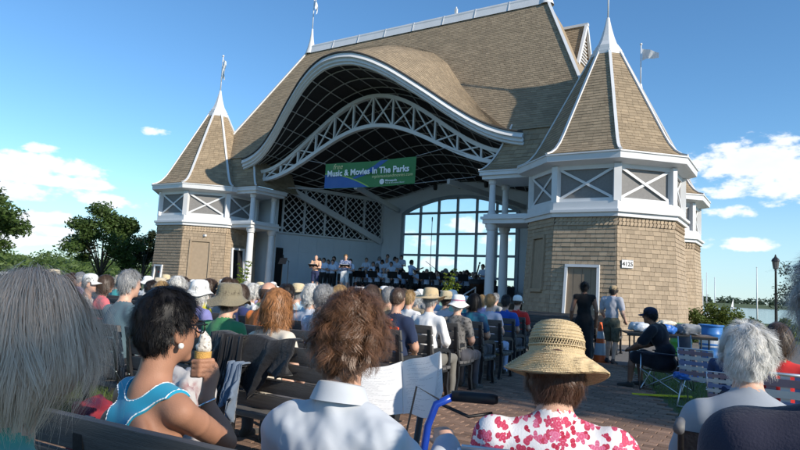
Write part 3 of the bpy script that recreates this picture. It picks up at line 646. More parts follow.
# ------------------------------------------------------------------ octagonal towers
def octo(k, r, z, c=(0, 0)):
    a = (k-.5)*R(45); return np.array([c[0]+r*math.sin(a), c[1]-r*math.cos(a), z])
WPROF = [(0., 3.04), (.22, 2.97), (.6, 2.90), (4.13, 2.73)]
def wall_r(z): return float(np.interp(z, [p[0] for p in WPROF], [p[1] for p in WPROF]))
RPROF = [(6.22, 3.21), (6.30, 2.98), (6.46, 2.76), (6.72, 2.55), (7.05, 2.36), (10.72, .46)]
def roof_r(z): return float(np.interp(z, [p[0] for p in RPROF], [p[1] for p in RPROF]))
def face_n(k): a = (k)*R(45); return np.array([math.sin(a), -math.cos(a), 0.])   # face between corner k and k+1
DOORP = mk('tower_door', (.23, .175, .12), rough=.6, var=.06)
def tower(center, label, kind):
    o = empty('octagonal_tower', hall_w(*center), -ANG, label=label, cat='tower')
    ks = range(8)
    m = MB(); n = len(WPROF)
    for i in range(n-1):
        for k in ks: m.add([octo(k, WPROF[i][1]-.02, WPROF[i][0]), octo(k+1, WPROF[i][1]-.02, WPROF[i][0]), octo(k+1, WPROF[i+1][1]-.02, WPROF[i+1][0]), octo(k, WPROF[i+1][1]-.02, WPROF[i+1][0])], [(0,1,2,3)])
    m.add([octo(k, 2.6, 4.2) for k in ks], [tuple(ks)]); wall = m.build('wall', WALLB, o)
    openings = {}      # face -> list of (t0, t1, z0, z1) left bare
    if kind == 'right': openings = {0: [(.225, .755, 0, 2.5)], -1: [(.30, .72, 1.55, 3.5)]}
    if kind == 'left': openings = {0: [(.12, .42, .2, 2.0)], 1: [(.20, .68, 1.35, 3.35)], 2: [(.2, .62, 0, 3.15)]}
    pieces = []; ex = .148; nr = 26; z_top = 3.84
    for k in ([-2, -1, 0, 1, 2, 3] if kind != 'rear' else [0, 1, 2, 3]):
        no = face_n(k)
        for i in range(nr):
            z0 = z_top*i/nr; z1 = z_top*(i+1)/nr
            L0, R0, L1, R1 = octo(k, wall_r(z0), z0), octo(k+1, wall_r(z0), z0), octo(k, wall_r(z1), z1), octo(k+1, wall_r(z1), z1)
            segs = [(0., 1.)]
            for t0, t1, a, b in openings.get(k, []):
                if z0 > a-.1 and z1 < b+.1: segs = [(0., t0), (t1, 1.)]
            for a, b in segs: pieces += shingle_rows([(lerp(L0, R0, a), lerp(L0, R0, b), lerp(L1, R1, a), lerp(L1, R1, b), no)], .235, .022, hash((k, i, round(a, 2), center)) % 9999, .42)
    if kind == 'right':    # the shingles that show largest are pieces of their own
        sc = []
        for i, (V, F_, t_) in enumerate(pieces):
            c = np.mean(V, 0); x, y, D = project(hall_w(center[0]+c[0], center[1]+c[1], c[2])); no = np.cross(V[1]-V[0], V[4]-V[0]); no /= np.linalg.norm(no)+1e-9
            vw = np.array(hall_l(CAM))-np.array([center[0]+c[0], center[1]+c[1], c[2]]); vw /= np.linalg.norm(vw); a = np.linalg.norm(V[1]-V[0])*max(0, no@vw)/D
            sc.append((-(a if c[2] > .9 else a*.4), i))
        sc.sort(); pick = {i for _, i in sc[:300]}
        for i in sorted(pick):
            V, F_, t_ = pieces[i]; c = np.mean(V, 0); q = MB(); q.add([v-c for v in V], F_, t_); b = q.build('shingle', SHING, wall); b.location = c
        pieces = [p for i, p in enumerate(pieces) if i not in pick]
    joined(pieces, 'shingle_cover', SHING, wall)
    # saw-tooth course under the cornice
    pc = []
    for k in ([-2, -1, 0, 1, 2, 3] if kind != 'rear' else [0, 1, 2]):
        no = face_n(k); e = octo(k+1, 1, 0)-octo(k, 1, 0); e /= np.linalg.norm(e)
        for z0, z1 in ((3.82, 3.97), (3.95, 4.11)):
            r0 = wall_r(z0); a, b = octo(k, r0, z0), octo(k+1, r0, z0); ln = np.linalg.norm(b-a); nn = int(ln/.135)
            for i in range(nn):
                p = a+(b-a)*((i+.1)/nn); q = a+(b-a)*((i+.99)/nn); s_ = e*.07; up_ = np.array([0, 0, z1-z0])
                pc.append(([p+no*.06, q+no*.03, p, q, p+up_+s_+no*.012, q+up_+s_+no*.012], None, random.random()))
    joined(pc, 'sawtooth_course', SHING, wall)
    # cornice between wall and open storey
    for r0, z0, z1 in ((2.86, 4.10, 4.24), (2.95, 4.24, 4.33), (2.80, 4.33, 4.62)):
        m = MB(); m.add([octo(k, r0, z0) for k in ks]+[octo(k, r0, z1) for k in ks], [tuple(reversed(ks)), tuple(k+8 for k in ks)]+[(k, (k+1) % 8, (k+1) % 8+8, k+8) for k in ks]); m.build('cornice', WHITE, o)
    # open storey: screens, corner posts, rails and crossed braces
    for k in ks:
        no = face_n(k); vis_ = k in (7, 0, 1, 2, 3, 6)
        a, b = octo(k, 2.62, 0), octo(k+1, 2.62, 0); e = (b-a)/np.linalg.norm(b-a); zl, zh = 4.62, 5.86
        m = MB(); m.add([a+[0, 0, zl], b+[0, 0, zl], b+[0, 0, zh], a+[0, 0, zh]], [(0,1,2,3)]); m.build('screen', SCREEN, o)
        if not vis_: continue
        a2, b2 = octo(k, 2.72, 0), octo(k+1, 2.72, 0)
        m = MB(); m.bar(a2+no*-.03+[0, 0, zl], a2+no*-.03+[0, 0, zh], .001, .001)
        m = MB(); m.bar(octo(k, 2.68, zl), octo(k, 2.68, zh), .24, .2, up=tuple(octo(k, 1, 0))); m.build('corner_post', WHITE, o)
        m = MB(); m.bar(a+e*.05+[0, 0, zl+.06]+no*.03, b-e*.05+[0, 0, zl+.06]+no*.03, .1, .12); m.build('bottom_rail', WHITE, o)
        m = MB(); m.bar(a+e*.05+[0, 0, zh-.06]+no*.03, b-e*.05+[0, 0, zh-.06]+no*.03, .1, .14); m.build('top_rail', WHITE, o)
        i0, i1 = a+e*.13, b-e*.13
        for dd, (p, q) in ((.035, (zl+.13, zh-.13)), (.06, (zh-.13, zl+.13))):
            m = MB(); m.bar(i0+[0, 0, p]+no*dd, i1+[0, 0, q]+no*dd, .085, .03, up=tuple(no)); m.build('cross_brace', WHITE, o)
    # eaves
    m = MB(); zz = [(2.6, 5.84), (3.08, 5.95), (3.18, 5.96), (3.2, 6.16), (3.24, 6.17), (3.24, 6.215)]
    for (r0, z0), (r1, z1) in zip(zz[:-1], zz[1:]):
        for k in ks: m.add([octo(k, r0, z0), octo(k+1, r0, z0), octo(k+1, r1, z1), octo(k, r1, z1)], [(0,1,2,3)])
    m.build('eaves', WHITE, o)
    # bell-cast roof
    m = MB()
    for (z0, r0), (z1, r1) in zip(RPROF[:-1], RPROF[1:]):
        for k in ks: m.add([octo(k, r0-.015, z0), octo(k+1, r0-.015, z0), octo(k+1, r1-.015, z1), octo(k, r1-.015, z1)], [(0,1,2,3)])
    roof = m.build('roof', ROOF, o)
    pieces = []; zlist = [6.22]
    while zlist[-1] < 10.6:
        z = zlist[-1]; sl_ = math.hypot(roof_r(z)-roof_r(z+.02), .02)/.02; zlist.append(z+.135/sl_)
    for k in ([-2, -1, 0, 1, 2, 3]):
        for z0, z1 in zip(zlist[:-1], zlist[1:]):
            L0, R0, L1, R1 = octo(k, roof_r(z0), z0), octo(k+1, roof_r(z0), z0), octo(k, roof_r(z1), z1), octo(k+1, roof_r(z1), z1)
            nn = np.cross(R0-L0, L1-L0); nn /= np.linalg.norm(nn); pieces += shingle_rows([(L0, R0, L1, R1, nn)], .27, .015, hash((k, round(z0, 3))) % 9999)
    joined(pieces, 'shingle_cover', ROOF, roof)
    for k in ks:
        m = MB(); m.sweep([octo(k, roof_r(z)+.012, z+.03) for z in [6.22, 6.3, 6.46, 6.72, 7.05, 8, 9, 10, 10.6]], .10, .05, up=tuple(octo(k, .6, .8))); m.build('hip_cap', WHITE, roof)
    m = MB(); m.lathe([(.60, 10.48), (.60, 10.62), (.53, 10.64), (.53, 10.76), (.46, 10.78), (.46, 10.86)], 8, rot=R(22.5), caps=False); m.build('cap_ring', WHITE, roof)
    m = MB(); m.lathe([(.46, 10.84), (.33, 11.05), (.24, 11.3), (.15, 11.62), (.085, 11.9), (.06, 12.05), (.0, 12.08)], 8, rot=R(22.5), caps=False); m.build('spire', WHITE, roof)
    m = MB(); m.tube([(0, 0, 12.0), (0, 0, 14.05)], .03, 8); m.lathe([(0, 0), (.05, .02), (.065, .065), (.05, .11), (0, .13)], 10, (0, 0, 14.03), caps=False); m.build('flagpole', WHITE, roof, smooth=True)
    if kind == 'rear': m = MB(); m.grid([[(.05+.85*i/9*math.cos(-.2), .06*math.sin(i*1.1+k*.4)-.2*i/9, 13.85-.6*k/4*(1-.55*i/9)-.42*(i/9)**1.3) for k in range(5)] for i in range(10)]); m.build('flag', FLAG, roof, smooth=True)
    elif kind == 'left': m = MB(); m.grid([[(.03+.22*i/5+.03*math.sin(k*1.5), .05*math.sin(i*1.4+k), 13.9-1.1*k/6-.15*i/5) for k in range(7)] for i in range(6)]); m.build('flag', FLAG, roof, smooth=True)
    def fp(k, t, z, d=0.):
        r = wall_r(z); return lerp(octo(k, r, z), octo(k+1, r, z), t)+face_n(k)*d
    def frame(k, t0, t1, z0, z1, w_, mat, name, d=.05, sill=True):
        q = MB(); no = tuple(face_n(k)); q.bar(fp(k, t0, z0, d), fp(k, t0, z1, d), w_, .08, up=no); q.bar(fp(k, t1, z0, d), fp(k, t1, z1, d), w_, .08, up=no); q.bar(fp(k, t0-.02, z1+w_*.4, d+.004), fp(k, t1+.02, z1+w_*.4, d+.004), w_, .09, up=no)
        if sill: q.bar(fp(k, t0, z0, d+.004), fp(k, t1, z0, d+.004), w_, .09, up=no)
        return q.build(name, mat, o)
    def leaf(k, t0, t1, z0, z1, d, mat, name, par=None):
        q = MB(); q.add([fp(k, t0, z0, d), fp(k, t1, z0, d), fp(k, t1, z1, d), fp(k, t0, z1, d)], [(0,1,2,3)]); return q.build(name, mat, par or o)
    if kind == 'right':
        d_ = frame(0, .245, .735, 0.02, 2.42, .09, WHITE, 'door_frame', sill=False); leaf(0, .25, .73, .02, 2.4, .012, DOORP, 'door', None)
        for t_ in (.36, .49, .62): q = MB(); q.bar(fp(0, t_, .1, .016), fp(0, t_, 2.35, .016), .012, .008, up=tuple(face_n(0))); q.build('door_joint', mk('door_joint', (.1, .08, .06)), d_)
        q = MB(); q.tube([fp(0, .69, 1.05, .02), fp(0, .69, 1.05, .08)], .03, 8); q.build('door_knob', STEEL, d_)
        frame(-1, .30, .72, 1.6, 3.45, .12, SHING, 'blind_panel', d=.04); leaf(-1, .32, .70, 1.65, 3.4, .012, SHING, 'blind_infill')
        q = MB(); no = face_n(1); p = fp(1, .16, 2.56, .06); e = fp(1, 1, 2.56)-fp(1, 0, 2.56); e /= np.linalg.norm(e)
        q.bar(p-e*.2, p+e*.2, .27, .02, up=tuple(no)); pl = q.build('number_plate', mk('plate_white', (.8, .8, .8), rough=.4), o)
        q = MB(); B_ = mk('plate_black', (.03, .03, .03), rough=.4)
        for a_, b_ in ((-.19, .19),): 
            for zz_ in (-.125, .125): q.bar(p+e*a_+[0, 0, zz_]+no*.011, p+e*b_+[0, 0, zz_]+no*.011, .012, .004, up=tuple(no))
        q.build('plate_border', B_, pl)
        tm = text_mesh('4125', .19, B_, 'number', bold=.006, align='CENTER'); t_ = meshobj('number', tm, pl); t_.location = p+no*.014-np.array([0, 0, .066]); t_.rotation_euler = (R(90), 0, math.atan2(e[1], e[0]))
    if kind == 'left':
        frame(0, .14, .40, .25, 1.95, .08, WHITE, 'hatch_frame'); leaf(0, .14, .40, .25, 1.95, .02, mk('hatch_dark', (.10, .075, .06), rough=.4), 'hatch')
        q = MB(); q.tube([fp(0, .3, 1.65, .02), fp(0, .3, 1.65, .05)], .05, 10); q.build('alarm_light', mk('red_plastic', (.5, .03, .02), rough=.35), o)
        frame(1, .21, .67, 1.4, 3.3, .10, SHING, 'blind_panel', d=.03); leaf(1, .22, .66, 1.45, 3.25, .012, SHING, 'blind_infill')
        frame(2, .22, .60, .02, 3.0, .1, WHITE, 'door_frame', sill=False); leaf(2, .23, .59, .02, 2.95, .004, DARK, 'door_opening')
        q = MB(); q.box(fp(1, .52, 3.62, .06), (.12, .12, .1)); q.build('wall_lamp', WHITE, o)
    return o
tower((10.76, 0, 0), 'shingled octagonal tower with the 4125 plate and a door, beside the stage columns', 'right')
tower((-10.76, 0, 0), 'shingled octagonal tower with a dark open doorway beside the trees', 'left')
tower((10.3, 8.1, 0), 'rear octagonal tower flying a white pennant behind the tower with the 4125 plate', 'rear')

# ------------------------------------------------------------------ porches with paired columns between the stage and each tower
for s, ue, ut, uc, ws in ((1, 6.05, 7.15, 6.5, (-.6, .72)), (-1, 6.4, 7.3, 6.98, (-.5, 1.0))):
    o = empty('porch', hall_w(s*uc, 0, 0), -ANG, label='white porch on paired round columns between the stage and the ' + ('tower with the 4125 plate' if s > 0 else 'tower with the dark doorway'), cat='porch')
    ox = s*uc
    def L(u, w, z): return (s*u-ox, w, z)
    def hexs(q, u0, u1, w0, w1, z0, z1):
        a, b = sorted((s*u0-ox, s*u1-ox)); return q.hexa([(a, w0, z0), (b, w0, z0), (b, w1, z0), (a, w1, z0), (a, w0, z1), (b, w0, z1), (b, w1, z1), (a, w1, z1)])
    w0, w1 = ws[0]-.42, ws[1]+.42
    m = MB(); hexs(m, ue+.12, 9.6, w0+.12, w1-.1, 5.9, 6.04); hexs(m, ue+.03, 9.6, w0+.03, w1, 6.04, 6.18); hexs(m, ue, 9.6, w0, w1+.03, 6.18, 6.23); m.build('eaves', WHITE, o)
    m = MB(); hexs(m, uc-.26, 9.0, w0+.14, w1-.14, 4.13, 4.3); hexs(m, uc-.33, 9.0, w0+.07, w1-.07, 4.3, 4.4); hexs(m, uc-.24, 9.0, w0+.16, w1-.16, 4.4, 4.5); m.build('entablature', WHITE, o)
    m = MB(); hexs(m, 7.4, 10.4, 1.75, 1.85, 0, 6.0); m.build('back_panel', PANEL, o)
    for w in ws:
        m = MB(); m.lathe([(.235, 0), (.235, .12), (.2, .16), (.19, .3), (.19, 1.5), (.165, 3.82), (.155, 3.86), (.2, 3.9), (.2, 3.96), (.24, 4.02), (.24, 4.125)], 20, L(uc, w, 0)); m.build('column', WHITE, o, angle=40)
        m = MB(); m.lathe([(.17, 4.5), (.17, 4.58), (.135, 4.62), (.12, 5.7), (.16, 5.74), (.17, 5.895)], 18, L(uc, w, 0)); m.build('upper_column', WHITE, o, angle=40)
    # flared roof
    tt = np.linspace(0, 1, 14); zt = lambda t: 6.24+1.9*t**1.75
    zT = 8.1; wT = roof_w(zT)
    front = [[np.array(L(ue+(ut-ue)*t+(10.8-(ue+(ut-ue)*t))*x, w0+(wT-w0)*t, zt(t))) for x in (0, 1)] for t in tt]
    side = [[np.array(L(ue+(ut-ue)*t, lerp(w0+(wT-w0)*t, 2.4, x), zt(t))) for x in (0, 1)] for t in tt]
    m = MB(); m.grid(front); m.grid(side); pr_ = m.build('porch_roof', ROOF, o)
    pc = []
    for G, fl in ((front, s > 0), (side, s < 0)):
        for i in range(13):
            a, b, c_, d_ = G[i][0], G[i][1], G[i+1][0], G[i+1][1]
            if not fl: a, b, c_, d_ = b, a, d_, c_
            nn = np.cross(b-a, c_-a); nn /= np.linalg.norm(nn)
            if nn[2] < 0: nn = -nn
            pc += shingle_rows([(a, b, c_, d_, nn)], .3, .02, i)
    joined(pc, 'shingle_cover', ROOF, pr_)
    m = MB(); m.sweep([f[0]+np.array([0, -.02, .03]) for f in front], .09, .05, up=(-s*.5, -.5, .7)); m.build('hip_cap', WHITE, pr_)
    if s < 0:
        m = MB(); m.tube([L(7.9, -.75, 0), L(7.9, -.75, .95), L(8.9, -3.1, .9), L(8.9, -3.1, 0)], .025, 8); m.build('handrail', WHITE, o, smooth=True)
    else:
        m = MB(); m.tube([L(6.2, -1.2, .3), L(6.2, -1.2, 1.6), L(5.9, -3.0, .85), L(5.9, -3.0, 0)], .03, 8); m.build('handrail', WHITE, o, smooth=True)

# ------------------------------------------------------------------ banner under the arch
ban = empty('banner', hall_w(0, -.35, 0), -ANG, label='green and blue banner reading free Music & Movies In The Parks', cat='banner')
B0, B1, Zt, Zb = -2.42, 2.68, 7.16, 5.95
def bz(x, t): return (Zb+(Zt-Zb)*t) + .05*((x-.13)/2.55)**2 + (.06 if x < 0 else 0)*0
GRN = mk('banner_green', (.045, .20, .06), rough=.5, var=.05, vs=2); BLU = mk('banner_blue', (.03, .11, .36), rough=.5, var=.05); LIM = mk('banner_lime', (.30, .48, .10), rough=.5); WTX = mk('banner_white', (.85, .87, .88), rough=.5); YTX = mk('banner_cream', (.75, .7, .35), rough=.5)
def wob(x, z): return .03*math.sin(x*2.3+z*1.5)+.02*math.sin(x*5.1)
xs = np.linspace(B0, B1, 41)
m = MB(); m.grid([[(x, wob(x, t), bz(x, t)) for t in np.linspace(0, 1, 9)] for x in xs]); m.build('sheet', GRN, ban, smooth=True)
def band(f_lo, f_hi, x0, x1, d, mat, name):
    q = MB(); X = np.linspace(x0, x1, 30); q.grid([[(x, wob(x, t)-d, bz(x, t)) for t in np.linspace(max(0.012, f_lo(x)), min(.988, max(f_hi(x), f_lo(x)+.001)), 4)] for x in X]); return q.build(name, mat, ban, smooth=True)
nx = lambda x: (x-B0)/(B1-B0)
bh = lambda x: .58*(1-(nx(x)/.52)**2)
band(lambda x: 0.012, lambda x: max(.02, bh(x)), B0, B0+.515*(B1-B0), .006, BLU, 'swoosh')
sw = lambda x: .34+.66*((nx(x)-.30)/.42)**1.6 if nx(x) > .3 else .34
band(lambda x: min(.98, sw(x)-.02), lambda x: min(.985, sw(x)+.18*min(1, (nx(x)-.3)*6)), B0+.305*(B1-B0), B0+.715*(B1-B0), .009, BLU, 'swoosh')
band(lambda x: max(.015, bh(x)-.015), lambda x: max(.03, bh(x)+.035), B0, B0+.52*(B1-B0), .012, LIM, 'swoosh')
def btext(s_, size, x, t, mat, **k):
    me = text_mesh(s_, size, mat, 'lettering', **k); o = meshobj('lettering', me, ban); o.rotation_euler = (R(90), 0, 0); o.location = (x, -.085, bz(0, t)); return o
bt = btext('Music & Movies In The Parks', .40, B0+.22, .50, WTX, bold=.012); bb = [v.co.x for v in bt.data.vertices]; bt.scale.x = (B1-B0-.5)/(max(bb)-min(bb))
btext('free', .36, B0+.55, .77, YTX, shear=.3)
btext('mplsmusicandmovies.com', .21, B0+2.85, .33, YTX, shear=.15)
btext('Minneapolis', .13, B1-1.5, .17, WTX, bold=.004); btext('Park & Recreation Board', .10, B1-1.5, .085, WTX)
m = MB(); m.lathe([(.10, 0), (.125, 0), (.125, .01), (.10, .01)], 20); q = m.build('logo_ring', WTX, ban); q.rotation_euler = (R(90), 0, 0); q.location = (B1-1.68, -.085, bz(0, .17))
m = MB()
for a in range(6): m.box((.045*math.cos(a*1.047), .045*math.sin(a*1.047), 0), (.06, .025, .01), rz=a*1.047)
q = m.build('logo_star', WTX, ban); q.rotation_euler = (R(90), 0, 0); q.location = (B1-1.68, -.09, bz(0, .17))
for x, tx in ((B0, B0-2.6), (B1, B1+2.8)):
    m = MB(); m.tube([(x, 0, bz(x, 1)), ((x+tx)/2, .15, bz(x, 1)+.3*(1)), (tx, .3, truss_bot(max(-6.5, min(6.5, tx))) if abs(tx) < 6.9 else 7)], .012, 5); m.build('guy_rope', BATT, ban)
    m = MB(); m.tube([(x, 0, bz(x, 0)), (tx, .3, 6.2)], .01, 5); m.build('guy_rope', BATT, ban)
# ------------------------------------------------------------------ benches
def seat_pos(x, b, y=290):
    """world x,y of the point on bench line b (metres towards the stage) that lies in the direction of photo column x"""
    d = ray(x, y); t = b/(d@ew); return d[0]*t, d[1]*t
def ab(a, b): return a*eu[0]+b*ew[0], a*eu[1]+b*ew[1]
def make_bench(length=2.4):
    """origin on the ground under the middle of the backrest; +y = facing direction"""
    o = empty('park_bench', (0, 0, 0)); hl = length/2
    for i, (y, z) in enumerate([(.10, .435), (.21, .43), (.32, .43), (.43, .44)]):
        m = MB(); m.box((0, y, z), (length, .095, .035)); m.build('seat_slat', SLAT, o, bevel=.006)
    for i, (y, z) in enumerate([(.035, .56), (.01, .68), (-.015, .80), (-.04, .92)]):
        m = MB(); m.hexa([(-hl, y+.022, z-.052), (-hl, y-.014, z-.052), (hl, y-.014, z-.052), (hl, y+.022, z-.052), (-hl, y-.004, z+.052), (-hl, y-.04, z+.052), (hl, y-.04, z+.052), (hl, y-.004, z+.052)]); m.build('back_slat', SLAT, o, bevel=.006)
    for x in (-hl+.04, 0, hl-.04):
        m = MB(); w = .045
        m.sweep([(x, -.02, 0), (x, .06, .22), (x, .06, .42), (x, -.01, .62), (x, -.05, .965)], w, .045, up=(1, 0, 0))
        m.sweep([(x, .50, 0), (x, .44, .2), (x, .46, .41)], w, .045, up=(1, 0, 0)); m.bar((x, .05, .405), (x, .48, .405), w, .04)
        if x: m.sweep([(x, -.02, .66), (x, .2, .67), (x, .42, .655), (x, .49, .62), (x, .48, .42)], .05, .035, up=(1, 0, 0)); m.bar((x, -.06, .02), (x, .06, .02), .07, .03); m.bar((x, .44, .02), (x, .56, .02), .07, .03)
        m.build('end_frame', IRON, o)
        for z in (.58, .70, .82, .93): q = MB(); q.lathe([(0, 0), (.012, 0), (.008, .008), (0, .009)], 8); r_ = q.build('bolt', STEEL, o); r_.location = (x, -.045+(.93-z)*.09, z); r_.rotation_euler = (R(90), 0, 0)
    return o
bench0 = make_bench()
_used = [False]
def put_bench(a_right, b, label, drz=0., group='wooden benches in rows'):
    o = bench0 if not _used[0] else copy_tree(bench0); _used[0] = True
    x, y = ab(a_right-1.2, b); o.location = (x, y, 0); o.rotation_euler = (0, 0, -ANG+drz); tag(o, label, 'bench', group); return o
def a_at(x, b, y=330): X, Y = seat_pos(x, b, y); return X*eu[0]+Y*eu[1]
put_bench(-.62, 1.17, 'dark wooden bench under the woman in the turquoise tank top', R(4))
put_bench(-1.25, -.12, 'dark wooden bench under the grey-haired woman with the straight bob')
put_bench(-2.35, 3.28, 'dark wooden bench with the black jacket hung over its back')
put_bench(-4.85, 3.28, 'dark wooden bench behind the man in the slate blue shirt')
put_bench(-7.35, 3.28, 'dark wooden bench continuing the row of the black jacket bench')
ENDS = {4.5: 372, 5.6: 404, 6.7: 434, 7.7: 460, 8.6: 484, 9.6: 503, 10.6: 516, 11.6: 526}
who = {4.5: 'the curly auburn-haired person', 5.6: 'the navy lettered T-shirt', 6.7: 'the straw-hatted man in white', 7.7: 'the white hat with a ribbon', 8.6: 'the black bob and teal top', 9.6: 'the short blond hair and pale top', 10.6: 'the royal blue shirt', 11.6: 'the white cap and red shirt'}
for b, x in ENDS.items():
    a = a_at(x, b)
    for k in range(4): put_bench(a-k*2.48, b, 'iron-ended bench in the row of '+who[b]+(', aisle end' if k == 0 else ', away from aisle'))
for b in (12.6, 13.6, 14.6, 15.6, 16.6):
    for k in range(4): put_bench(-3.9-k*2.48, b, 'dark bench in the rows just below the stage', group='benches below the stage')

# ------------------------------------------------------------------ small things on the right lawn
def loc_of(x, y, z=0.): return on_z(x, y, z)
# barrels
def barrel(x, D, c, label, r=.33, h=.92):
    p = ground_at(x, D); o = empty('barrel', (p[0], p[1], .004), label=label, cat='barrel'); M_ = mk('barrel_'+label[:12].replace(' ', '_'), c, rough=.4, var=.06, vs=4, dark=(.1, .1, .1), darkscale=3, darkamt=.25)
    m = MB(); prof = [(r*.96, 0), (r, .03)]
    for i in range(3): z = h*(.08+.3*i); prof += [(r, z), (r+.018, z+.03), (r+.018, z+.06), (r, z+.09)]
    prof += [(r, h-.06), (r+.02, h-.05), (r+.025, h), (r-.02, h), (r-.03, h-.2), (r-.06, .1)]
    m.lathe(prof, 28, caps=True); m.build('drum', M_, o, angle=40)
    m = MB(); m.lathe([(r+.026, h-.035), (r+.036, h-.03), (r+.036, h-.005), (r+.026, h)], 28, caps=False); m.build('rim', M_, o, smooth=True)
    m = MB(); m.lathe([(r+.005, h*.35), (r+.012, h*.36), (r+.012, h*.58), (r+.005, h*.59)], 28, caps=False); m.build('liner_fold', mk('bag_film', (.6, .62, .64), rough=.3), o) if 'blue' in label else None
    return o
barrel(711, 16.2, (.03, .16, .45), 'blue plastic litter barrel on the apron beside the turret', r=.275, h=.88)
barrel(681, 16.6, (.06, .30, .05), 'green plastic recycling barrel on the apron beside the turret', r=.27, h=.86)
# traffic cone
p = loc_of(600, 362); o = empty('traffic_cone', p, R(20), label='orange traffic cone with pale reflective collars beside the woman in black', cat='traffic cone')
ORG = mk('cone_orange', (.75, .12, .02), rough=.5); COL = mk('cone_collar', (.42, .47, .52), rough=.35)
m = MB(); m.box((0, 0, .025), (.38, .38, .05)); m.build('base', ORG, o, bevel=.01)
m = MB(); m.lathe([(.15, .05), (.035, .86), (.03, .88), (.0, .885)], 20, caps=False); m.build('cone', ORG, o, smooth=True)
for z0, z1 in ((.16, .42), (.52, .68)): m = MB(); f_ = lambda z: .15-.115*(z-.05)/.81+.004; m.lathe([(f_(z0), z0), (f_(z1), z1)], 20, caps=False); m.build('collar', COL, o, smooth=True)
# folding table with bags
p = at_depth(668, 335, 13.2); TB = empty('folding_table', (p[0], p[1], .0), R(-12), label='brown folding table loaded with bags behind the man in the camp chair', cat='table')
m = MB(); m.box((0, 0, .73), (1.75, .75, .035)); m.build('table_top', mk('table_laminate', (.12, .08, .055), rough=.5), TB, bevel=.008)
m = MB(); m.bar((-.87, -.378, .705), (.87, -.378, .705), .02, .05); m.build('edge_rail', IRON, TB)
for x in (-.72, .72):
    m = MB(); m.tube([(x, -.3, 0), (x, -.3, .71), (x, .3, .71), (x, .3, 0)], .016, 8); m.bar((x, -.3, .25), (x, .3, .25), .02, .02); m.build('leg_frame', IRON, TB)
def sack(name, mat, loc, d, label, cat, seed=0, rz=0.):
    """soft crumpled bag standing on something"""
    g = np.random.default_rng(seed); bm = bmesh.new(); bmesh.ops.create_icosphere(bm, subdivisions=4, radius=1)
    K = np.concatenate([g.normal(size=(5, 3))*3.0, g.normal(size=(4, 3))*7]); ph = g.random(9)*6
    for v in bm.verts:
        c = np.array(v.co); q = np.sign(c)*np.abs(c)**.62; n = sum(abs(math.sin(K[i]@c+ph[i]))*(1 if i < 5 else .55) for i in range(9))/7.2-.6; q = q*(1+.75*n)
        v.co = (q[0]*d[0]/2, q[1]*d[1]/2, max(-.999, q[2])*d[2]/2+d[2]/2)
    me = bpy.data.meshes.new(name); bm.to_mesh(me); bm.free(); me.materials.append(mat); me.polygons.foreach_set('use_smooth', np.ones(len(me.polygons), bool))
    o = meshobj(name, me); o.location = loc; o.rotation_euler = (0, 0, rz); return tag(o, label, cat)
def tb(x, y): a = R(-12); return (TB.location.x+x*math.cos(a)-y*math.sin(a), TB.location.y+x*math.sin(a)+y*math.cos(a), .749)
FILMB = mk('blue_film', (.04, .17, .55), rough=.35, var=.3, vs=8, bump=.6, bs=18); FILMW = mk('white_film', (.7, .72, .75), rough=.35, var=.15, vs=8, bump=.6, bs=18); DKB = cloth('black_nylon', (.014, .014, .016), rough=.55, bump=.5, bs=25)
sack('bag', FILMW, tb(-.5, .05), (.5, .4, .2), 'white plastic bag on the folding table', 'bag', 1)
sack('bag', FILMB, tb(-.12, -.18), (.42, .3, .19), 'crumpled bright blue bag on the folding table', 'bag', 2)
sack('bag', cloth('grey_bag', (.25, .26, .28)), tb(.38, .0), (.46, .42, .22), 'grey cloth bag at the end of the folding table', 'bag', 3)
sack('bag', mk('cream_film', (.68, .62, .5), rough=.5, bump=.5, bs=20), tb(.02, .2), (.4, .25, .26), 'cream paper bag at the back of the folding table', 'bag', 4)
p = loc_of(636, 366); o = empty('bucket', p, label='white plastic bucket on the ground under the folding table', cat='bucket'); m = MB(); m.lathe([(.12, 0), (.15, .34), (.16, .34), (.16, .37), (.145, .37), (.115, .02)], 24); m.build('pail', FILMW, o, angle=40); m = MB(); m.tube([(.155*math.cos(t), -.02-.1*math.sin(t), .33-.08*math.sin(t)) for t in np.linspace(0, math.pi, 12)], .004, 6); m.build('bail', STEEL, o)
# black lamp post, flag mast, sailing boats on the lake
p = ground_at(776, 31); o = empty('lamp_post', p, label='black lamp post with a lantern beside the thin tree on the lake bank', cat='lamp post')
m = MB(); m.lathe([(.16, 0), (.16, .12), (.11, .2), (.07, .8), (.045, 3.2), (.06, 3.25), (.04, 3.3)], 12); m.build('post', IRON, o, angle=40)
m = MB(); m.lathe([(.05, 3.3), (.12, 3.34), (.17, 3.7), (.13, 3.72)], 8); m.build('lantern', mk('lantern_glass', (.12, .12, .12), rough=.2), o); m = MB(); m.lathe([(.2, 3.71), (.16, 3.82), (.06, 3.92), (.02, 4.05), (0, 4.06)], 8, caps=False); m.build('lantern_cap', IRON, o)
p = ground_at(757, 48); o = empty('flagpole', p, label='slim white pole by the water between the shrub and the lamp post', cat='pole'); m = MB(); m.tube([(0, 0, -.2), (0, 0, 2.0), (0, 0, 4.4)], [.06, .05, .03], 8); m.build('mast', WHITE, o, smooth=True); m = MB(); m.lathe([(0, 0), (.06, .04), (0, .1)], 8, (0, 0, 4.38), caps=False); m.build('truck', WHITE, o)
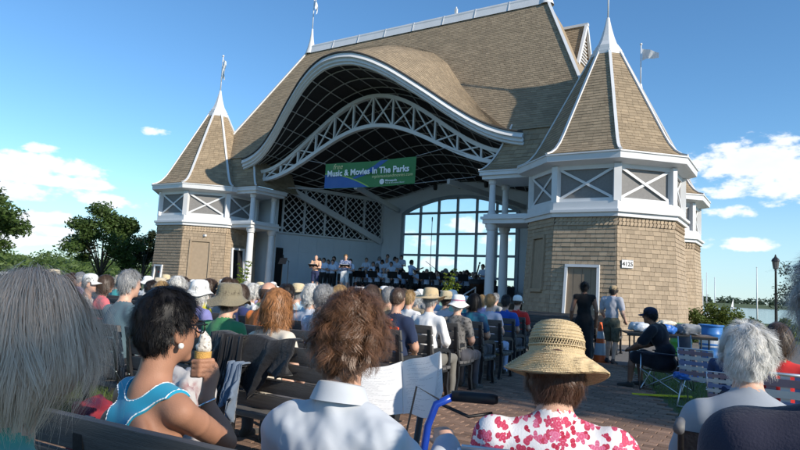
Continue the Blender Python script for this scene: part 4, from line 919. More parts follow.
def boat(x, D, mast, label, sail=False, L_=5.5, rz=.4):
    p = at_depth(x, 306, D); o = empty('sailing_boat', (p[0], p[1], -1.1), rz, label=label, cat='boat'); m = MB(); H_ = []
    for t in np.linspace(-1, 1, 11):
        w = .9*(1-abs(t)**2.6)*(1 if t < 0 else 1)+.02; sh = .62+.18*t*t; H_.append([(t*L_/2, -w, sh), (t*L_/2, -w*.75, .1), (t*L_/2, 0, -.15), (t*L_/2, w*.75, .1), (t*L_/2, w, sh)])
    m.grid(H_); m.add([r[0] for r in H_]+[r[4] for r in H_], [(i, i+11, i+12, i+1) for i in range(10)]); m.build('hull', WHITE, o, angle=50)
    m = MB(); m.box((.1, 0, .85), (1.8, .9, .35)); m.build('cabin', WHITE, o, bevel=.05)
    m = MB(); m.tube([(.5, 0, .3), (.5, 0, mast)], [.07, .045], 8); m.build('mast', mk('mast_alloy', (.6, .61, .63), rough=.4), o, smooth=True)
    m = MB(); m.tube([(.45, 0, 1.5), (-2.2, 0, 1.45)], .05, 6); m.build('boom', mk('mast_alloy', (.6,)*3), o)
    if sail: m = MB(); m.grid([[(.42-2.5*i/6*(1-k/8), .25*math.sin(i/6*3)*(1-k/8), 1.6+(mast-1.8)*k/8) for k in range(9)] for i in range(7)]); m.build('sail', FLAG, o, smooth=True)
    return o
boat(699.5, 78, 5.6, 'moored sailing boat with a bare mast nearest the turret wall', rz=.3)
boat(704.5, 92, 7.2, 'moored sailing boat with the tallest bare mast behind the leafy shrub', rz=.5)
boat(711.5, 84, 6.2, 'moored sailing boat with bare mast above the leafy shrub', rz=.2)
boat(733, 520, 8.5, 'far-off sailing boat with white sail raised on the lake', sail=True)
# leafy plants in front of the stage
def tall_plant(x, D, h, n, label, seed):
    g = random.Random(seed); p = ground_at(x, D); o = empty('tall_plant', (p[0], p[1], .004), label=label, cat='plant')
    m = MB(); m.lathe([(.17, 0), (.23, .4), (.25, .4), (.22, .34)], 16); m.build('pot', mk('terracotta', (.3, .13, .07)), o, angle=40); C = []; Rd = []
    for i in range(n):
        a = g.uniform(0, 6.28); s = g.uniform(.05, .32); hh = h*g.uniform(.6, 1)
        pts = [(0, 0, .3), (s*.5*math.cos(a), s*.5*math.sin(a), hh*.55), (s*math.cos(a), s*math.sin(a), hh)]; q = MB(); q.tube(pts, [.012, .009, .004], 5); q.build('stem', LEAFY, o)
        for t in np.linspace(.3, 1, 9): C.append((s*t*math.cos(a), s*t*math.sin(a), .3+(hh-.3)*t)); Rd.append((.13, .13, .07))
    V, Fq, T = leaf_cloud(C, Rd, 7, .075, seed=seed, shell=.2); meshobj('leaf_mass', fast_mesh('leaf_mass', V, [Fq], leafmat('leaf_bright', (.16, .22, .03)), tint=T), o)
tall_plant(450, 23.5, 2.35, 7, 'tall yellow-green potted plant standing in front of the orchestra', 3)
tall_plant(242, 27.5, 2.3, 6, 'leafy potted plant beside the columns of the tower with the dark doorway', 5)
# ------------------------------------------------------------------ bodies: one continuous surface grown from a distance field
def V3(*a): return np.array(a, float)
def cap(a, b, r0, r1, k=.03, m=0): return ('c', V3(*a), V3(*b), r0, r1, k, m)
def ell(c, r, k=.03, m=0, rot=None): return ('e', V3(*c), V3(*r), rot, k, m)
def rotx(a): c, s = math.cos(a), math.sin(a); return np.array([[1, 0, 0], [0, c, -s], [0, s, c]])
def roty(a): c, s = math.cos(a), math.sin(a); return np.array([[c, 0, s], [0, 1, 0], [-s, 0, c]])
def rotz(a): c, s = math.cos(a), math.sin(a); return np.array([[c, -s, 0], [s, c, 0], [0, 0, 1]])
def prim_box(p, pad):
    if p[0] == 'c':
        r = max(p[3], p[4]); return np.minimum(p[1], p[2])-r-pad, np.maximum(p[1], p[2])+r+pad
    r = p[2].max() if p[3] is not None else p[2]; return p[1]-r-pad, p[1]+r+pad
class Field:
    def __init__(s, prims, h, lo=None, hi=None):
        s.h = h; B = [prim_box(p, .05) for p in prims]
        s.lo = np.min([b[0] for b in B], 0) if lo is None else np.maximum(np.min([b[0] for b in B], 0), lo)
        s.hi = np.max([b[1] for b in B], 0) if hi is None else np.minimum(np.max([b[1] for b in B], 0), hi)
        s.n = np.ceil((s.hi-s.lo)/h).astype(int)+1; s.F = np.full(s.n, .06, np.float32); s.M = np.zeros(s.n, np.int8)
        s.ax = [s.lo[i]+np.arange(s.n[i])*h for i in range(3)]
        for p in prims: s.add(p)
    def sub(s, p, pad):
        a, b = prim_box(p, pad); i0 = np.clip(np.floor((a-s.lo)/s.h).astype(int), 0, s.n); i1 = np.clip(np.ceil((b-s.lo)/s.h).astype(int)+1, 0, s.n)
        return tuple(slice(i0[i], i1[i]) for i in range(3))
    def dist(s, p, sl):
        X = s.ax[0][sl[0]][:, None, None]; Y = s.ax[1][sl[1]][None, :, None]; Z = s.ax[2][sl[2]][None, None, :]
        if p[0] == 'c':
            a, b = p[1], p[2]; d = b-a; dd = max(d@d, 1e-9)
            t = np.clip(((X-a[0])*d[0]+(Y-a[1])*d[1]+(Z-a[2])*d[2])/dd, 0, 1)
            return np.sqrt((X-a[0]-t*d[0])**2+(Y-a[1]-t*d[1])**2+(Z-a[2]-t*d[2])**2)-(p[3]+(p[4]-p[3])*t)
        c, r, rot = p[1], p[2], p[3]; x, y, z = X-c[0], Y-c[1], Z-c[2]
        if rot is not None: x, y, z = rot[0, 0]*x+rot[1, 0]*y+rot[2, 0]*z, rot[0, 1]*x+rot[1, 1]*y+rot[2, 1]*z, rot[0, 2]*x+rot[1, 2]*y+rot[2, 2]*z
        k0 = np.sqrt((x/r[0])**2+(y/r[1])**2+(z/r[2])**2); k1 = np.sqrt((x/r[0]**2)**2+(y/r[1]**2)**2+(z/r[2]**2)**2)
        return k0*(k0-1)/np.maximum(k1, 1e-6)
    def add(s, p):
        k = p[-2]; sl = s.sub(p, max(k, .0)+.05)
        if any(q.stop <= q.start for q in sl): return
        d = s.dist(p, sl).astype(np.float32); f = s.F[sl]
        nearer = d < f
        if k > 0: hh = np.maximum(k-np.abs(f-d), 0)/k; out = np.minimum(f, d)-hh*hh*k*.25
        else: out = np.minimum(f, d)
        s.M[sl] = np.where(nearer, p[-1], s.M[sl]); s.F[sl] = out
    def grid(s): return s.ax[0][:, None, None], s.ax[1][None, :, None], s.ax[2][None, None, :]
    def folds(s, amp, freq, seed, mats=None, stretch=(1, 1, .45)):
        g = np.random.default_rng(seed); X, Y, Z = s.grid(); acc = 0
        for i in range(7):
            k = g.normal(size=3)*freq*np.array(stretch); ph = g.random()*6.28; acc = acc+np.sin(k[0]*X+k[1]*Y+k[2]*Z+ph+1.5*np.sin(.6*k[1]*X-.5*k[0]*Y+.7*k[2]*Z))
        acc = (acc/7*amp*2).astype(np.float32); s.F += acc if mats is None else np.where(np.isin(s.M, mats), acc, 0)
    def mesh(s):
        F = s.F; S = F < 0; n = s.n; h = s.h
        c = [S[i:n[0]-1+i, j:n[1]-1+j, k:n[2]-1+k] for i in (0, 1) for j in (0, 1) for k in (0, 1)]
        cnt = sum(x.astype(np.int8) for x in c); act = (cnt > 0) & (cnt < 8); I = np.argwhere(act); idx = np.full(act.shape, -1, np.int32); idx[act] = np.arange(len(I))
        P = np.zeros((len(I), 3)); W = np.zeros(len(I))
        cor = [(i, j, k) for i in (0, 1) for j in (0, 1) for k in (0, 1)]
        val = [F[I[:, 0]+i, I[:, 1]+j, I[:, 2]+k] for i, j, k in cor]
        for a in range(8):
            for b in range(a+1, 8):
                df = [cor[b][q]-cor[a][q] for q in range(3)]
                if sum(abs(q) for q in df) != 1: continue
                x = (val[a] < 0) != (val[b] < 0); t = np.where(x, val[a]/np.where(val[a]-val[b] == 0, 1, val[a]-val[b]), 0)
                p = np.array(cor[a])[None, :]+t[:, None]*np.array(df)[None, :]; P += np.where(x[:, None], p, 0); W += x
        P = (P/W[:, None]+I)*h+s.lo
        Fs = []
        for ax in range(3):
            A = np.moveaxis(S, ax, 0); J = np.moveaxis(idx, ax, 0); x = A[:-1] != A[1:]; x = x[:, 1:-1, 1:-1]; Q = np.argwhere(x)
            if not len(Q): continue
            i, j, k = Q[:, 0], Q[:, 1]+1, Q[:, 2]+1; q = np.stack([J[i, j-1, k-1], J[i, j, k-1], J[i, j, k], J[i, j-1, k]], 1); ins = A[i, j, k]
            if ax == 1: ins = ~ins
            q = np.where(ins[:, None], q, q[:, ::-1]); Fs.append(q)
        Fq = np.concatenate(Fs); mv = s.M[np.clip(np.round((P-s.lo)/h).astype(int), 0, n-1)[:, 0], np.clip(np.round((P-s.lo)/h).astype(int), 0, n-1)[:, 1], np.clip(np.round((P-s.lo)/h).astype(int), 0, n-1)[:, 2]]
        good = (Fq >= 0).all(1); Fq = Fq[good]; fm = mv[Fq[:, 0]]
        return P, Fq, fm
    def build(s, name, mats, relax=1):
        P, Fq, fm = s.mesh()
        for _ in range(relax):
            acc = np.zeros_like(P); c = np.zeros(len(P))
            for a in range(4): np.add.at(acc, Fq[:, a], P[Fq[:, (a+1) % 4]]); np.add.at(acc, Fq[:, a], P[Fq[:, a-1]]); np.add.at(c, Fq[:, a], 2)
            P = P*.5+.5*acc/np.maximum(c, 1)[:, None]
        return fast_mesh(name, P, [Fq], mats, mi=[fm], smooth=True)
# joint sets -----------------------------------------------------------------------------------------------
SIT = dict(pel=(0, .02, .53), wai=(0, -.02, .70), che=(0, -.02, .895), nek=(0, -.01, 1.09), hed=(0, .03, 1.255),
    lsh=(-.175, -.02, 1.0), rsh=(.175, -.02, 1.0), lel=(-.235, .04, .76), rel=(.235, .04, .76), lwr=(-.11, .25, .66), rwr=(.11, .25, .66), lha=(-.05, .31, .64), rha=(.05, .31, .64),
    lhi=(-.09, .04, .53), rhi=(.09, .04, .53), lkn=(-.12, .47, .52), rkn=(.12, .47, .52), lan=(-.12, .45, .09), ran=(.12, .45, .09), lto=(-.14, .62, .035), rto=(.14, .62, .035))
STD = dict(pel=(0, 0, .93), wai=(0, .0, 1.10), che=(0, -.01, 1.31), nek=(0, -.015, 1.47), hed=(0, .02, 1.615),
    lsh=(-.185, -.01, 1.415), rsh=(.185, -.01, 1.415), lel=(-.25, -.03, 1.13), rel=(.25, -.03, 1.13), lwr=(-.26, .06, .90), rwr=(.26, .06, .90), lha=(-.255, .10, .81), rha=(.255, .10, .81),
    lhi=(-.09, 0, .90), rhi=(.09, 0, .90), lkn=(-.105, .02, .50), rkn=(.105, .02, .50), lan=(-.11, -.02, .09), ran=(.11, -.02, .09), lto=(-.13, .15, .03), rto=(.13, .15, .03))
def rel(J, **k): q = dict(J); q.update(k); return q
HOLD = rel(STD, lel=(-.25, .06, 1.15), rel=(.25, .06, 1.15), lwr=(-.12, .27, 1.17), rwr=(.12, .27, 1.17), lha=(-.06, .32, 1.18), rha=(.06, .32, 1.18))
SITHOLD = rel(SIT, lel=(-.25, .08, .80), rel=(.25, .08, .80), lwr=(-.14, .30, .92), rwr=(.16, .28, .86), lha=(-.09, .34, .97), rha=(.11, .34, .87))
COND = rel(STD, lel=(-.30, .12, 1.25), rel=(.30, .14, 1.26), lwr=(-.30, .36, 1.30), rwr=(.36, .38, 1.36), lha=(-.29, .44, 1.33), rha=(.37, .47, 1.40))
def head_prims(J, m=0, face=True):
    c = V3(*J['hed']); H = [cap(V3(*J['nek'])-V3(0, .005, .05), c+V3(0, -.02, -.06), .058, .052, .03, m), ell(c+V3(0, -.008, .02), (.074, .094, .098), .02, m), ell(c+V3(0, .028, -.045), (.056, .066, .072), .03, m)]
    H += [ell(c+V3(x, -.005, -.015), (.012, .022, .032), .008, m) for x in (-.076, .076)]
    if face: H += [cap(c+V3(0, .088, .02), c+V3(0, .108, -.022), .010, .014, .014, m), ell(c+V3(0, .078, -.062), (.022, .014, .008), .01, m), ell(c+V3(0, .072, -.098), (.024, .02, .018), .02, m), cap(c+V3(-.035, .078, .034), c+V3(.035, .078, .034), .012, .012, .015, m)]
    return H
def hand_prims(w, h_, up=(0, 0, 1), m=0, k=.012):
    w, h_ = V3(*w), V3(*h_); d = h_-w; d = d/np.linalg.norm(d); s = np.cross(d, V3(*up)); s = s/(np.linalg.norm(s)+1e-9); n = np.cross(s, d)
    P = [cap(w, w+d*.07, .026, .032, .02, m)]
    for i, (o, L_) in enumerate(((-.028, .055), (-.010, .065), (.010, .06), (.027, .045))):
        a = w+d*.075+s*o; b = a+d*L_*.55-n*.006; P += [cap(a, b, .0095, .009, k, m), cap(b, b+d*L_*.4-n*.022, .009, .0075, k*.5, m)]
    P += [cap(w+d*.03-s*.03, w+d*.065-s*.05-n*.01, .012, .0095, .012, m), cap(w+d*.065-s*.05-n*.01, w+d*.09-s*.048-n*.02, .0095, .008, .008, m)]
    return P
def body_prims(J, W=1., sleeve=.55, legs='long', hands=True, bust=0., skirt=False, torso=True, thick=.0, scoop=False):
    j = {k: V3(*v) for k, v in J.items()}; P = []; t = thick
    for s in 'lr':
        hi, kn, an, to = j[s+'hi'], j[s+'kn'], j[s+'an'], j[s+'to']
        P.append(cap(hi, lerp(hi, kn, 1.), .088*W, .062*W, .03, 2))
        if legs == 'long': P.append(cap(kn, an, .062, .048, .02, 2))
        elif legs == 'shorts': P[-1] = cap(hi, lerp(hi, kn, .85), .098*W, .082*W, .03, 2); P += [cap(lerp(hi, kn, .8), kn, .06, .052, .0, 0), cap(kn, lerp(kn, an, .35), .05, .054, .02, 0), cap(lerp(kn, an, .35), an, .054, .034, .02, 0)]
        P += [cap(an-V3(0, .03, .03), to, .042, .034, .01, 3), cap(an, an-V3(0, .03, .04), .04, .04, .01, 3)]
    P += [ell(j['pel'], (.165*W, .125*W, .115), .05, 2), ell(j['wai'], (.142*W, .112*W, .15), .05, 1), ell(j['che'], (.158*W, .108*W, .175), .05, 1)]
    P += [cap(j['lsh']+V3(.02, 0, -.005), j['rsh']-V3(.02, 0, .005), .066*W+t, .066*W+t, .04, 1), cap(j['nek']-V3(0, .01, .035), lerp(j['nek'], j['lsh'], .75)+V3(0, 0, .0), .05, .05, .03, 1), cap(j['nek']-V3(0, .01, .035), lerp(j['nek'], j['rsh'], .75), .05, .05, .03, 1)]
    if scoop: P[-2:] = [cap(j['nek']-V3(0, .01, .05), lerp(j['nek'], j[s+'sh'], .55)-V3(0, 0, .02), .046, .04, .03, 0) for s in 'lr']
    if bust: P += [ell(j['che']+V3(x, .085, -.01), (.07*bust, .06*bust, .07*bust), .03, 1) for x in (-.075, .075)]
    if skirt: P += [cap(j['pel'], lerp(j['lan'], j['ran'], .5)+V3(0, 0, .18), .16*W, .19*W, .05, 1), ell(lerp(j['lan'], j['ran'], .5)+V3(0, 0, .25), (.2, .16, .1), .05, 1)]
    for s in 'lr':
        sh, e, w, h_ = j[s+'sh'], j[s+'el'], j[s+'wr'], j[s+'ha']
        if sleeve >= 1.9: P += [cap(sh, e, .06*W, .05*W, .03, 1), cap(e, lerp(e, w, .95), .05*W, .042*W, .02, 1)]
        else:
            P += [cap(sh, e, .05*W, .041*W, .03, 0), cap(e, lerp(e, w, .35), .041*W, .038*W, .02, 0), cap(lerp(e, w, .35), w, .038*W, .027, .02, 0)]
            if sleeve > 0: P.append(cap(sh, lerp(sh, e, sleeve), .066*W, .062*W, .02, 1))
        P += [cap(w, lerp(w, h_, .4), .027, .028, .015, 0)]
        if hands: P += hand_prims(w, h_)
    return P
TPL = {}
def template(key, J, h=.0165, **kw):
    if key in TPL: return TPL[key]
    P = body_prims(J, **kw)+head_prims(J); f = Field(P, h); f.folds(.010, 15, len(TPL), mats=[1, 2]); f.folds(.006, 34, len(TPL)+50, mats=[1, 2])
    me = f.build('person', [SKIN[0], SKIN[0], SKIN[0], SKIN[0]]); TPL[key] = (me, J); return TPL[key]
# hair --------------------------------------------------------------------------------------------------------
SK = np.array([.080, .100, .108]); SKC = np.array([0, -.008, .018])
def strands(n, L0, L1, layer, grav, curl, cfreq, wid, segs, seed, hl=(.052, .055), nape=-.07, out=.0, part=(0, .03), spread=1., clump=0, cr=.012, tuck=0., own=.05, maxz=9, ear=0):
    """tapered hair ribbons that leave the scalp, fall under gravity and rest on the skull; clump = number of locks that share curl and course"""
    g = np.random.default_rng(seed); P = []; nl = clump or n
    while len(P) < nl:
        d = g.normal(size=3); d /= np.linalg.norm(d); p = SKC+d*SK
        if (p[1]-hl[0])*.72-(p[2]-hl[1])*.70 > 0 or p[2] < nape or p[2] > maxz or (ear and abs(p[0]) > .052 and p[1] > -.035 and p[2] < .012) or (abs(p[0]) > .06 and p[1] > .02 and p[2] < .02): continue
        P.append(p)
    P = np.array(P); k = np.arange(n) % nl; ph = (g.random(nl)*6.28)[k]; L_ = g.uniform(L0, L1, nl)[k]; lay = (layer*g.random(nl)**.7)[k]; tl_ = g.normal(size=(nl, 3))[k]; cs = np.where(g.random(nl) < .5, -1., 1.)[k]; tn = g.random(nl)[k]; P = P[k]
    if clump:
        P = P+g.normal(size=(n, 3))*cr*.6; q = (P-SKC)/SK; P = SKC+q/np.linalg.norm(q, axis=1)[:, None]*SK; ph = ph+g.normal(size=n)*.35; L_ = L_*g.uniform(.82, 1.1, n); lay = lay+.006*g.random(n)
    N = (P-SKC)/SK**2; N /= np.linalg.norm(N, axis=1)[:, None]
    crown = np.array([part[0], part[1]-.06, .12]); T = (P-crown)*np.array([1.4, .8, 1]); T -= N*(T*N).sum(1)[:, None]; T /= np.linalg.norm(T, axis=1)[:, None]+1e-9
    T = T*spread+tl_*.25; ds = L_/segs
    V = np.zeros((n, segs+1, 2, 3)); p = P+N*.002; vel = T+N*(.4+out); vel /= np.linalg.norm(vel, axis=1)[:, None]; drift = g.normal(size=(nl, 3))[k]*.04
    for s in range(segs+1):
        t = s/segs; nn = (p-SKC)/SK**2; nn /= np.linalg.norm(nn, axis=1)[:, None]; sd = np.cross(vel, nn); sd /= np.linalg.norm(sd, axis=1)[:, None]+1e-9
        c = p.copy()
        if curl: c += (sd*np.cos(ph+cs*cfreq*t*L_/L1)[:, None]+nn*np.sin(ph+cs*cfreq*t*L_/L1)[:, None])*curl*min(1, t*2.5)
        wv = wid*(1-.6*t); V[:, s, 0] = c-sd*wv; V[:, s, 1] = c+sd*wv
        vel = vel*(1-grav)+np.array([0, 0, -1.])*grav+g.normal(size=(n, 3))*own+drift
        if tuck: rd = (p-SKC)*np.array([1, 1, 0.]); rd /= np.linalg.norm(rd, axis=1)[:, None]+1e-6; vel -= rd*tuck*smooth01((-.01-p[:, 2])/.06)[:, None]
        vel /= np.linalg.norm(vel, axis=1)[:, None]
        p = p+vel*ds[:, None]; q = (p-SKC)/(SK+(.004+lay)[:, None]); r = np.linalg.norm(q, axis=1); ins = r < 1
        p = np.where(ins[:, None], SKC+q/np.maximum(r, 1e-6)[:, None]*(SK+(.004+lay)[:, None]), p)
    base = (np.arange(n)*(segs+1)*2)[:, None, None]; s = np.arange(segs)[None, :, None]*2; Fq = (base+s+np.array([0, 1, 3, 2])[None, None, :]).reshape(-1, 4)
    tint = np.clip(.6*tn+.4*g.random(n), 0, 1) if clump else g.random(n)
    return V.reshape(-1, 3), Fq, np.repeat(tint, (segs+1)*2)
def hair_mesh(kind, dens=1., wid=1., seed=0, h=.008):
    lo = dict(short=-.075, bob=-.13, curly=-.12, wavy=-.20, fringe=-.08, bun=-.07, buzz=-.07)[kind]; ex = dict(short=.010, bob=.014, curly=.03, wavy=.03, fringe=.006, bun=.008, buzz=.004)[kind]
    P = [ell(SKC, SK+ex, .0)]
    if kind in ('bob', 'wavy', 'curly'): P += [cap((0, -.025, 0), (0, -.035, lo+.04), .085+ex, .08+ex*.8, .03)]
    if kind == 'bun': P += [ell((0, -.095, .075), (.042, .036, .042), .015)]
    f = Field(P, h); X, Y, Z = f.grid(); hlY = .052
    f.folds(.008 if kind in ('curly', 'wavy') else .005, 60, seed)
    cut = np.maximum((Y-hlY)*.72-(Z-.055)*.70, lo+.02-Z); cut = np.maximum(cut, np.minimum(np.minimum(.062-abs(X), 0)*-1*0+(Y-.012), (.03-Z)) if kind in ('bob', 'wavy', 'curly') else np.minimum(np.minimum(abs(X)-.06, Y+.01), .02-Z))
    if kind == 'fringe': cut = np.maximum(cut, Z-.045)
    f.F = np.maximum(f.F, cut.astype(np.float32)); P, Fq, fm = f.mesh()
    K = dict(short=(2200, .03, .05, .012, .12, .0, 0, .0011, 4), bob=(2200, .14, .19, .012, .3, .002, 5, .0012, 8), curly=(2600, .06, .12, .03, .12, .010, 12, .0014, 9), wavy=(3000, .16, .28, .026, .28, .010, 12, .0014, 10), fringe=(600, .02, .04, .008, .2, .0, 0, .0016, 4), bun=(1000, .05, .09, .006, .02, 0, 0, .0016, 5), buzz=(900, .008, .015, .006, .1, 0, 0, .0014, 2))[kind]
    n, L0, L1, lay, gr, cu, cf, wd, sg = K; V2, F2, T2 = strands(int(n*dens), L0, L1, lay, gr, cu, cf, wd*wid, sg, seed, clump=dict(curly=150, wavy=130, bob=220, short=240).get(kind, 0), tuck=.06 if kind in ('bob', 'wavy') else 0)
    if kind == 'fringe': ok = (V2.reshape(-1, (sg+1)*2, 3)[:, 0, 2] < .05); V2 = V2.reshape(-1, (sg+1)*2, 3)[ok].reshape(-1, 3); nn = int(ok.sum()); F2 = F2[:nn*sg]; T2 = T2[:nn*(sg+1)*2]
    V = np.concatenate([P, V2]); T = np.concatenate([np.full(len(P), .35), T2])
    return fast_mesh('hair', V, [Fq, F2+len(P)], SKIN[0], tint=T, smooth=True)
HT = {}
def hair_tpl(kind, v=0):
    if (kind, v) not in HT: HT[(kind, v)] = hair_mesh(kind, seed=v*7+3)
    return HT[(kind, v)]
# hats (origin = skull centre) ----------------------------------------------------------------------------------
def lathe_np(prof, n, wob=None, sq=(1, 1.2), tilt=0.):
    V = []; F_ = []
    for i, (r, z) in enumerate(prof):
        for k in range(n):
            t = 2*math.pi*k/n; zz = z+(wob(t, r) if wob else 0); x, y = r*math.cos(t)*sq[0], r*math.sin(t)*sq[1]; V.append((x, y-.008, zz+tilt*y))
    for i in range(len(prof)-1):
        for k in range(n): F_.append((i*n+k, i*n+(k+1) % n, (i+1)*n+(k+1) % n, (i+1)*n+k))
    return V, F_
def hat_mesh(kind):
    m = MB()
    if kind == 'straw': pr = [(.185, .028), (.15, .032), (.12, .036), (.100, .045), (.097, .085), (.092, .125), (.075, .147), (.04, .155), (.0005, .157)]; wob = lambda t, r: (.022*math.cos(2*t)+.012*math.sin(3*t))*max(0, (r-.1)/.085); sq = (1, 1.12)
    elif kind == 'sunhat': pr = [(.165, -.02), (.13, .012), (.105, .035), (.099, .06), (.094, .105), (.075, .138), (.04, .15), (.0005, .152)]; wob = lambda t, r: .02*math.sin(3*t+1)*max(0, (r-.1)/.065); sq = (1, 1.12)
    elif kind == 'bucket': pr = [(.175, -.035), (.15, -.012), (.122, .015), (.104, .038), (.100, .07), (.095, .11), (.082, .135), (.05, .142), (.0005, .144)]; wob = lambda t, r: (.02*math.sin(2*t+.6)+.012*math.sin(5*t))*max(0, (r-.1)/.075)+.004*math.sin(7*t+r*60); sq = (1, 1.12)
    elif kind == 'cap': pr = [(.096, .03), (.097, .05), (.093, .085), (.078, .118), (.05, .136), (.02, .143), (.0005, .145)]; wob = None; sq = (.93, 1.12)
    V, F_ = lathe_np(pr, 40, wob, sq); m.add(V, F_)
    V2 = [(x*.975, y*.975, z-.004) for x, y, z in V]; m.add(V2, [tuple(reversed(f)) for f in F_])
    if kind == 'cap':
        G = [[((.075*math.sin(a))*(1-.12*t), .075+.10*math.cos(a)*t+.02*math.cos(a), .034-.012*t+.02*math.sin(a)**2*-1*t) for t in np.linspace(0, 1, 6)] for a in np.linspace(-1.45, 1.45, 15)]
        G = [[(.088*math.sin(a), .045*math.cos(a)+.05+.085*t*max(0, math.cos(a))**.6, .036-.02*t-.022*abs(math.sin(a))**2*t) for t in np.linspace(0, 1, 6)] for a in np.linspace(-1.5, 1.5, 17)]
        m.grid(G); m.grid([[(x, y, z-.004) for x, y, z in r] for r in G])
    me = bpy.data.meshes.new('hat'); me.from_pydata(m.v, [], m.f); me.materials.append(SKIN[0]); me.polygons.foreach_set('use_smooth', np.ones(len(me.polygons), bool)); return me
HAT = {}
def hat_tpl(kind):
    if kind not in HT: HT[kind] = hat_mesh(kind)
    return HT[kind]
def setmat(o, mats):
    for i, m in enumerate(mats):
        o.material_slots[i].link = 'OBJECT'; o.material_slots[i].material = m
def straw_mat(name, c):
    if name in MATS: return MATS[name]
    m = mk(name, c, rough=.75, var=.12, vs=30); t = m.node_tree; n = t.nodes; L = t.links; tcn = n.new('ShaderNodeTexCoord')
    w1 = n.new('ShaderNodeTexWave'); w1.bands_direction = 'Z'; w1.inputs['Scale'].default_value = 60; w1.inputs['Distortion'].default_value = 2; w1.inputs['Detail'].default_value = 2
    L.new(tcn.outputs['Object'], w1.inputs['Vector']); v = n.new('ShaderNodeTexVoronoi'); v.inputs['Scale'].default_value = 180; L.new(tcn.outputs['Object'], v.inputs['Vector'])
    ad = n.new('ShaderNodeMath'); ad.operation = 'ADD'; L.new(w1.outputs['Fac'], ad.inputs[0]); L.new(v.outputs['Distance'], ad.inputs[1]); b = n.new('ShaderNodeBump'); b.inputs['Strength'].default_value = .6; b.inputs['Distance'].default_value = .004; L.new(ad.outputs[0], b.inputs['Height']); L.new(b.outputs[0], n['Principled BSDF'].inputs['Normal'])
    return m
STRAW = straw_mat('straw', (.60, .46, .27)); STRAW2 = straw_mat('straw_pale', (.66, .54, .34))
HC = dict(grey=hairmat('hair_grey', (.30, .30, .30)), white=hairmat('hair_white', (.62, .61, .58)), brown=hairmat('hair_brown', (.07, .043, .028)), dark=hairmat('hair_dark', (.022, .016, .013)), black=hairmat('hair_black', (.008, .007, .007), spec=.25, rough=.5),
    blond=hairmat('hair_blond', (.36, .23, .10)), auburn=hairmat('hair_auburn', (.30, .13, .045)), silver=hairmat('hair_silver', (.42, .41, .40)))
HATM = dict(white=cloth('hat_white', (.74, .74, .72)), olive=cloth('hat_olive', (.21, .18, .12), bump=.4, bs=60), straw=STRAW, pale=STRAW2, beige=cloth('hat_beige', (.48, .41, .30)), greycap=cloth('cap_grey', (.12, .13, .15)), navy=cloth('cap_navy', (.02, .025, .05)), red=cloth('cap_red', (.45, .03, .03)), tan=cloth('cap_tan', (.36, .27, .16)))
CL = {}
def cl(c): 
    key = 'cloth_%02d%02d%02d' % tuple(int(x*99) for x in c)
    return cloth(key, c)
def person(tpl, label, loc, rz, skin, shirt, pants, shoes=(.05, .045, .04), hair=None, hc='brown', hat=None, hm='white', scale=1., head=0., group=None, v=0, cat='person', hairname='hair'):
    me, J = tpl; o = meshobj('person', me); o.location = loc; o.rotation_euler = (0, 0, rz); o.scale = (scale,)*3; tag(o, label, cat, group)
    setmat(o, [SKIN[skin], shirt if not isinstance(shirt, tuple) else cl(shirt), pants if not isinstance(pants, tuple) else cl(pants), cl(shoes)])
    if hair: q = meshobj('hair', hair_tpl(hair, v), o); q.location = J['hed']; q.rotation_euler = (0, 0, head); setmat(q, [HC[hc]])
    if hat: q = meshobj('hat', hat_tpl(hat), o); q.location = J['hed']; q.rotation_euler = (0, 0, head); setmat(q, [HATM[hm]])
    return o
# ------------------------------------------------------------------ the audience on the benches
tS = template('sit', SIT); tSw = template('sit_wide', SIT, W=1.14, sleeve=.6); tSl = template('sit_long', SIT, sleeve=2.0, W=1.04); tSn = template('sit_slim', SIT, W=.93, sleeve=.45, bust=1.)
def sit(x, b, tpl, label, shirt, pants=(.06, .06, .07), skin=1, turn=0., scale=1., **k):
    X, Y = seat_pos(x, b+.22); return person(tpl, label, (X, Y, 0), -ANG+turn, skin, shirt, pants, scale=scale, **k)
G1 = 'spectators on the benches'
sit(126, 3.32, tSw, 'seated man with thick grey hair in a slate blue T-shirt', (.085, .14, .17), hair='short', hc='grey', group=G1, scale=1.045)
sit(228, 3.45, tSw, 'seated person in a wide olive bucket hat and green shirt', (.06, .24, .10), hat='bucket', hm='olive', hair='short', hc='brown', group=G1, skin=1, scale=.985)
sit(276, 3.35, tSn, 'seated person with long wavy auburn hair in a cream top', (.62, .55, .45), hair='wavy', hc='auburn', group=G1, scale=.965)
sit(88, 4.75, tS, 'seated spectator in a white peaked cap and white shirt', (.7, .7, .7), hat='cap', hm='white', hair='short', hc='grey', group=G1, turn=-1.1)
sit(103, 4.9, tSn, 'seated woman with brown bob in a coral pink top', (.62, .13, .15), hair='bob', hc='brown', group=G1, turn=-.3)
sit(198, 4.55, tSn, 'seated woman in a floppy white sun hat and lavender top', (.20, .20, .42), hat='sunhat', hm='white', hair='bob', hc='white', group=G1, scale=.99)
sit(208, 5.75, tS, 'seated person with tousled brown hair in a yellow shirt', (.75, .62, .05), hair='curly', hc='brown', group=G1)
sit(267, 4.6, tSw, 'seated balding man in an orange patterned shirt', (.62, .17, .035), hair='fringe', hc='brown', group=G1, skin=0, scale=1.02)
sit(297, 6.9, tS, 'seated spectator in a pale straw hat and light blue shirt', (.45, .62, .70), hat='straw', hm='pale', hair='short', hc='grey', group=G1)
sit(284, 7.9, tS, 'seated spectator with short dark brown hair beyond the pale straw hat', (.25, .25, .3), hair='short', hc='dark', group=G1)
sit(311, 5.7, tSn, 'seated woman with white curly hair next to the curly brown-haired woman', (.55, .58, .65), hair='curly', hc='white', group=G1)
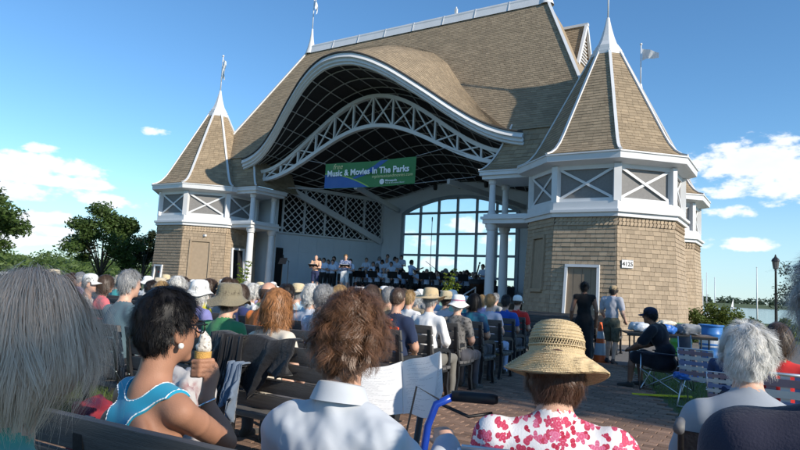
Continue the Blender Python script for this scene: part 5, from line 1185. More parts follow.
sit(359, 6.9, tS, 'seated spectator in a white bucket hat with pink flowers', (.6, .6, .62), hat='bucket', hm='white', hair='bob', hc='silver', group=G1)
sit(377, 6.85, tSn, 'seated spectator with blond bob beside the navy lettered T-shirt', (.35, .28, .2), hair='bob', hc='blond', group=G1)
nv = sit(397, 5.65, tSw, 'seated man with cropped grey-brown hair in a navy T-shirt with orange-red letters', (.018, .03, .07), pants=(.30, .26, .19), hair='buzz', hc='brown', group=G1, skin=0, scale=1.02)
RED = mk('letter_red', (.65, .08, .03), rough=.7)
for s_, z, sz in (('URS', .855, .16), ('T', .995, .07)):
    t_ = meshobj('lettering', text_mesh(s_, sz, RED, 'lettering', bold=.006, extr=.012, align='CENTER'), nv); t_.location = (.0 if s_ == 'URS' else .02, -.148 if s_ == 'URS' else -.138, z); t_.rotation_euler = (R(90), 0, 0)
sit(409, 7.9, tSn, 'seated woman with short blond hair in a white top', (.72, .72, .72), hair='short', hc='blond', group=G1)
sit(430, 6.72, tSl, 'seated man in a broad straw hat and white long-sleeved shirt', (.78, .78, .78), pants=(.16, .15, .13), hat='straw', hm='straw', hair='short', hc='grey', group=G1, scale=1.02)
sit(446, 8.75, tS, 'seated spectator in a straw hat beyond the straw-hatted man in white', (.5, .5, .55), hat='straw', hm='pale', hair='short', hc='brown', group=G1)
PATT = mk('monochrome_print', (.18, .17, .16), rough=.85, var=.1, vs=14, dark=(.015, .015, .015), darkscale=26, darkamt=1.)
rb = sit(458, 7.72, tSw, 'seated woman in a white hat with ribbon and black-and-white print top', PATT, hat='sunhat', hm='white', hair='short', hc='white', group=G1, scale=.97)
m = MB(); V_, F_ = lathe_np([(.1015, .042), (.1, .06), (.0985, .075)], 32, None, (1, 1.12)); m.add(V_, F_); q = m.build('ribbon', cloth('ribbon_pink', (.5, .2, .3)), rb, smooth=True); q.location = SIT['hed']
TEAL = mk('teal_tie_dye', (.015, .05, .12), rough=.85, var=.3, vs=5, dark=(.02, .22, .28), darkscale=5, darkamt=.9)
sit(474, 8.62, tSw, 'seated woman with black bob in a dark blue and teal top', TEAL, hair='bob', hc='black', group=G1, skin=0)
sit(490, 9.65, tSn, 'seated woman with short blond hair in a pale blue top', (.42, .46, .58), hair='short', hc='blond', group=G1, pants=(.35, .42, .6))
sit(506, 10.65, tS, 'seated man with short brown hair in a royal blue shirt', (.02, .08, .38), hair='short', hc='dark', group=G1, skin=0)
sit(517.5, 11.5, tS, 'seated person in a white cap and bright red shirt', (.60, .03, .025), hat='cap', hm='white', hair='buzz', hc='brown', group=G1)
# further rows: only heads and shoulders show
shirts = [('white', (.72,)*3), ('navy', (.03, .04, .12)), ('pale blue', (.35, .5, .65)), ('red', (.5, .04, .04)), ('grey', (.28,)*3), ('mint green', (.3, .52, .4)), ('tan', (.42, .32, .2)), ('black', (.02,)*3), ('lilac', (.42, .35, .55)), ('teal', (.05, .3, .32))]
heads = [('short grey hair', dict(hair='short', hc='grey')), ('a white sun hat', dict(hat='sunhat', hm='white', hair='short', hc='white')), ('short brown hair', dict(hair='short', hc='brown')), ('a beige bucket hat', dict(hat='bucket', hm='beige', hair='short', hc='grey')), ('white curly hair', dict(hair='curly', hc='white')),
    ('a dark grey cap', dict(hat='cap', hm='greycap', hair='short', hc='grey')), ('a blond bob', dict(hair='bob', hc='blond')), ('a white peaked cap', dict(hat='cap', hm='white', hair='short', hc='brown')), ('short dark hair', dict(hair='short', hc='dark')), ('a straw hat', dict(hat='straw', hm='pale', hair='short', hc='grey')), ('a brown bob', dict(hair='bob', hc='brown')), ('a bald crown', dict(hair='fringe', hc='grey'))]
fill = [(118, 7.9, 3), (150, 5.7, 8), (158, 6.9, 3), (164, 9.8, 9), (170, 8.8, 0), (176, 10.8, 6), (182, 7.0, 2), (190, 6.0, 5), (192, 9.8, 7), (203, 11.8, 3), (216, 8.0, 8), (222, 11.0, 1), (233, 9.8, 2), (240, 7.0, 0), (246, 12.8, 4), (252, 8.9, 1), (259, 11.2, 9), (272, 13.0, 7), (282, 10.9, 10), (289, 13.2, 0), (303, 9.9, 4), (307, 12.9, 2), (318, 8.8, 1), (324, 13.8, 9), (332, 11.0, 0), (341, 12.9, 6),
    (352, 9.8, 2), (365, 10.9, 3), (368, 14.8, 1), (384, 9.8, 1), (388, 12.8, 4), (404, 11.8, 10), (416, 9.9, 4), (420, 13.0, 1), (437, 11.2, 8), (441, 14.9, 0), (452, 10.9, 1), (456, 13.8, 2), (466, 11.9, 1), (470, 9.9, 7), (482, 12.9, 6), (487, 15.8, 5), (495, 13.8, 0), (40, 7.2, 1), (12, 6.2, 7), (2, 5.2, 1), (56, 8.2, 8), (26, 8.9, 3), (70, 9.6, 2), (78, 7.0, 5), (132, 9.8, 9), (146, 8.7, 1), (110, 10.4, 0), (240, 5.7, 10), (252, 6.7, 4), (287, 5.8, 8), (322, 4.7, 0), (338, 5.8, 6), (347, 8.0, 4), (66, 4.7, 2), (50, 5.8, 3), (160, 4.7, 6), (176, 5.7, 4), (212, 6.8, 9), (226, 5.8, 2), (262, 6.8, 0), (327, 6.8, 11), (370, 5.8, 10), (388, 6.9, 0)]
TS = [tS, tSw, tSn, tSl]
seen = {}
for i, (x, b, hd) in enumerate(fill):
    sn, sc_ = shirts[(i*7+hd*3) % len(shirts)]; hn, hk = heads[hd]
    lb = 'spectator with %s and %s top in the rows towards the stage' % (hn, sn)
    sit(x, b, TS[i % 4], lb, sc_, skin=[1, 0, 1, 1][i % 4], turn=random.uniform(-.35, .35), scale=random.uniform(.94, 1.04), group='spectators in the rows towards the stage', v=i % 2, **hk)

# ------------------------------------------------------------------ performers on the stage
tH = template('hold', HOLD); tHs = template('hold_shorts', HOLD, legs='shorts'); tSH = template('sit_hold', SITHOLD); tC = template('conduct', COND, sleeve=.6)
FACE = math.pi-ANG     # towards the seats
PB = (.56, .66, .82); BK = (.012, .012, .014)
def onstage(x, w, z=1.05): 
    d = ray(x, 270); n = ew; t = ((HALL-CAM)@ew+w)/(d@ew); p = CAM+d*t; return (p[0], p[1], z)
def folder(o, z=1.2):
    f = empty('music_folder', (0, 0, 0)); return f
FOLD = mk('folder_black', (.012, .012, .013), rough=.5)
def add_folder(pos, rz, z, label, group):
    o = empty('music_folder', (pos[0]+math.cos(rz+R(90))*.36, pos[1]+math.sin(rz+R(90))*.36, z), rz, label=label, cat='folder', group=group); 
    for s in (-1, 1):
        m = MB(); m.hexa([(0, -.12, -.02), (s*.22, -.12, .0), (s*.22, .1, .12), (0, .1, .1), (0, -.125, -.012), (s*.22, -.125, .008), (s*.22, .095, .128), (0, .095, .108)] if s > 0 else [(s*.22, -.12, .0), (0, -.12, -.02), (0, .1, .1), (s*.22, .1, .12), (s*.22, -.125, .008), (0, -.125, -.012), (0, .095, .108), (s*.22, .095, .128)]); m.build('cover', FOLD, o)
    m = MB(); m.hexa([(-.2, -.118, .008), (.2, -.118, .008), (.2, .09, .13), (-.2, .09, .13), (-.2, -.12, .012), (.2, -.12, .012), (.2, .088, .134), (-.2, .088, .134)]); m.build('page', mk('paper_white', (.8, .8, .78), rough=.8), o)
GP = 'performers on the stage'
p = onstage(315.5, -.35); person(tHs, 'singer in peach polo shirt and navy shorts standing in the sun at the stage edge', p, FACE+.35, 1, (.70, .42, .28), (.03, .04, .10), hair='fringe', hc='grey', group=GP); add_folder(p, FACE+.35, 2.22, 'black music folder held by the singer in the peach polo shirt', 'music folders')
FLW = mk('blue_floral', (.08, .12, .25), rough=.85, var=.2, vs=20, dark=(.55, .58, .6), darkscale=24, darkamt=.9)
p = onstage(345, -.4); person(tHs, 'singer in blue flowered shirt and white shorts standing in the sun at the stage edge', p, FACE+.6, 1, FLW, (.72, .72, .72), hair='short', hc='blond', group=GP, scale=1.03); add_folder(p, FACE+.6, 2.24, 'black music folder held by the singer in the flowered shirt', 'music folders')
for i, (x, w, z, hc, sc_) in enumerate([(323.5, 1.9, 0, 'dark', 1.0), (332.5, 2.1, 0, 'dark', .96), (333.5, 3.1, .0, 'dark', 1.09), (341, 2.3, 0, 'grey', .97), (328, 2.9, 0, 'brown', .98), (350, 2.4, 0, 'dark', 1.0), (319, 2.6, 0, 'grey', 1.02)]):
    p = onstage(x, w, 1.05+z); person(tH, 'choir singer in pale blue shirt and black trousers behind the two sunlit singers', p, FACE+.2, [0, 1][i % 2], PB, BK, hair='short', hc=hc, scale=sc_, group='choir behind the two sunlit singers'); 
for i, (x, w, z, hc) in enumerate([(373, 4.6, 0, 'dark'), (382, 5.5, .25, 'dark'), (387, 6.5, .5, 'black'), (386.5, 5.6, .25, 'grey'), (394.5, 6.6, .5, 'dark'), (396.5, 5.6, .25, 'brown'), (401, 6.5, .5, 'dark'), (379, 6.6, .5, 'grey'), (391, 5.0, .0, 'dark'), (366, 5.4, .25, 'brown'), (377, 4.5, 0, 'grey')]):
    p = onstage(x, w, 1.05+z); person(tH, 'choir singer in pale blue shirt standing beside the arched window', p, FACE+.3, i % 2, PB, BK, hair=['short', 'bob'][i % 3 == 1], hc=hc, scale=[1, .95, 1.02][i % 3], group='choir standing beside the arched window')
SEATM = BLACKP
def stage_chair(p, rz):
    o = empty('stage_chair', p, rz, label='black metal chair under a seated musician', cat='chair', group='musicians chairs'); m = MB(); m.box((0, .0, .43), (.4, .4, .03)); m.build('seat', SEATM, o); m = MB(); m.box((0, -.2, .74), (.4, .025, .26)); m.build('backrest', SEATM, o)
    for x in (-.18, .18):
        for y in (-.19, .18): m = MB(); m.tube([(x, y, 0), (x, y, .62 if y < 0 else .42)], .011, 6); m.build('leg', SEATM, o)
def music_stand(p, rz, label, group=None, h=1.05):
    o = empty('music_stand', p, rz, label=label, cat='music stand', group=group); m = MB(); m.hexa([(-.25, .0, h), (.25, .0, h), (.25, .012, h), (-.25, .012, h), (-.25, -.12, h+.32), (.25, -.12, h+.32), (.25, -.108, h+.32), (-.25, -.108, h+.32)]); m.bar((-.25, .03, h), (.25, .03, h), .06, .015); m.build('desk', FOLD, o)
    m = MB(); m.tube([(0, -.02, .25), (0, -.04, h+.1)], .012, 8); m.build('pole', FOLD, o)
    for a in (0, 2.09, 4.19): m = MB(); m.tube([(0, -.02, .28), (.28*math.cos(a), .28*math.sin(a), .01)], .01, 6); m.build('leg', FOLD, o)
seats = [(360, 3.6, 'dark'), (371, 3.4, 'dark'), (377.5, 3.3, 'dark'), (388, 3.2, 'brown'), (397, 3.1, 'grey'), (404, 4.4, 'dark'), (418, 4.8, 'grey'), (424, 3.9, 'dark'), (432, 5.2, 'brown'), (437, 3.6, 'dark'), (443, 4.6, 'grey'), (449, 5.6, 'dark'), (455, 3.8, 'grey'), (461, 4.9, 'brown'), (467, 3.6, 'dark'), (473, 5.2, 'grey'), (430, 6.4, 'dark'), (457, 6.6, 'dark'), (446, 2.6, 'grey'), (410, 5.4, 'dark'), (427, 3.0, 'grey'), (440, 5.9, 'dark'), (452, 3.0, 'brown'), (464, 4.2, 'grey'), (470, 6.2, 'dark'), (476, 4.3, 'dark'), (416, 3.3, 'dark'), (384, 4.1, 'dark'), (366, 3.9, 'grey')]
for i, (x, w, hc) in enumerate(seats):
    p = onstage(x, w); rz = FACE+(.3 if x < 405 else -.1+.5*math.sin(i*2.3)); person(tSH, 'seated musician in pale shirt and black trousers in the orchestra' if x > 403 else 'seated musician in pale blue shirt in front of the standing choir', p, rz, i % 2, PB if i % 3 else (.6, .62, .66), BK, hair=['short', 'short', 'bob', 'fringe'][i % 4], hc=hc, group='orchestra players' if x > 403 else 'players in front of the choir', scale=random.uniform(.95, 1.03))
    stage_chair(p, rz)
    if i % 2 == 0: q = (p[0]+math.cos(rz+R(90))*.75, p[1]+math.sin(rz+R(90))*.75, 1.05); music_stand(q, rz+math.pi, 'black music stand among the seated musicians', 'music stands of the orchestra', h=.85)
p = onstage(411, 3.0); person(tC, 'conductor in light blue shirt with raised arms, back to the seats', p, -ANG-.5, 0, (.40, .55, .78), BK, hair='short', hc='dark', group=GP, scale=1.03)
music_stand(onstage(281.5, .2), FACE, 'black music stand alone beside the dark stage door', h=1.3)
# microphone stands
def mic(x, w, h, boom, label):
    o = empty('microphone_stand', onstage(x, w), FACE, label=label, cat='microphone stand'); m = MB(); m.tube([(0, 0, .02), (0, 0, h)], .014, 8); m.build('pole', FOLD, o)
    m = MB(); m.tube([(-.3*boom, 0, h-.25*boom), (boom, .1, h+.55*boom)], .011, 6); m.build('boom_arm', FOLD, o) if boom else None
    e = (boom, .1, h+.55*boom) if boom else (0, 0, h); m = MB(); m.lathe([(0, -.1), (.022, -.09), (.03, .05), (.028, .1), (0, .13)], 10, e, caps=False); m.build('microphone', FOLD, o, smooth=True)
    for a in (0, 2.09, 4.19): m = MB(); m.tube([(0, 0, .2), (.35*math.cos(a), .35*math.sin(a), .01)], .012, 6); m.build('leg', FOLD, o)
mic(430, 1.6, 3.6, 0, 'tall straight microphone stand in front of the arched window'); mic(431, 1.2, 1.4, -1.0, 'boom microphone stand angled across the orchestra'); mic(288, .6, 1.5, .3, 'short microphone stand by the stage side wall')
# double bass and its player
p = onstage(483, 4.6); person(tH, 'double bass player in pale shirt standing beside the columns', p, FACE-.3, 0, PB, BK, hair='short', hc='dark', group=GP)
BASSW = mk('bass_varnish', (.10, .035, .012), rough=.3, coat=.4, var=.2, vs=6)
b_ = empty('double_bass', (p[0]-.5, p[1]-.25, 1.05), FACE, label='brown double bass leaning beside its player', cat='double bass'); b_.rotation_euler = (0, R(-14), FACE-.3)
f = Field([ell((0, 0, .42), (.33, .1, .36), .06), ell((0, 0, .98), (.25, .09, .25), .06), cap((0, 0, .5), (0, 0, .95), .17, .17, .05)], .025); X_, Y_, Z_ = f.grid(); f.F = np.maximum(f.F, (abs(Y_)-.085+0*X_+0*Z_).astype(np.float32)); q = meshobj('sound_box', f.build('sound_box', [BASSW]), b_)
m = MB(); m.bar((0, .1, 1.0), (0, .06, 1.75), .055, .04, up=(0, 1, 0)); m.lathe([(0, 0), (.04, .03), (.045, .09), (0, .14)], 8, (0, .05, 1.75), caps=False); m.build('neck', mk('ebony', (.012, .01, .01)), b_); m = MB(); m.tube([(0, 0, .08), (0, 0, -.0)], .012, 6); m.build('endpin', STEEL, b_)
# shrouded kettle drums beside the columns
for k, (x, w, rr_) in enumerate(((487, 2.0, .42), (478, 1.6, .36))):
    o = empty('kettle_drum', onstage(x, w), 0, label='black kettle drum under a dark cover beside the columns' if k == 0 else 'smaller dark kettle drum next to the covered one', cat='drum'); m = MB(); m.lathe([(.1, .15), (rr_*.6, .25), (rr_*.93, .5), (rr_, .85)], 24, caps=False); m.build('bowl', mk('copper_dark', (.06, .03, .02), rough=.35, metal=.6), o, smooth=True); m = MB(); m.lathe([(rr_+.02, .72), (rr_+.03, .9), (rr_-.02, .93), (0, .94)], 24, caps=False); m.build('cover', DKB, o, smooth=True)
    for a in (0, 2.09, 4.19): m = MB(); m.tube([(rr_*math.cos(a), rr_*math.sin(a), .8), (rr_*.9*math.cos(a), rr_*.9*math.sin(a), 0)], .015, 6); m.build('leg', FOLD, o)
# ------------------------------------------------------------------ people close by
def frame_of(X, Y, rz):
    c, s = math.cos(rz), math.sin(rz)
    def tl(p): dx, dy = p[0]-X, p[1]-Y; return np.array([dx*c+dy*s, -dx*s+dy*c, p[2]])
    return tl
def place(o, X, Y, rz, label, cat='person', group=None): o.location = (X, Y, 0); o.rotation_euler = (0, 0, rz); tag(o, label, cat, group); return o
def big_hair(kw, shell, col_, cutlo, seed, hly=.05, parent=None, loc=None, rz=0., fold=(.002, 60), name='hair', sides=True, ear=0):
    f = Field(shell, .005); X, Y, Z = f.grid(); f.folds(fold[0], fold[1], seed, stretch=(1, 1, .3))
    cut = np.maximum((Y-hly)*.72-(Z-.055)*.70, cutlo-Z)
    if sides: cut = np.maximum(cut, np.minimum(np.minimum(abs(X)-.056, Y-.005), .02-Z))
    if ear: cut = np.maximum(cut, np.minimum(np.minimum(abs(X)-.050, Y+.040), .014-Z))
    f.F = np.maximum(f.F, cut.astype(np.float32)); P, Fq, fm = f.mesh(); Vs, Fs, Ts, off = [P], [Fq], [np.full(len(P), .3)], len(P)
    for k in kw:
        V2, F2, T2 = strands(**k); Vs.append(V2); Fs.append(F2+off); Ts.append(T2); off += len(V2)
    o = meshobj(name, fast_mesh(name, np.concatenate(Vs), Fs, col_, tint=np.concatenate(Ts), smooth=True), parent); o.location = loc; o.rotation_euler = (0, 0, rz); return o
# --- grey-haired woman with a straight bob (in shade, right beside the camera)
X, Y = at_depth(12, 362, 1.22)[:2]; rz = -ANG-.05
J = rel(SIT, hed=(0, .03, 1.265))
f = Field(body_prims(J, W=1.05, sleeve=2.)+head_prims(J), .0085); f.folds(.005, 22, 3, mats=[1, 2])
GREENS = cloth('sea_green_knit', (.10, .34, .26)); w1 = meshobj('person', f.build('person', [SKIN[1], GREENS, cl((.08, .08, .1)), cl((.05, .05, .05))])); place(w1, X, Y, rz, 'grey-haired woman with a straight bob and sea-green top seated on a bench in shade')
big_hair([dict(n=17000, L0=.19, L1=.25, layer=.010, grav=.22, curl=.002, cfreq=4, wid=.00042, segs=14, seed=1, part=(-.02, .075), clump=420, cr=.010, tuck=.24, own=.02), dict(n=900, L0=.2, L1=.27, layer=.016, grav=.2, curl=.005, cfreq=5, wid=.0003, segs=14, seed=2, out=.1, tuck=.15)],
    [ell(SKC, SK+.010, 0), cap((0, -.02, .0), (0, -.03, -.09), .085, .08, .03)], hairmat('hair_ash', (.60, .47, .37), rough=.6, tint=.4, var=.1, spec=.15), -.125, 1, parent=w1, loc=J['hed']).scale = (.94, .97, 1.0)
m = MB(); m.lathe([(0, 0), (.006, .002), (.008, .008), (.005, .014), (0, .016)], 10, (.088, .012, -.075), caps=False); q = m.build('earring', mk('silver', (.7, .7, .72), rough=.2, metal=1.), w1, smooth=True); q.location = J['hed']
# --- woman in a turquoise tank top with an ice-cream cone
X, Y = at_depth(160, 330, 2.06)[:2]; rz = -ANG-.10; tl = frame_of(X, Y, rz)
wr = tl(at_depth(207, 396, 2.30)); el_ = tl(at_depth(226, 438, 2.28)); cone_p = tl(at_depth(203, 362, 2.36)); sc = .985
J = rel(SIT, hed=(0, .03, 1.25), rsh=(.172, -.005, 1.005), lsh=(-.172, -.005, 1.01), rel=tuple(el_), rwr=tuple(wr), rha=tuple(cone_p), lel=(-.24, .06, .75), lwr=(-.10, .27, .62), lha=(-.03, .32, .6), lkn=(-.10, .46, .54), rkn=(.15, .47, .55))
P = []
jj = {k: V3(*v) for k, v in J.items()}
for s in 'lr': P += [cap(jj[s+'hi'], jj[s+'kn'], .088, .06, .03, 0), cap(jj[s+'hi'], lerp(jj[s+'hi'], jj[s+'kn'], .55), .098, .086, .0, 2), cap(jj[s+'kn'], jj[s+'an'], .056, .036, .02, 0), cap(jj[s+'an']-V3(0, .03, .03), jj[s+'to'], .04, .03, .01, 3)]
torso = [ell(jj['pel'], (.16, .12, .115), .05, 2), ell(jj['wai'], (.128, .10, .15), .05, 0), ell(jj['che'], (.146, .098, .17), .05, 0), cap(jj['lsh']+V3(.03, 0, .0), jj['rsh']-V3(.03, 0, .0), .046, .046, .035, 0), cap(jj['nek']-V3(0, .01, .035), lerp(jj['nek'], jj['lsh'], .75), .042, .04, .03, 0), cap(jj['nek']-V3(0, .01, .035), lerp(jj['nek'], jj['rsh'], .75), .042, .04, .03, 0),
    ell(jj['che']+V3(.085, -.075, .01), (.06, .03, .085), .03, 0), ell(jj['che']+V3(-.085, -.075, .01), (.06, .03, .085), .03, 0)]
P += torso
for s in 'lr':
    sh, e, w, h_ = jj[s+'sh'], jj[s+'el'], jj[s+'wr'], jj[s+'ha']
    P += [cap(sh, lerp(sh, e, .3), .040, .043, .022, 0), cap(lerp(sh, e, .3), e, .043, .036, .006, 0), cap(e, lerp(e, w, .3), .036, .038, .02, 0), cap(lerp(e, w, .3), w, .038, .024, .02, 0)]
P += hand_prims(jj['lwr'], jj['lha'])
# the hand round the cone: palm behind it, four fingers wrapped, thumb in front
ax = V3(0, 0, 1); cc = cone_p.copy(); tocam = tl(CAM)-cc; tocam[2] = 0; tocam /= np.linalg.norm(tocam); side = np.cross(ax, tocam)
palm = cc+side*.036+tocam*.012-ax*.012
P += [cap(jj['rwr'], palm-ax*.02, .024, .03, .02, 0), ell(palm, (.022, .026, .036), .015, 0)]
for i, hgt in enumerate((.024, .006, -.012, -.028)):
    a0 = cc+side*.034+tocam*.03+ax*(hgt+.002); a1 = cc+tocam*.036-side*.008+ax*hgt; a2 = cc-side*.034+tocam*.014+ax*(hgt-.004); a3 = cc-side*.030-tocam*.012+ax*(hgt-.006)
    P += [cap(palm+ax*hgt*.7, a0, .011, .0098, .006, 0), cap(a0, a1, .0095, .009, .003, 0), cap(a1, a2, .009, .0082, .003, 0), cap(a2, a3, .0082, .007, .003, 0)]
P += [cap(palm-ax*.01, cc+side*.03-tocam*.022+ax*.012, .015, .0115, .01, 0), cap(cc+side*.03-tocam*.022+ax*.012, cc+side*.004-tocam*.034+ax*.034, .011, .009, .004, 0)]
SKT = mk('skin_tanned', (.37, .185, .115), rough=.58, var=.10, vs=16, bump=.10, bs=260, spec=.3)
HP = head_prims(J); f = Field(P+HP, .006); f.folds(.002, 18, 4, mats=[0])
w2 = meshobj('person', f.build('person', [SKT, SKT, cl((.03, .03, .035)), cl((.05,)*3)])); place(w2, X, Y, rz, 'woman in turquoise tank top with short black hair and glasses, eating an ice cream'); w2.scale = (sc,)*3
TQ = cloth('turquoise_jersey', (.015, .27, .42), bump=.1); WTR = cloth('white_trim', (.75, .78, .8))
f = Field(torso, .0042); Xg, Yg, Zg = f.grid()
arm = 1-np.sqrt(((abs(Xg)-.175)/.118)**2+((Zg-.915)/.135)**2); neck = 1-np.sqrt((Xg/.082)**2+((Zg-1.115)/.085)**2)+0*Yg
reg = np.maximum(np.maximum(arm*.118, neck*.08), np.maximum(abs(Xg)-.15+0*Yg, .55-Zg))+0*Yg
base = f.F.copy(); f.F = np.maximum(base-.006, reg).astype(np.float32); top_ = meshobj('tank_top', f.build('tank_top', [TQ]), w2)
f.F = np.maximum(base-.0085, abs(reg+.004)-.0022).astype(np.float32); meshobj('trim', f.build('trim', [WTR]), w2)
big_hair([dict(n=9000, L0=.022, L1=.042, layer=.014, grav=.06, curl=0, cfreq=0, wid=.0006, segs=5, seed=5, part=(.0, .03), nape=-.075, clump=500, cr=.008, out=.1, tuck=.15, ear=1)], [ell(SKC+V3(0, -.004, .004), SK+V3(.011, .012, .012), 0), cap((0, -.045, -.02), (0, -.04, -.07), .066, .05, .03)], HC['black'], -.090, 3, parent=w2, loc=J['hed'], fold=(.004, 70), ear=1)
GLS = mk('glasses_frame', (.012, .012, .014), rough=.3)
m = MB(); m.tube([(.079, -.012, .012), (.081, .03, .016), (.076, .098, .018)], .0028, 6); m.tube([(-.079, -.012, .012), (-.081, .03, .016), (-.076, .098, .018)], .0028, 6)
for s in (-1, 1): m.tube([(s*(.040+.030*math.cos(t)), .104-.01*abs(math.cos(t)), .006+.021*math.sin(t)) for t in np.linspace(0, 2*math.pi, 17)[:-1]], .0026, 6, closed=True)
m.tube([(-.012, .104, .01), (.012, .104, .01)], .0026, 6); q = m.build('glasses', GLS, w2, smooth=True); q.location = J['hed']
m = MB(); m.lathe([(0, 0), (.008, .003), (.010, .011), (.007, .018), (0, .02)], 12, (.087, -.003, -.06), caps=False); q = m.build('earring', mk('pearl', (.8, .78, .72), rough=.15), w2, smooth=True); q.location = J['hed']
d = jj['rwr']-jj['rel']; d /= np.linalg.norm(d); c_ = lerp(jj['rel'], jj['rwr'], .93); s1 = np.cross(d, V3(0, 0, 1)); s1 /= np.linalg.norm(s1); s2 = np.cross(d, s1)
m = MB(); m.tube([c_+(s1*math.cos(t)+s2*math.sin(t))*.031 for t in np.linspace(0, 2*math.pi, 25)[:-1]], .0045, 8, closed=True); m.build('bracelet', mk('silver', (.7, .7, .72), rough=.2, metal=1.), w2, smooth=True)
cw = V3(X, Y, 0)+rotz(rz)@(cone_p*sc)
ice = empty('ice_cream_cone', tuple(cw-V3(0, 0, .028)), 0, label='ice-cream cone with a speckled white scoop held in the raised hand', cat='ice cream')
WAF = mk('wafer', (.62, .36, .10), rough=.8, bump=.5, bs=240); m = MB(); m.lathe([(.0, .0), (.017, .0), (.022, .05), (.022, .055), (.030, .06), (.031, .085), (.028, .085), (.02, .06)], 20, caps=False); m.build('wafer_cup', WAF, ice, angle=35)
m = MB(); m.lathe([(.020, .008), (.0235, .05), (.0245, .05), (.0215, .006)], 18, caps=False); m.build('napkin', mk('napkin_red', (.65, .12, .06), rough=.8), ice)
f = Field([ell((0, 0, .098), (.029, .029, .024), .0), ell((.003, 0, .122), (.023, .023, .024), .012), ell((-.002, .002, .144), (.013, .013, .014), .01)], .003); f.folds(.0022, 160, 2, stretch=(1, 1, 1))
meshobj('scoop', f.build('scoop', [mk('ice_cream', (.62, .58, .52), rough=.55, var=.05, dark=(.10, .07, .055), darkscale=110, darkamt=1.0)]), ice)
# --- woman with curly brown hair and a white shirt, reading a programme
X, Y = at_depth(345, 330, 1.95)[:2]; rz = -ANG+.12; tl = frame_of(X, Y, rz)
J = rel(SIT, hed=(0, .045, 1.262), nek=(0, .0, 1.085), che=(0, -.02, .875), lsh=(-.18, -.02, .965), rsh=(.18, -.02, .965), lel=(-.27, .08, .78), rel=(.27, .08, .78), lwr=(-.20, .36, .88), rwr=(.22, .36, .88), lha=(-.17, .43, .92), rha=(.18, .43, .92))
P = body_prims(J, W=1.16, sleeve=2., thick=.004); f = Field(P+head_prims(J), .0075); f.folds(.010, 15, 8, mats=[1], stretch=(1.2, 1.2, .35)); f.folds(.005, 34, 9, mats=[1], stretch=(1, 1, .6)); f.folds(.0025, 75, 10, mats=[1], stretch=(1, 1, .5))
SHW = cloth('white_cotton', (.50, .53, .57), bump=.03); w3 = meshobj('person', f.build('person', [SKIN[1], SHW, cl((.10, .11, .14)), cl((.05,)*3)])); place(w3, X, Y, rz, 'woman with short curly brown hair in a loose white shirt reading a programme'); w3.scale = (.985,)*3
pts = [(math.cos(t), math.sin(t)) for t in np.linspace(R(-200), R(20), 40)]
m = MB(); m.grid([[(x*r_*1.02, y*r_*.95+.0+dy, 1.085+dz+.015*y*-1) for r_, dy, dz in ((.064, 0, .015), (.068, 0, .034), (.074, 0, .030), (.084, -.003, .006), (.094, -.006, -.022))] for x, y in pts]); m.build('collar', SHW, w3, smooth=True)
m = MB(); m.tube([(x*.069*1.03, y*.069*.96, 1.108-.012*y) for x, y in pts], .005, 6); m.build('neck_trim', cloth('red_trim', (.45, .05, .05)), w3, smooth=True)
q = big_hair([dict(n=15000, L0=.07, L1=.12, layer=.030, grav=.12, curl=.013, cfreq=9.5, wid=.0006, segs=15, seed=11, nape=-.085, out=.15, clump=330, cr=.008, own=.015, tuck=.12), dict(n=900, L0=.05, L1=.10, layer=.036, grav=.08, curl=.009, cfreq=11, wid=.0004, segs=12, seed=12, out=.4, nape=-.085, tuck=.1)],
    [ell(SKC+V3(0, -.010, .0), SK+V3(.018, .022, .016), 0), cap((0, -.04, -.02), (0, -.04, -.07), .076, .06, .03)], hairmat('hair_chestnut', (.135, .066, .034), tint=1.1, rough=.4), -.105, 5, parent=w3, loc=J['hed'], fold=(.010, 55), rz=-.05); q.scale = (.93, .95, .95)
PAPER = mk('programme_paper', (.80, .81, .82), rough=.75, var=.03, bump=.25, bs=9)
t = PAPER.node_tree; n = t.nodes; L = t.links; b = n['Principled BSDF']; src = b.inputs['Base Color'].links[0].from_socket; at = n.new('ShaderNodeAttribute'); at.attribute_name = 'ink'; mixn = n.new('ShaderNodeMixRGB'); L.new(at.outputs['Fac'], mixn.inputs[0]); L.new(src, mixn.inputs[1]); mixn.inputs[2].default_value = (.25, .26, .3, 1); L.new(mixn.outputs[0], b.inputs['Base Color'])
trn = n.new('ShaderNodeBsdfTranslucent'); L.new(mixn.outputs[0], trn.inputs[0]); ms = n.new('ShaderNodeMixShader'); ms.inputs[0].default_value = .35; L.new(b.outputs[0], ms.inputs[1]); L.new(trn.outputs[0], ms.inputs[2]); L.new(ms.outputs[0], n['Material Output'].inputs[0])
prog = empty('programme', tuple(at_depth(402, 385, 2.42)), 0, label='open white printed programme held by the curly-haired woman', cat='programme'); o0 = np.array(prog.location)
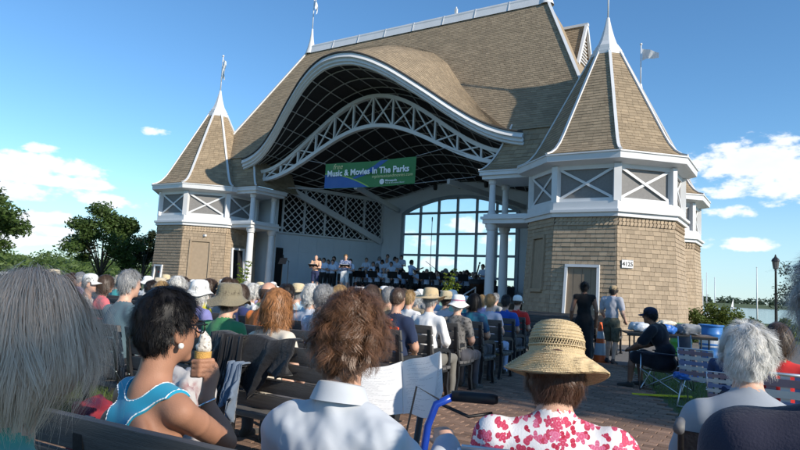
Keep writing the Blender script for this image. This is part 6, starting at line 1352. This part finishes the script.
def page(name, c00, c10, c11, c01, seed):
    g = random.Random(seed); N, K = 40, 120; V = []; ink = []
    NL = 30; lines = [g.uniform(.35, .95) if g.random() < .85 else 0 for _ in range(NL)]; ind = [g.uniform(0, .12) for _ in range(NL)]
    for i in range(N+1):
        for k in range(K+1):
            a, bb = i/N, k/K; p = lerp(lerp(c00, c10, a), lerp(c01, c11, a), bb)-o0; p = p+V3(0, .006*math.sin(a*5+bb*3)+.008*math.sin(bb*math.pi*2.0)*.4, .004*math.sin(a*7)); V.append(p)
            ln = int(bb*NL); fr = bb*NL-ln; ln = min(ln, NL-1); ink.append(.5 if (.3 < fr < .7 and (i*7+ln*3) % 11 > 1 and .08+ind[ln] < a < .08+lines[ln]*.84 and .06 < bb < .93) else 0)
    m = MB(); m.add(V, [(i*(K+1)+k, (i+1)*(K+1)+k, (i+1)*(K+1)+k+1, i*(K+1)+k+1) for i in range(N) for k in range(K)]); o = m.build(name, PAPER, prog, smooth=True); aa = o.data.attributes.new('ink', 'FLOAT', 'POINT'); aa.data.foreach_set('value', np.array(ink, np.float32)); return o
page('page', at_depth(352, 413, 2.36), at_depth(403, 414, 2.44), at_depth(402, 362, 2.52), at_depth(356, 371, 2.44), 1)
page('page', at_depth(403.3, 414, 2.44), at_depth(432, 418, 2.33), at_depth(440, 352, 2.40), at_depth(402.3, 362, 2.52), 2)
page('page', at_depth(432, 418, 2.33), at_depth(443, 392, 2.36), at_depth(441.5, 353, 2.405), at_depth(440, 352.4, 2.402), 3)
# --- woman in a straw hat and a flowered blouse
X, Y = at_depth(556, 350, 2.02)[:2]; rz = -ANG+.30
J = rel(SIT, hed=(0, .085, 1.158), nek=(0, .015, 1.045), che=(0, -.01, .85), lsh=(-.18, -.02, .935), rsh=(.18, -.02, .935))
P = body_prims(J, W=1.12, sleeve=.8, scoop=True); f = Field(P+head_prims(J), .0075); f.folds(.005, 18, 14, mats=[1])
FLO = mk('flower_print', (.80, .78, .78), rough=.8, var=.03, bump=.12, bs=200); t = FLO.node_tree; n = t.nodes; L = t.links; b = n['Principled BSDF']; src = b.inputs['Base Color'].links[0].from_socket; tcn = n.new('ShaderNodeTexCoord')
def fm(op, a, bb=None):
    q = n.new('ShaderNodeMath'); q.operation = op
    for i, x in enumerate((a, bb)):
        if x is None: continue
        if isinstance(x, (int, float)): q.inputs[i].default_value = x
        else: L.new(x, q.inputs[i])
    return q.outputs[0]
def flower_layer(scale, petals, rad_, cols, under, seedoff):
    vm = n.new('ShaderNodeVectorMath'); vm.operation = 'MULTIPLY_ADD'; L.new(tcn.outputs['Object'], vm.inputs[0]); vm.inputs[1].default_value = (1, .55, 1); vm.inputs[2].default_value = seedoff
    v = n.new('ShaderNodeTexVoronoi'); v.inputs['Scale'].default_value = scale; v.inputs['Randomness'].default_value = .8; L.new(vm.outputs[0], v.inputs['Vector'])
    sub = n.new('ShaderNodeVectorMath'); sub.operation = 'SUBTRACT'; L.new(vm.outputs[0], sub.inputs[0]); L.new(v.outputs['Position'], sub.inputs[1]); sp_ = n.new('ShaderNodeSeparateXYZ'); L.new(sub.outputs[0], sp_.inputs[0])
    sc2 = n.new('ShaderNodeSeparateColor'); L.new(v.outputs['Color'], sc2.inputs[0])
    an = fm('ADD', fm('ARCTAN2', sp_.outputs[2], sp_.outputs[0]), fm('MULTIPLY', sc2.outputs[0], 6.28)); r_ = fm('SQRT', fm('ADD', fm('MULTIPLY', sp_.outputs[0], sp_.outputs[0]), fm('MULTIPLY', sp_.outputs[2], sp_.outputs[2])))
    lim = fm('MULTIPLY', fm('ADD', fm('MULTIPLY', fm('ABSOLUTE', fm('COSINE', fm('MULTIPLY', an, petals/2))), .62), .38), fm('MULTIPLY', fm('ADD', fm('MULTIPLY', sc2.outputs[1], .5), .7), rad_))
    mask = fm('MULTIPLY', fm('GREATER_THAN', lim, r_), fm('GREATER_THAN', sc2.outputs[2], .22))
    vein = fm('GREATER_THAN', fm('SINE', fm('MULTIPLY', r_, 900)), .55)
    cr = n.new('ShaderNodeValToRGB'); cr.color_ramp.elements[0].color = (*cols[0], 1); cr.color_ramp.elements[1].color = (*cols[1], 1); L.new(fm('ADD', fm('MULTIPLY', sc2.outputs[1], .7), fm('MULTIPLY', vein, .4)), cr.inputs[0])
    mixn = n.new('ShaderNodeMixRGB'); L.new(mask, mixn.inputs[0]); L.new(under, mixn.inputs[1]); L.new(cr.outputs[0], mixn.inputs[2]); return mixn.outputs[0]
c1 = flower_layer(34, 2, .016, [(.42, .01, .04), (.62, .09, .17)], src, (.3, .1, .7)); c1 = flower_layer(18, 5, .021, [(.50, .015, .06), (.72, .22, .36)], c1, (0, 0, 0)); L.new(c1, b.inputs['Base Color'])
w4 = meshobj('person', f.build('person', [SKIN[1], FLO, cl((.08, .08, .12)), cl((.05,)*3)])); place(w4, X, Y, rz, 'woman in a woven straw hat and white blouse with red flowers')
big_hair([dict(n=8000, L0=.04, L1=.075, layer=.014, grav=.2, curl=.004, cfreq=6, wid=.0006, segs=9, seed=21, nape=-.075, clump=300, cr=.01, tuck=.1, maxz=.0)], [ell(SKC, SK+.012, 0), cap((0, -.03, 0), (0, -.035, -.05), .08, .07, .03)], hairmat('hair_darkbrown', (.075, .035, .02)), -.098, 7, parent=w4, loc=J['hed'])
hat = empty('straw_hat', (0, 0, 0)); hat.parent = w4; hat.location = V3(*J['hed'])+V3(0, -.005, .012); hat.rotation_euler = (R(4), 0, 0); bpy.data.objects.remove(hat)
def hw(t, r): return (.014*math.cos(2*t+.5)-.02*math.sin(t)*.6)*max(0, (r-.1)/.085)
prof = [(.186, -.028), (.165, -.010), (.135, .014), (.110, .032), (.101, .042), (.100, .062)]
V_, F_ = lathe_np(prof, 90, hw, (1, 1.12)); V2, F2 = lathe_np([(.098, .092), (.093, .112), (.082, .134), (.062, .148), (.035, .155), (.001, .157)], 90, None, (1, 1.12))
m = MB(); m.add(V_, F_); m.add([(x*.985, y*.985, z-.005) for x, y, z in V_], [tuple(reversed(q)) for q in F_]); hat = m.build('straw_hat', STRAW, w4, smooth=True); hat.location = V3(*J['hed'])+V3(0, -.005, .012); hat.rotation_euler = (R(-9), 0, 0); hat.scale = (.90, .92, .97)
m = MB(); m.add(V2, F2); m.add([(x*.98, y*.98, z-.004) for x, y, z in V2], [tuple(reversed(q)) for q in F2]); m.build('crown', STRAW, hat, smooth=True)
m = MB()
for k in range(64):
    t0 = 2*math.pi*k/64
    for sgn in (1, -1):
        pts = []
        for q in np.linspace(0, 1, 5): r_ = .1+(.098-.1)*q+.0015*sgn; tt = t0+sgn*q*.17; pts.append((r_*math.cos(tt), r_*1.12*math.sin(tt)-.008, .060+.034*q))
        m.sweep(pts, .0032, .0016, up=(math.cos(t0), math.sin(t0), 0))
tag(m.build('open_weave', STRAW, hat), kind='stuff')
# coils of plaited straw
m = MB()
for z_, r_ in [(.066, .1015), (.089, .0995)]: m.tube([(r_*math.cos(t), r_*1.12*math.sin(t)-.008, z_) for t in np.linspace(0, 2*math.pi, 60)[:-1]], .0032, 6, closed=True)
for i in range(13):
    k = i/12; r_ = .186-.084*k; z_ = float(np.interp(r_, [p[0] for p in prof[::-1]], [p[1] for p in prof[::-1]])); m.tube([(r_*math.cos(t), r_*1.12*math.sin(t)-.008, z_+hw(t, r_)+.001) for t in np.linspace(0, 2*math.pi, 72)[:-1]], .0034, 5, closed=True)
for i in range(11):
    k = i/11; r_ = .097-.09*k**1.5; z_ = float(np.interp(r_, [.001, .035, .062, .082, .093, .098], [.157, .155, .148, .134, .112, .092])); m.tube([(r_*math.cos(t), r_*1.12*math.sin(t)-.008, z_) for t in np.linspace(0, 2*math.pi, 60)[:-1]], .003, 5, closed=True)
tag(m.build('straw_coils', STRAW, hat, smooth=True), kind='stuff')
# --- white-haired person in a wheelchair
X5, Y5 = at_depth(748, 345, 2.46)[:2]; rz5 = -ANG+.1
J = rel(SIT, hed=(0, .08, 1.20), nek=(0, .03, 1.055), che=(0, -.0, .9), lsh=(-.165, .0, .955), rsh=(.165, .0, .955))
f = Field(body_prims(J, W=1.08, sleeve=.75)+head_prims(J), .0085); f.folds(.006, 20, 24, mats=[1])
w5 = meshobj('person', f.build('person', [SKIN[1], cloth('grey_tshirt', (.30, .33, .37)), cl((.1, .1, .12)), cl((.05,)*3)])); place(w5, X5, Y5, rz5, 'white-haired person in a grey T-shirt seated in a wheelchair')
big_hair([dict(n=9000, L0=.035, L1=.065, layer=.014, grav=.10, curl=.004, cfreq=6, wid=.0005, segs=7, seed=31, nape=-.085, out=.12, clump=260, cr=.01, tuck=.1)], [ell(SKC, SK+.008, 0), cap((0, -.04, -.02), (0, -.04, -.07), .075, .06, .03)], hairmat('hair_snow', (.66, .65, .62), tint=.5), -.095, 8, parent=w5, loc=J['hed'], fold=(.006, 60))
wc = empty('wheelchair', (X5, Y5, 0), rz5, label='black wheelchair with grey push handles under the white-haired person', cat='wheelchair')
NYL = mk('black_vinyl', (.016, .016, .018), rough=.5, bump=.3, bs=40)
m = MB(); m.box((0, .18, .42), (.44, .42, .04)); m.build('seat', NYL, wc, bevel=.012)
m = MB(); m.grid([[(-.22+.44*i/10, -.155-.03*math.sin(math.pi*i/10), .5+.42*k/6) for k in range(7)] for i in range(11)]); m.grid([[(-.22+.44*i/10, -.17-.03*math.sin(math.pi*i/10), .5+.42*k/6) for k in range(7)] for i in range(11)][::-1]); m.build('back_sling', NYL, wc, smooth=True)
for s in (-1, 1):
    m = MB(); m.tube([(s*.23, -.14, .35), (s*.23, -.15, .9), (s*.23, -.19, .955), (s*.23, -.24, .965)], .013, 8); m.tube([(s*.23, -.14, .42), (s*.23, .4, .42), (s*.23, .45, .1)], .012, 8); m.build('frame', IRON, wc, smooth=True)
    m = MB(); m.tube([(s*.23, -.22, .963), (s*.23, -.34, .955)], [.017, .02], 10); m.build('push_grip', mk('grip_grey', (.13, .13, .135), rough=.6), wc, smooth=True)
    m = MB(); m.tube([(s*.28, .02+.3*math.cos(t), .31+.3*math.sin(t)) for t in np.linspace(0, 2*math.pi, 37)[:-1]], .014, 8, closed=True); wh = m.build('wheel', BLACKP, wc, smooth=True)
    for k in range(12): q = MB(); q.tube([(s*.28, .02, .31), (s*.28, .02+.29*math.cos(k*.5236), .31+.29*math.sin(k*.5236))], .0016, 4); q.build('spoke', STEEL, wh)
    m = MB(); m.box((s*.26, .12, .66), (.05, .34, .035)); m.build('armrest', NYL, wc, bevel=.01)
    m = MB(); m.tube([(s*.2, .45+.07*math.cos(t), .08+.07*math.sin(t)) for t in np.linspace(0, 2*math.pi, 17)[:-1]], .011, 6, closed=True); m.build('castor', BLACKP, wc, smooth=True)
# --- person in a navy jumper, close by
X, Y = at_depth(856, 340, 1.14)[:2]; rz = -ANG-.0
J = rel(SIT, hed=(0, .05, 1.39), nek=(0, .0, 1.25), che=(0, -.02, 1.03), wai=(0, -.02, .79), lsh=(-.18, -.02, 1.13), rsh=(.18, -.02, 1.13))
f = Field(body_prims(J, W=1.2, sleeve=2.)+head_prims(J), .0095); f.folds(.006, 14, 34, mats=[1])
w6 = meshobj('person', f.build('person', [SKIN[1], cloth('navy_knit', (.028, .028, .05), bump=.15, bs=200), cl((.1, .1, .12)), cl((.05,)*3)])); place(w6, X, Y, rz, 'grey-haired person in a dark navy jumper seated beside the wheelchair')
big_hair([dict(n=9000, L0=.04, L1=.07, layer=.014, grav=.1, curl=.003, cfreq=6, wid=.0004, segs=7, seed=41, nape=-.085, out=.12, clump=300, cr=.01)], [ell(SKC, SK+.014, 0), cap((0, -.04, -.02), (0, -.04, -.07), .075, .06, .03)], HC['silver'], -.095, 9, parent=w6, loc=J['hed'])
# folding garden chairs under the two women who do not sit on benches
def lawn_chair(loc, rz, label, web, cat='chair', sz=1.):
    o = empty('lawn_chair', loc, rz, label=label, cat=cat); o.scale = (sz,)*3; AL = mk('alloy_tube', (.62, .63, .65), rough=.35, metal=.8)
    for s in (-1, 1):
        m = MB(); m.tube([(s*.26, -.22, .01), (s*.26, .05, .40), (s*.26, .28, .40), (s*.26, .34, .01)], .012, 8); m.tube([(s*.26, -.02, .40), (s*.26, -.20, .92)], .012, 8); m.tube([(s*.27, -.14, .62), (s*.27, .30, .62), (s*.26, .30, .40)], .012, 8); m.build('frame', AL, o, smooth=True)
        m = MB(); m.box((s*.27, .12, .64), (.045, .32, .02)); m.build('armrest', FILMW, o, bevel=.005)
    m = MB(); m.tube([(-.26, -.20, .92), (.26, -.20, .92)], .012, 8); m.tube([(-.26, .28, .40), (.26, .28, .40)], .012, 8); m.tube([(-.26, -.22, .02), (.26, -.22, .02)], .012, 8); m.build('crossbar', AL, o, smooth=True)
    for i in range(6):
        x = -.215+.086*i; m = MB(); m.hexa([(x-.03, -.02, .41), (x+.03, -.02, .41), (x+.03, -.015, .413), (x-.03, -.015, .413), (x-.03, -.205, .92), (x+.03, -.205, .92), (x+.03, -.199, .92), (x-.03, -.199, .92)]); m.build('webbing', web[i % len(web)], o)
        m = MB(); m.box((x, .13, .405), (.06, .30, .003)); m.build('webbing', web[i % len(web)], o)
    for k in range(6):
        t = .08+.16*k; y = -.02-.185*t; z = .41+.51*t; m = MB(); m.hexa([(-.26, y-.004, z-.028), (.26, y-.004, z-.028), (.26, y+.004, z-.028), (-.26, y+.004, z-.028), (-.26, y-.024, z+.028), (.26, y-.024, z+.028), (.26, y-.014, z+.028), (-.26, y-.014, z+.028)]); m.build('webbing', web[(k+1) % len(web)], o)
    return o
WB = [cloth('web_blue', (.20, .25, .45)), cloth('web_white', (.62, .62, .64)), cloth('web_plum', (.30, .22, .27)), cloth('web_white', (.6,)*3)]
a4 = frame_of(0, 0, 0); X4, Y4 = at_depth(556, 350, 2.02)[:2]; lawn_chair((X4, Y4, .02), -ANG+.3, 'folding web chair under the woman in the straw hat', WB); lawn_chair((X, Y, .02), -ANG, 'folding web chair under the person in the navy jumper', WB)
p = on_z(708, 412, 0); lawn_chair((p[0], p[1]+.25, 0), -ANG-.15, 'empty folding chair with blue and plum plaid webbing on the grass', WB, sz=.86)
sack('bag', FILMB, (p[0]-.10, p[1]+.40, .355), (.30, .22, .10), 'blue plastic folder of papers on the plaid web chair seat', 'bag', 8)
# --- rollator
q0 = at_depth(493, 398, 2.14); ro = empty('rollator', (q0[0]-.1, q0[1]+.12, .02), R(0), label='blue rollator walker with black hand grips on the brick walk', cat='walker')
BLT = mk('blue_enamel', (.012, .05, .34), rough=.25, coat=.6, var=.03); o0 = np.array(ro.location)
for s, dy in ((0, -.12), (1, .30)):
    hz = q0[2]-.02-(0 if s == 0 else -.0)
    m = MB(); m.tube([(-.30, dy, .12), (-.16, dy, .55), (-.115, dy, hz-.10)]+([(-.09, dy, hz-.03), (-.03, dy, hz)] if s == 0 else []), .0135, 10); m.tube([(.28, dy, .12), (.05, dy, .5), (-.15, dy, .56)], .0125, 8); m.build('side_frame', BLT if s == 0 else IRON, ro, smooth=True)
    if s == 1: m = MB(); m.tube([(-.115, dy, hz-.1), (-.125, dy, hz-.02), (-.14, dy, hz+.03)], [.016, .0185, .017], 10); m.build('hand_grip', BLACKP, ro, smooth=True); continue
    m = MB(); m.tube([(-.04, dy, hz), (.10, dy, hz-.004), (.115, dy, hz-.004)], [.0175, .0185, .014], 12); m.build('hand_grip', BLACKP, ro, smooth=True)
    m = MB(); m.tube([(-.07, dy, hz-.03), (.02, dy, hz-.065), (.10, dy, hz-.05)], .006, 6); m.build('brake_lever', BLACKP, ro, smooth=True)
    m = MB(); m.tube([(-.07, dy, hz-.02), (-.16, dy-.03, hz+.03), (-.2, dy-.02, hz-.2), (-.19, dy, .5)], .0035, 6); m.build('brake_cable', BLACKP, ro, smooth=True)
    for x in (-.30, .28): m = MB(); m.tube([(x+.085*math.cos(t), dy, .10+.085*math.sin(t)) for t in np.linspace(0, 2*math.pi, 21)[:-1]], .014, 8, closed=True); m.build('wheel', BLACKP, ro, smooth=True)
m = MB(); m.box((-.05, .09, .56), (.32, .40, .03)); m.build('seat', NYL, ro, bevel=.01)
m = MB(); m.tube([(-.17, -.12, .62), (-.17, .30, .62)], .012, 8); m.build('cross_tube', BLT, ro, smooth=True)
# ------------------------------------------------------------------ black jacket and bags by the benches
def drape(name, pts_top, drop, depth, mat, seed, label, cat):
    g = random.Random(seed); N = 30; m = MB(); G = []
    for i in range(N+1):
        t = i/N; p = lerp(pts_top[0], pts_top[1], t); row = []
        for k in range(17):
            s = k/16; w = .016*math.sin(t*22+s*4+seed)+.012*math.sin(t*41+s*7); ln = drop*(.75+.25*math.sin(t*9+seed)+.12*math.sin(t*23))
            off = -ew*(.045+.05*s+w*s*2)-ez*(ln*s) if k > 3 else -ew*(.045*(k/4))+ez*(.03*math.sin(math.pi*k/4))
            if k <= 3: off = ew*.03*(1-k/3)-ew*.045*(k/3)+ez*(.022+.012*math.sin(t*15))
            row.append(p+off-pts_top[0])
        G.append(row)
    m.grid(G); o = m.build(name, mat, None, smooth=True); o.location = pts_top[0]; sm = o.modifiers.new('solid', 'SOLIDIFY'); sm.thickness = .012; return tag(o, label, cat)
A_ = V3(*ab(a_at(222, 3.28), 3.23), .985); B_ = V3(*ab(a_at(306, 3.28), 3.23), .985)
drape('jacket', (A_, B_), .36, .1, DKB, 3, 'black jacket hung over the back of a bench', 'jacket')
A_ = V3(*ab(a_at(237, 3.28), 3.19), .975); B_ = V3(*ab(a_at(258, 3.28), 3.19), .975)
drape('garment_bag', (A_, B_), .60, .1, cloth('black_canvas', (.010, .010, .012)), 5, 'long black bag hanging down from the bench under the jacket', 'bag')
A_ = V3(*ab(a_at(252, 3.28), 3.12), .80); B_ = V3(*ab(a_at(266, 3.28), 3.12), .80)
drape('cardigan', (A_, B_), .42, .1, cloth('grey_blue_knit', (.13, .17, .23)), 8, 'grey-blue cardigan tucked below the black jacket on the bench', 'cardigan')
STRP = mk('red_blue_stripe', (.25, .02, .03), rough=.8, var=.1, dark=(.012, .02, .06), darkscale=11, darkamt=1.)
c = at_depth(108, 385, 2.75); sack('bag', STRP, (c[0], c[1], .42), (.30, .22, .44), 'red and navy patterned tote bag beside the woman in the turquoise top', 'bag', 11, -ANG)
WRB = mk('white_red_bag', (.42, .40, .39), rough=.7, dark=(.20, .02, .025), darkscale=13, darkamt=1.)
c = at_depth(181, 385, 2.9); sack('bag', WRB, (c[0], c[1], .42), (.30, .2, .56), 'white and red patterned bag on the bench beyond the woman in turquoise', 'bag', 12, -ANG)
# ------------------------------------------------------------------ people at the path on the right
WALK = rel(STD, lkn=(-.10, .10, .50), lan=(-.11, .04, .10), lto=(-.12, .2, .03), rkn=(.10, -.02, .49), ran=(.11, -.16, .10), rto=(.12, .0, .03), hed=(.02, .04, 1.60), lel=(-.24, .02, 1.14), lwr=(-.22, .18, .98), lha=(-.2, .25, .93), rel=(.25, -.02, 1.13), rwr=(.25, .14, .97), rha=(.24, .21, .92))
tD = template('dress', STD, h=.014, sleeve=0, skirt=True, W=1.02, legs='bare' if False else 'shorts'); tW = template('walk', WALK, h=.014, legs='shorts', W=1.05, sleeve=.65)
p = on_z(583, 366, 0); person(tD, 'woman in a long sleeveless black dress standing with her back turned on the path', p, R(-8), 3, (.008, .008, .009), (.008, .008, .009), hair='bun', hc='black', scale=1.0)
CAMO = mk('camouflage', (.13, .12, .08), rough=.85, dark=(.03, .03, .02), darkscale=14, darkamt=.95)
p = on_z(611, 364, 0); person(tW, 'man in grey T-shirt, camouflage shorts and tan cap standing beside the woman in black', p, R(-42), 1, (.40, .41, .46), CAMO, shoes=(.03, .03, .035), hat='cap', hm='tan', hair='short', hc='dark', scale=.985)
# man in a camp chair
LEAN = rel(SIT, pel=(0, .0, .42), wai=(0, .02, .60), che=(0, .10, .82), nek=(0, .17, .98), hed=(0, .25, 1.12), lsh=(-.18, .14, .92), rsh=(.18, .14, .92), lel=(-.26, .30, .70), rel=(.26, .30, .70), lwr=(-.12, .50, .60), rwr=(.12, .50, .60), lha=(-.06, .57, .58), rha=(.06, .57, .58), lhi=(-.09, .03, .42), rhi=(.09, .03, .42), lkn=(-.14, .46, .50), rkn=(.14, .46, .50), lan=(-.14, .50, .09), ran=(.16, .44, .09), lto=(-.16, .66, .035), rto=(.18, .60, .035))
tL = template('lean', LEAN, h=.013, W=1.22, legs='shorts', sleeve=.8); p = on_z(676, 396, 0); rzc = R(48)
cp = (p[0], p[1]+.35, 0); person(tL, 'heavy man in dark clothes and dark cap leaning forward in a camp chair', cp, rzc, 3, (.010, .012, .02), (.012, .014, .022), hat='cap', hm='navy', hair='short', hc='black', scale=1.04)
cc_ = empty('camp_chair', cp, rzc, label='dark blue folding camp chair with crossed steel legs on the grass', cat='camp chair'); NAV = cloth('camp_canvas', (.012, .016, .035))
m = MB(); m.grid([[(-.29+.58*i/10, -.26-.05*math.sin(math.pi*i/10), .36+.52*k/6) for k in range(7)] for i in range(11)]); m.grid([[(-.29+.58*i/10, -.275-.05*math.sin(math.pi*i/10), .36+.52*k/6) for k in range(7)] for i in range(11)][::-1]); m.build('back_canvas', NAV, cc_, smooth=True)
m = MB(); m.grid([[(-.28+.56*i/8, -.25+.52*k/6, .35-.05*math.sin(math.pi*i/8)) for k in range(7)] for i in range(9)]); m.build('seat_canvas', NAV, cc_, smooth=True)
for s in (-1, 1):
    m = MB(); m.tube([(s*.30, -.32, .01), (s*.30, -.27, .9)], .010, 8); m.build('back_post', STEEL, cc_, smooth=True); m = MB(); m.tube([(s*.30, .30, .01), (s*.30, .28, .60)], .010, 8); m.build('front_post', STEEL, cc_, smooth=True); m = MB(); m.hexa([(s*.30-.04, -.27, .60), (s*.30+.04, -.27, .60), (s*.30+.04, .31, .60), (s*.30-.04, .31, .60), (s*.30-.04, -.27, .615), (s*.30+.04, -.27, .615), (s*.30+.04, .31, .615), (s*.30-.04, .31, .615)]); m.build('arm_strap', NAV, cc_)
    for y0 in (-.31, .30): m = MB(); m.tube([(s*.30, y0+.005*s, .03), (-s*.28, y0+.005*s, .36 if y0 > 0 else .62)], .009, 8); m.build('cross_leg', STEEL, cc_, smooth=True)
    m = MB(); m.tube([(s*.31, -.30, .03), (s*.31, .28, .35)], .009, 8); m.tube([(s*.318, .30, .03), (s*.318, -.27, .35)], .009, 8); m.build('side_leg', STEEL, cc_, smooth=True)
p = on_z(664, 398, 0); m = MB(); m.sweep([(p[0]-.45, p[1]+.05, .03), (p[0]-.2, p[1], .035), (p[0]+.1, p[1]+.04, .03), (p[0]+.4, p[1]-.02, .04)], .07, .02); tag(m.build('strap', mk('strap_yellow', (.6, .55, .02), rough=.6)), 'yellow strap lying on the grass beside the camp chair', 'strap')
# red-shirted person and others at the right edge
tSf = tS
def sit_at(x, D, tpl, label, shirt, turn=0., **k): q = at_depth(x, 320, D); return person(tpl, label, (q[0], q[1], 0), -ANG+turn, 1, shirt, (.06, .06, .08), **k)
sit_at(778, 4.6, tSn, 'seated person with brown bob in a red top beyond the white-haired person', (.55, .03, .03), hair='bob', hc='brown', scale=.93); q = at_depth(778, 320, 4.6); lawn_chair((q[0], q[1], .02), -ANG, 'folding web chair under the person in the red top', WB)
sit_at(726, 7.2, tS, 'seated person in a dark blue top bending down behind the plaid chair', (.03, .05, .12), hair='short', hc='dark', scale=.74); q = at_depth(726, 320, 7.2); lawn_chair((q[0], q[1], .0), -ANG, 'low folding chair under the person in the dark blue top', WB, sz=.7)

# ------------------------------------------------------------------ unseen trees behind the seats, added to throw shade on the walk and the nearest bench
def unseen_shade_tree(c, r, n_per, seed, label, lumps):
    o = tree('unseen_shade_tree', (c[0], c[1], 0), c[2]-r*.9, (c[2], r, r, r*.8), .14, n_per, LEAF, label, seed=seed, trunk_r=.24, lumps=lumps); return o
unseen_shade_tree((11.9, -12.5, 10.4), 2.5, 150, 21, 'tall unseen tree added behind the benches to shade the nearest seat', 60)
unseen_shade_tree((18.4, -1.9, 9.3), 4.0, 420, 22, 'broad unseen tree added to shade the brick walk', 60)
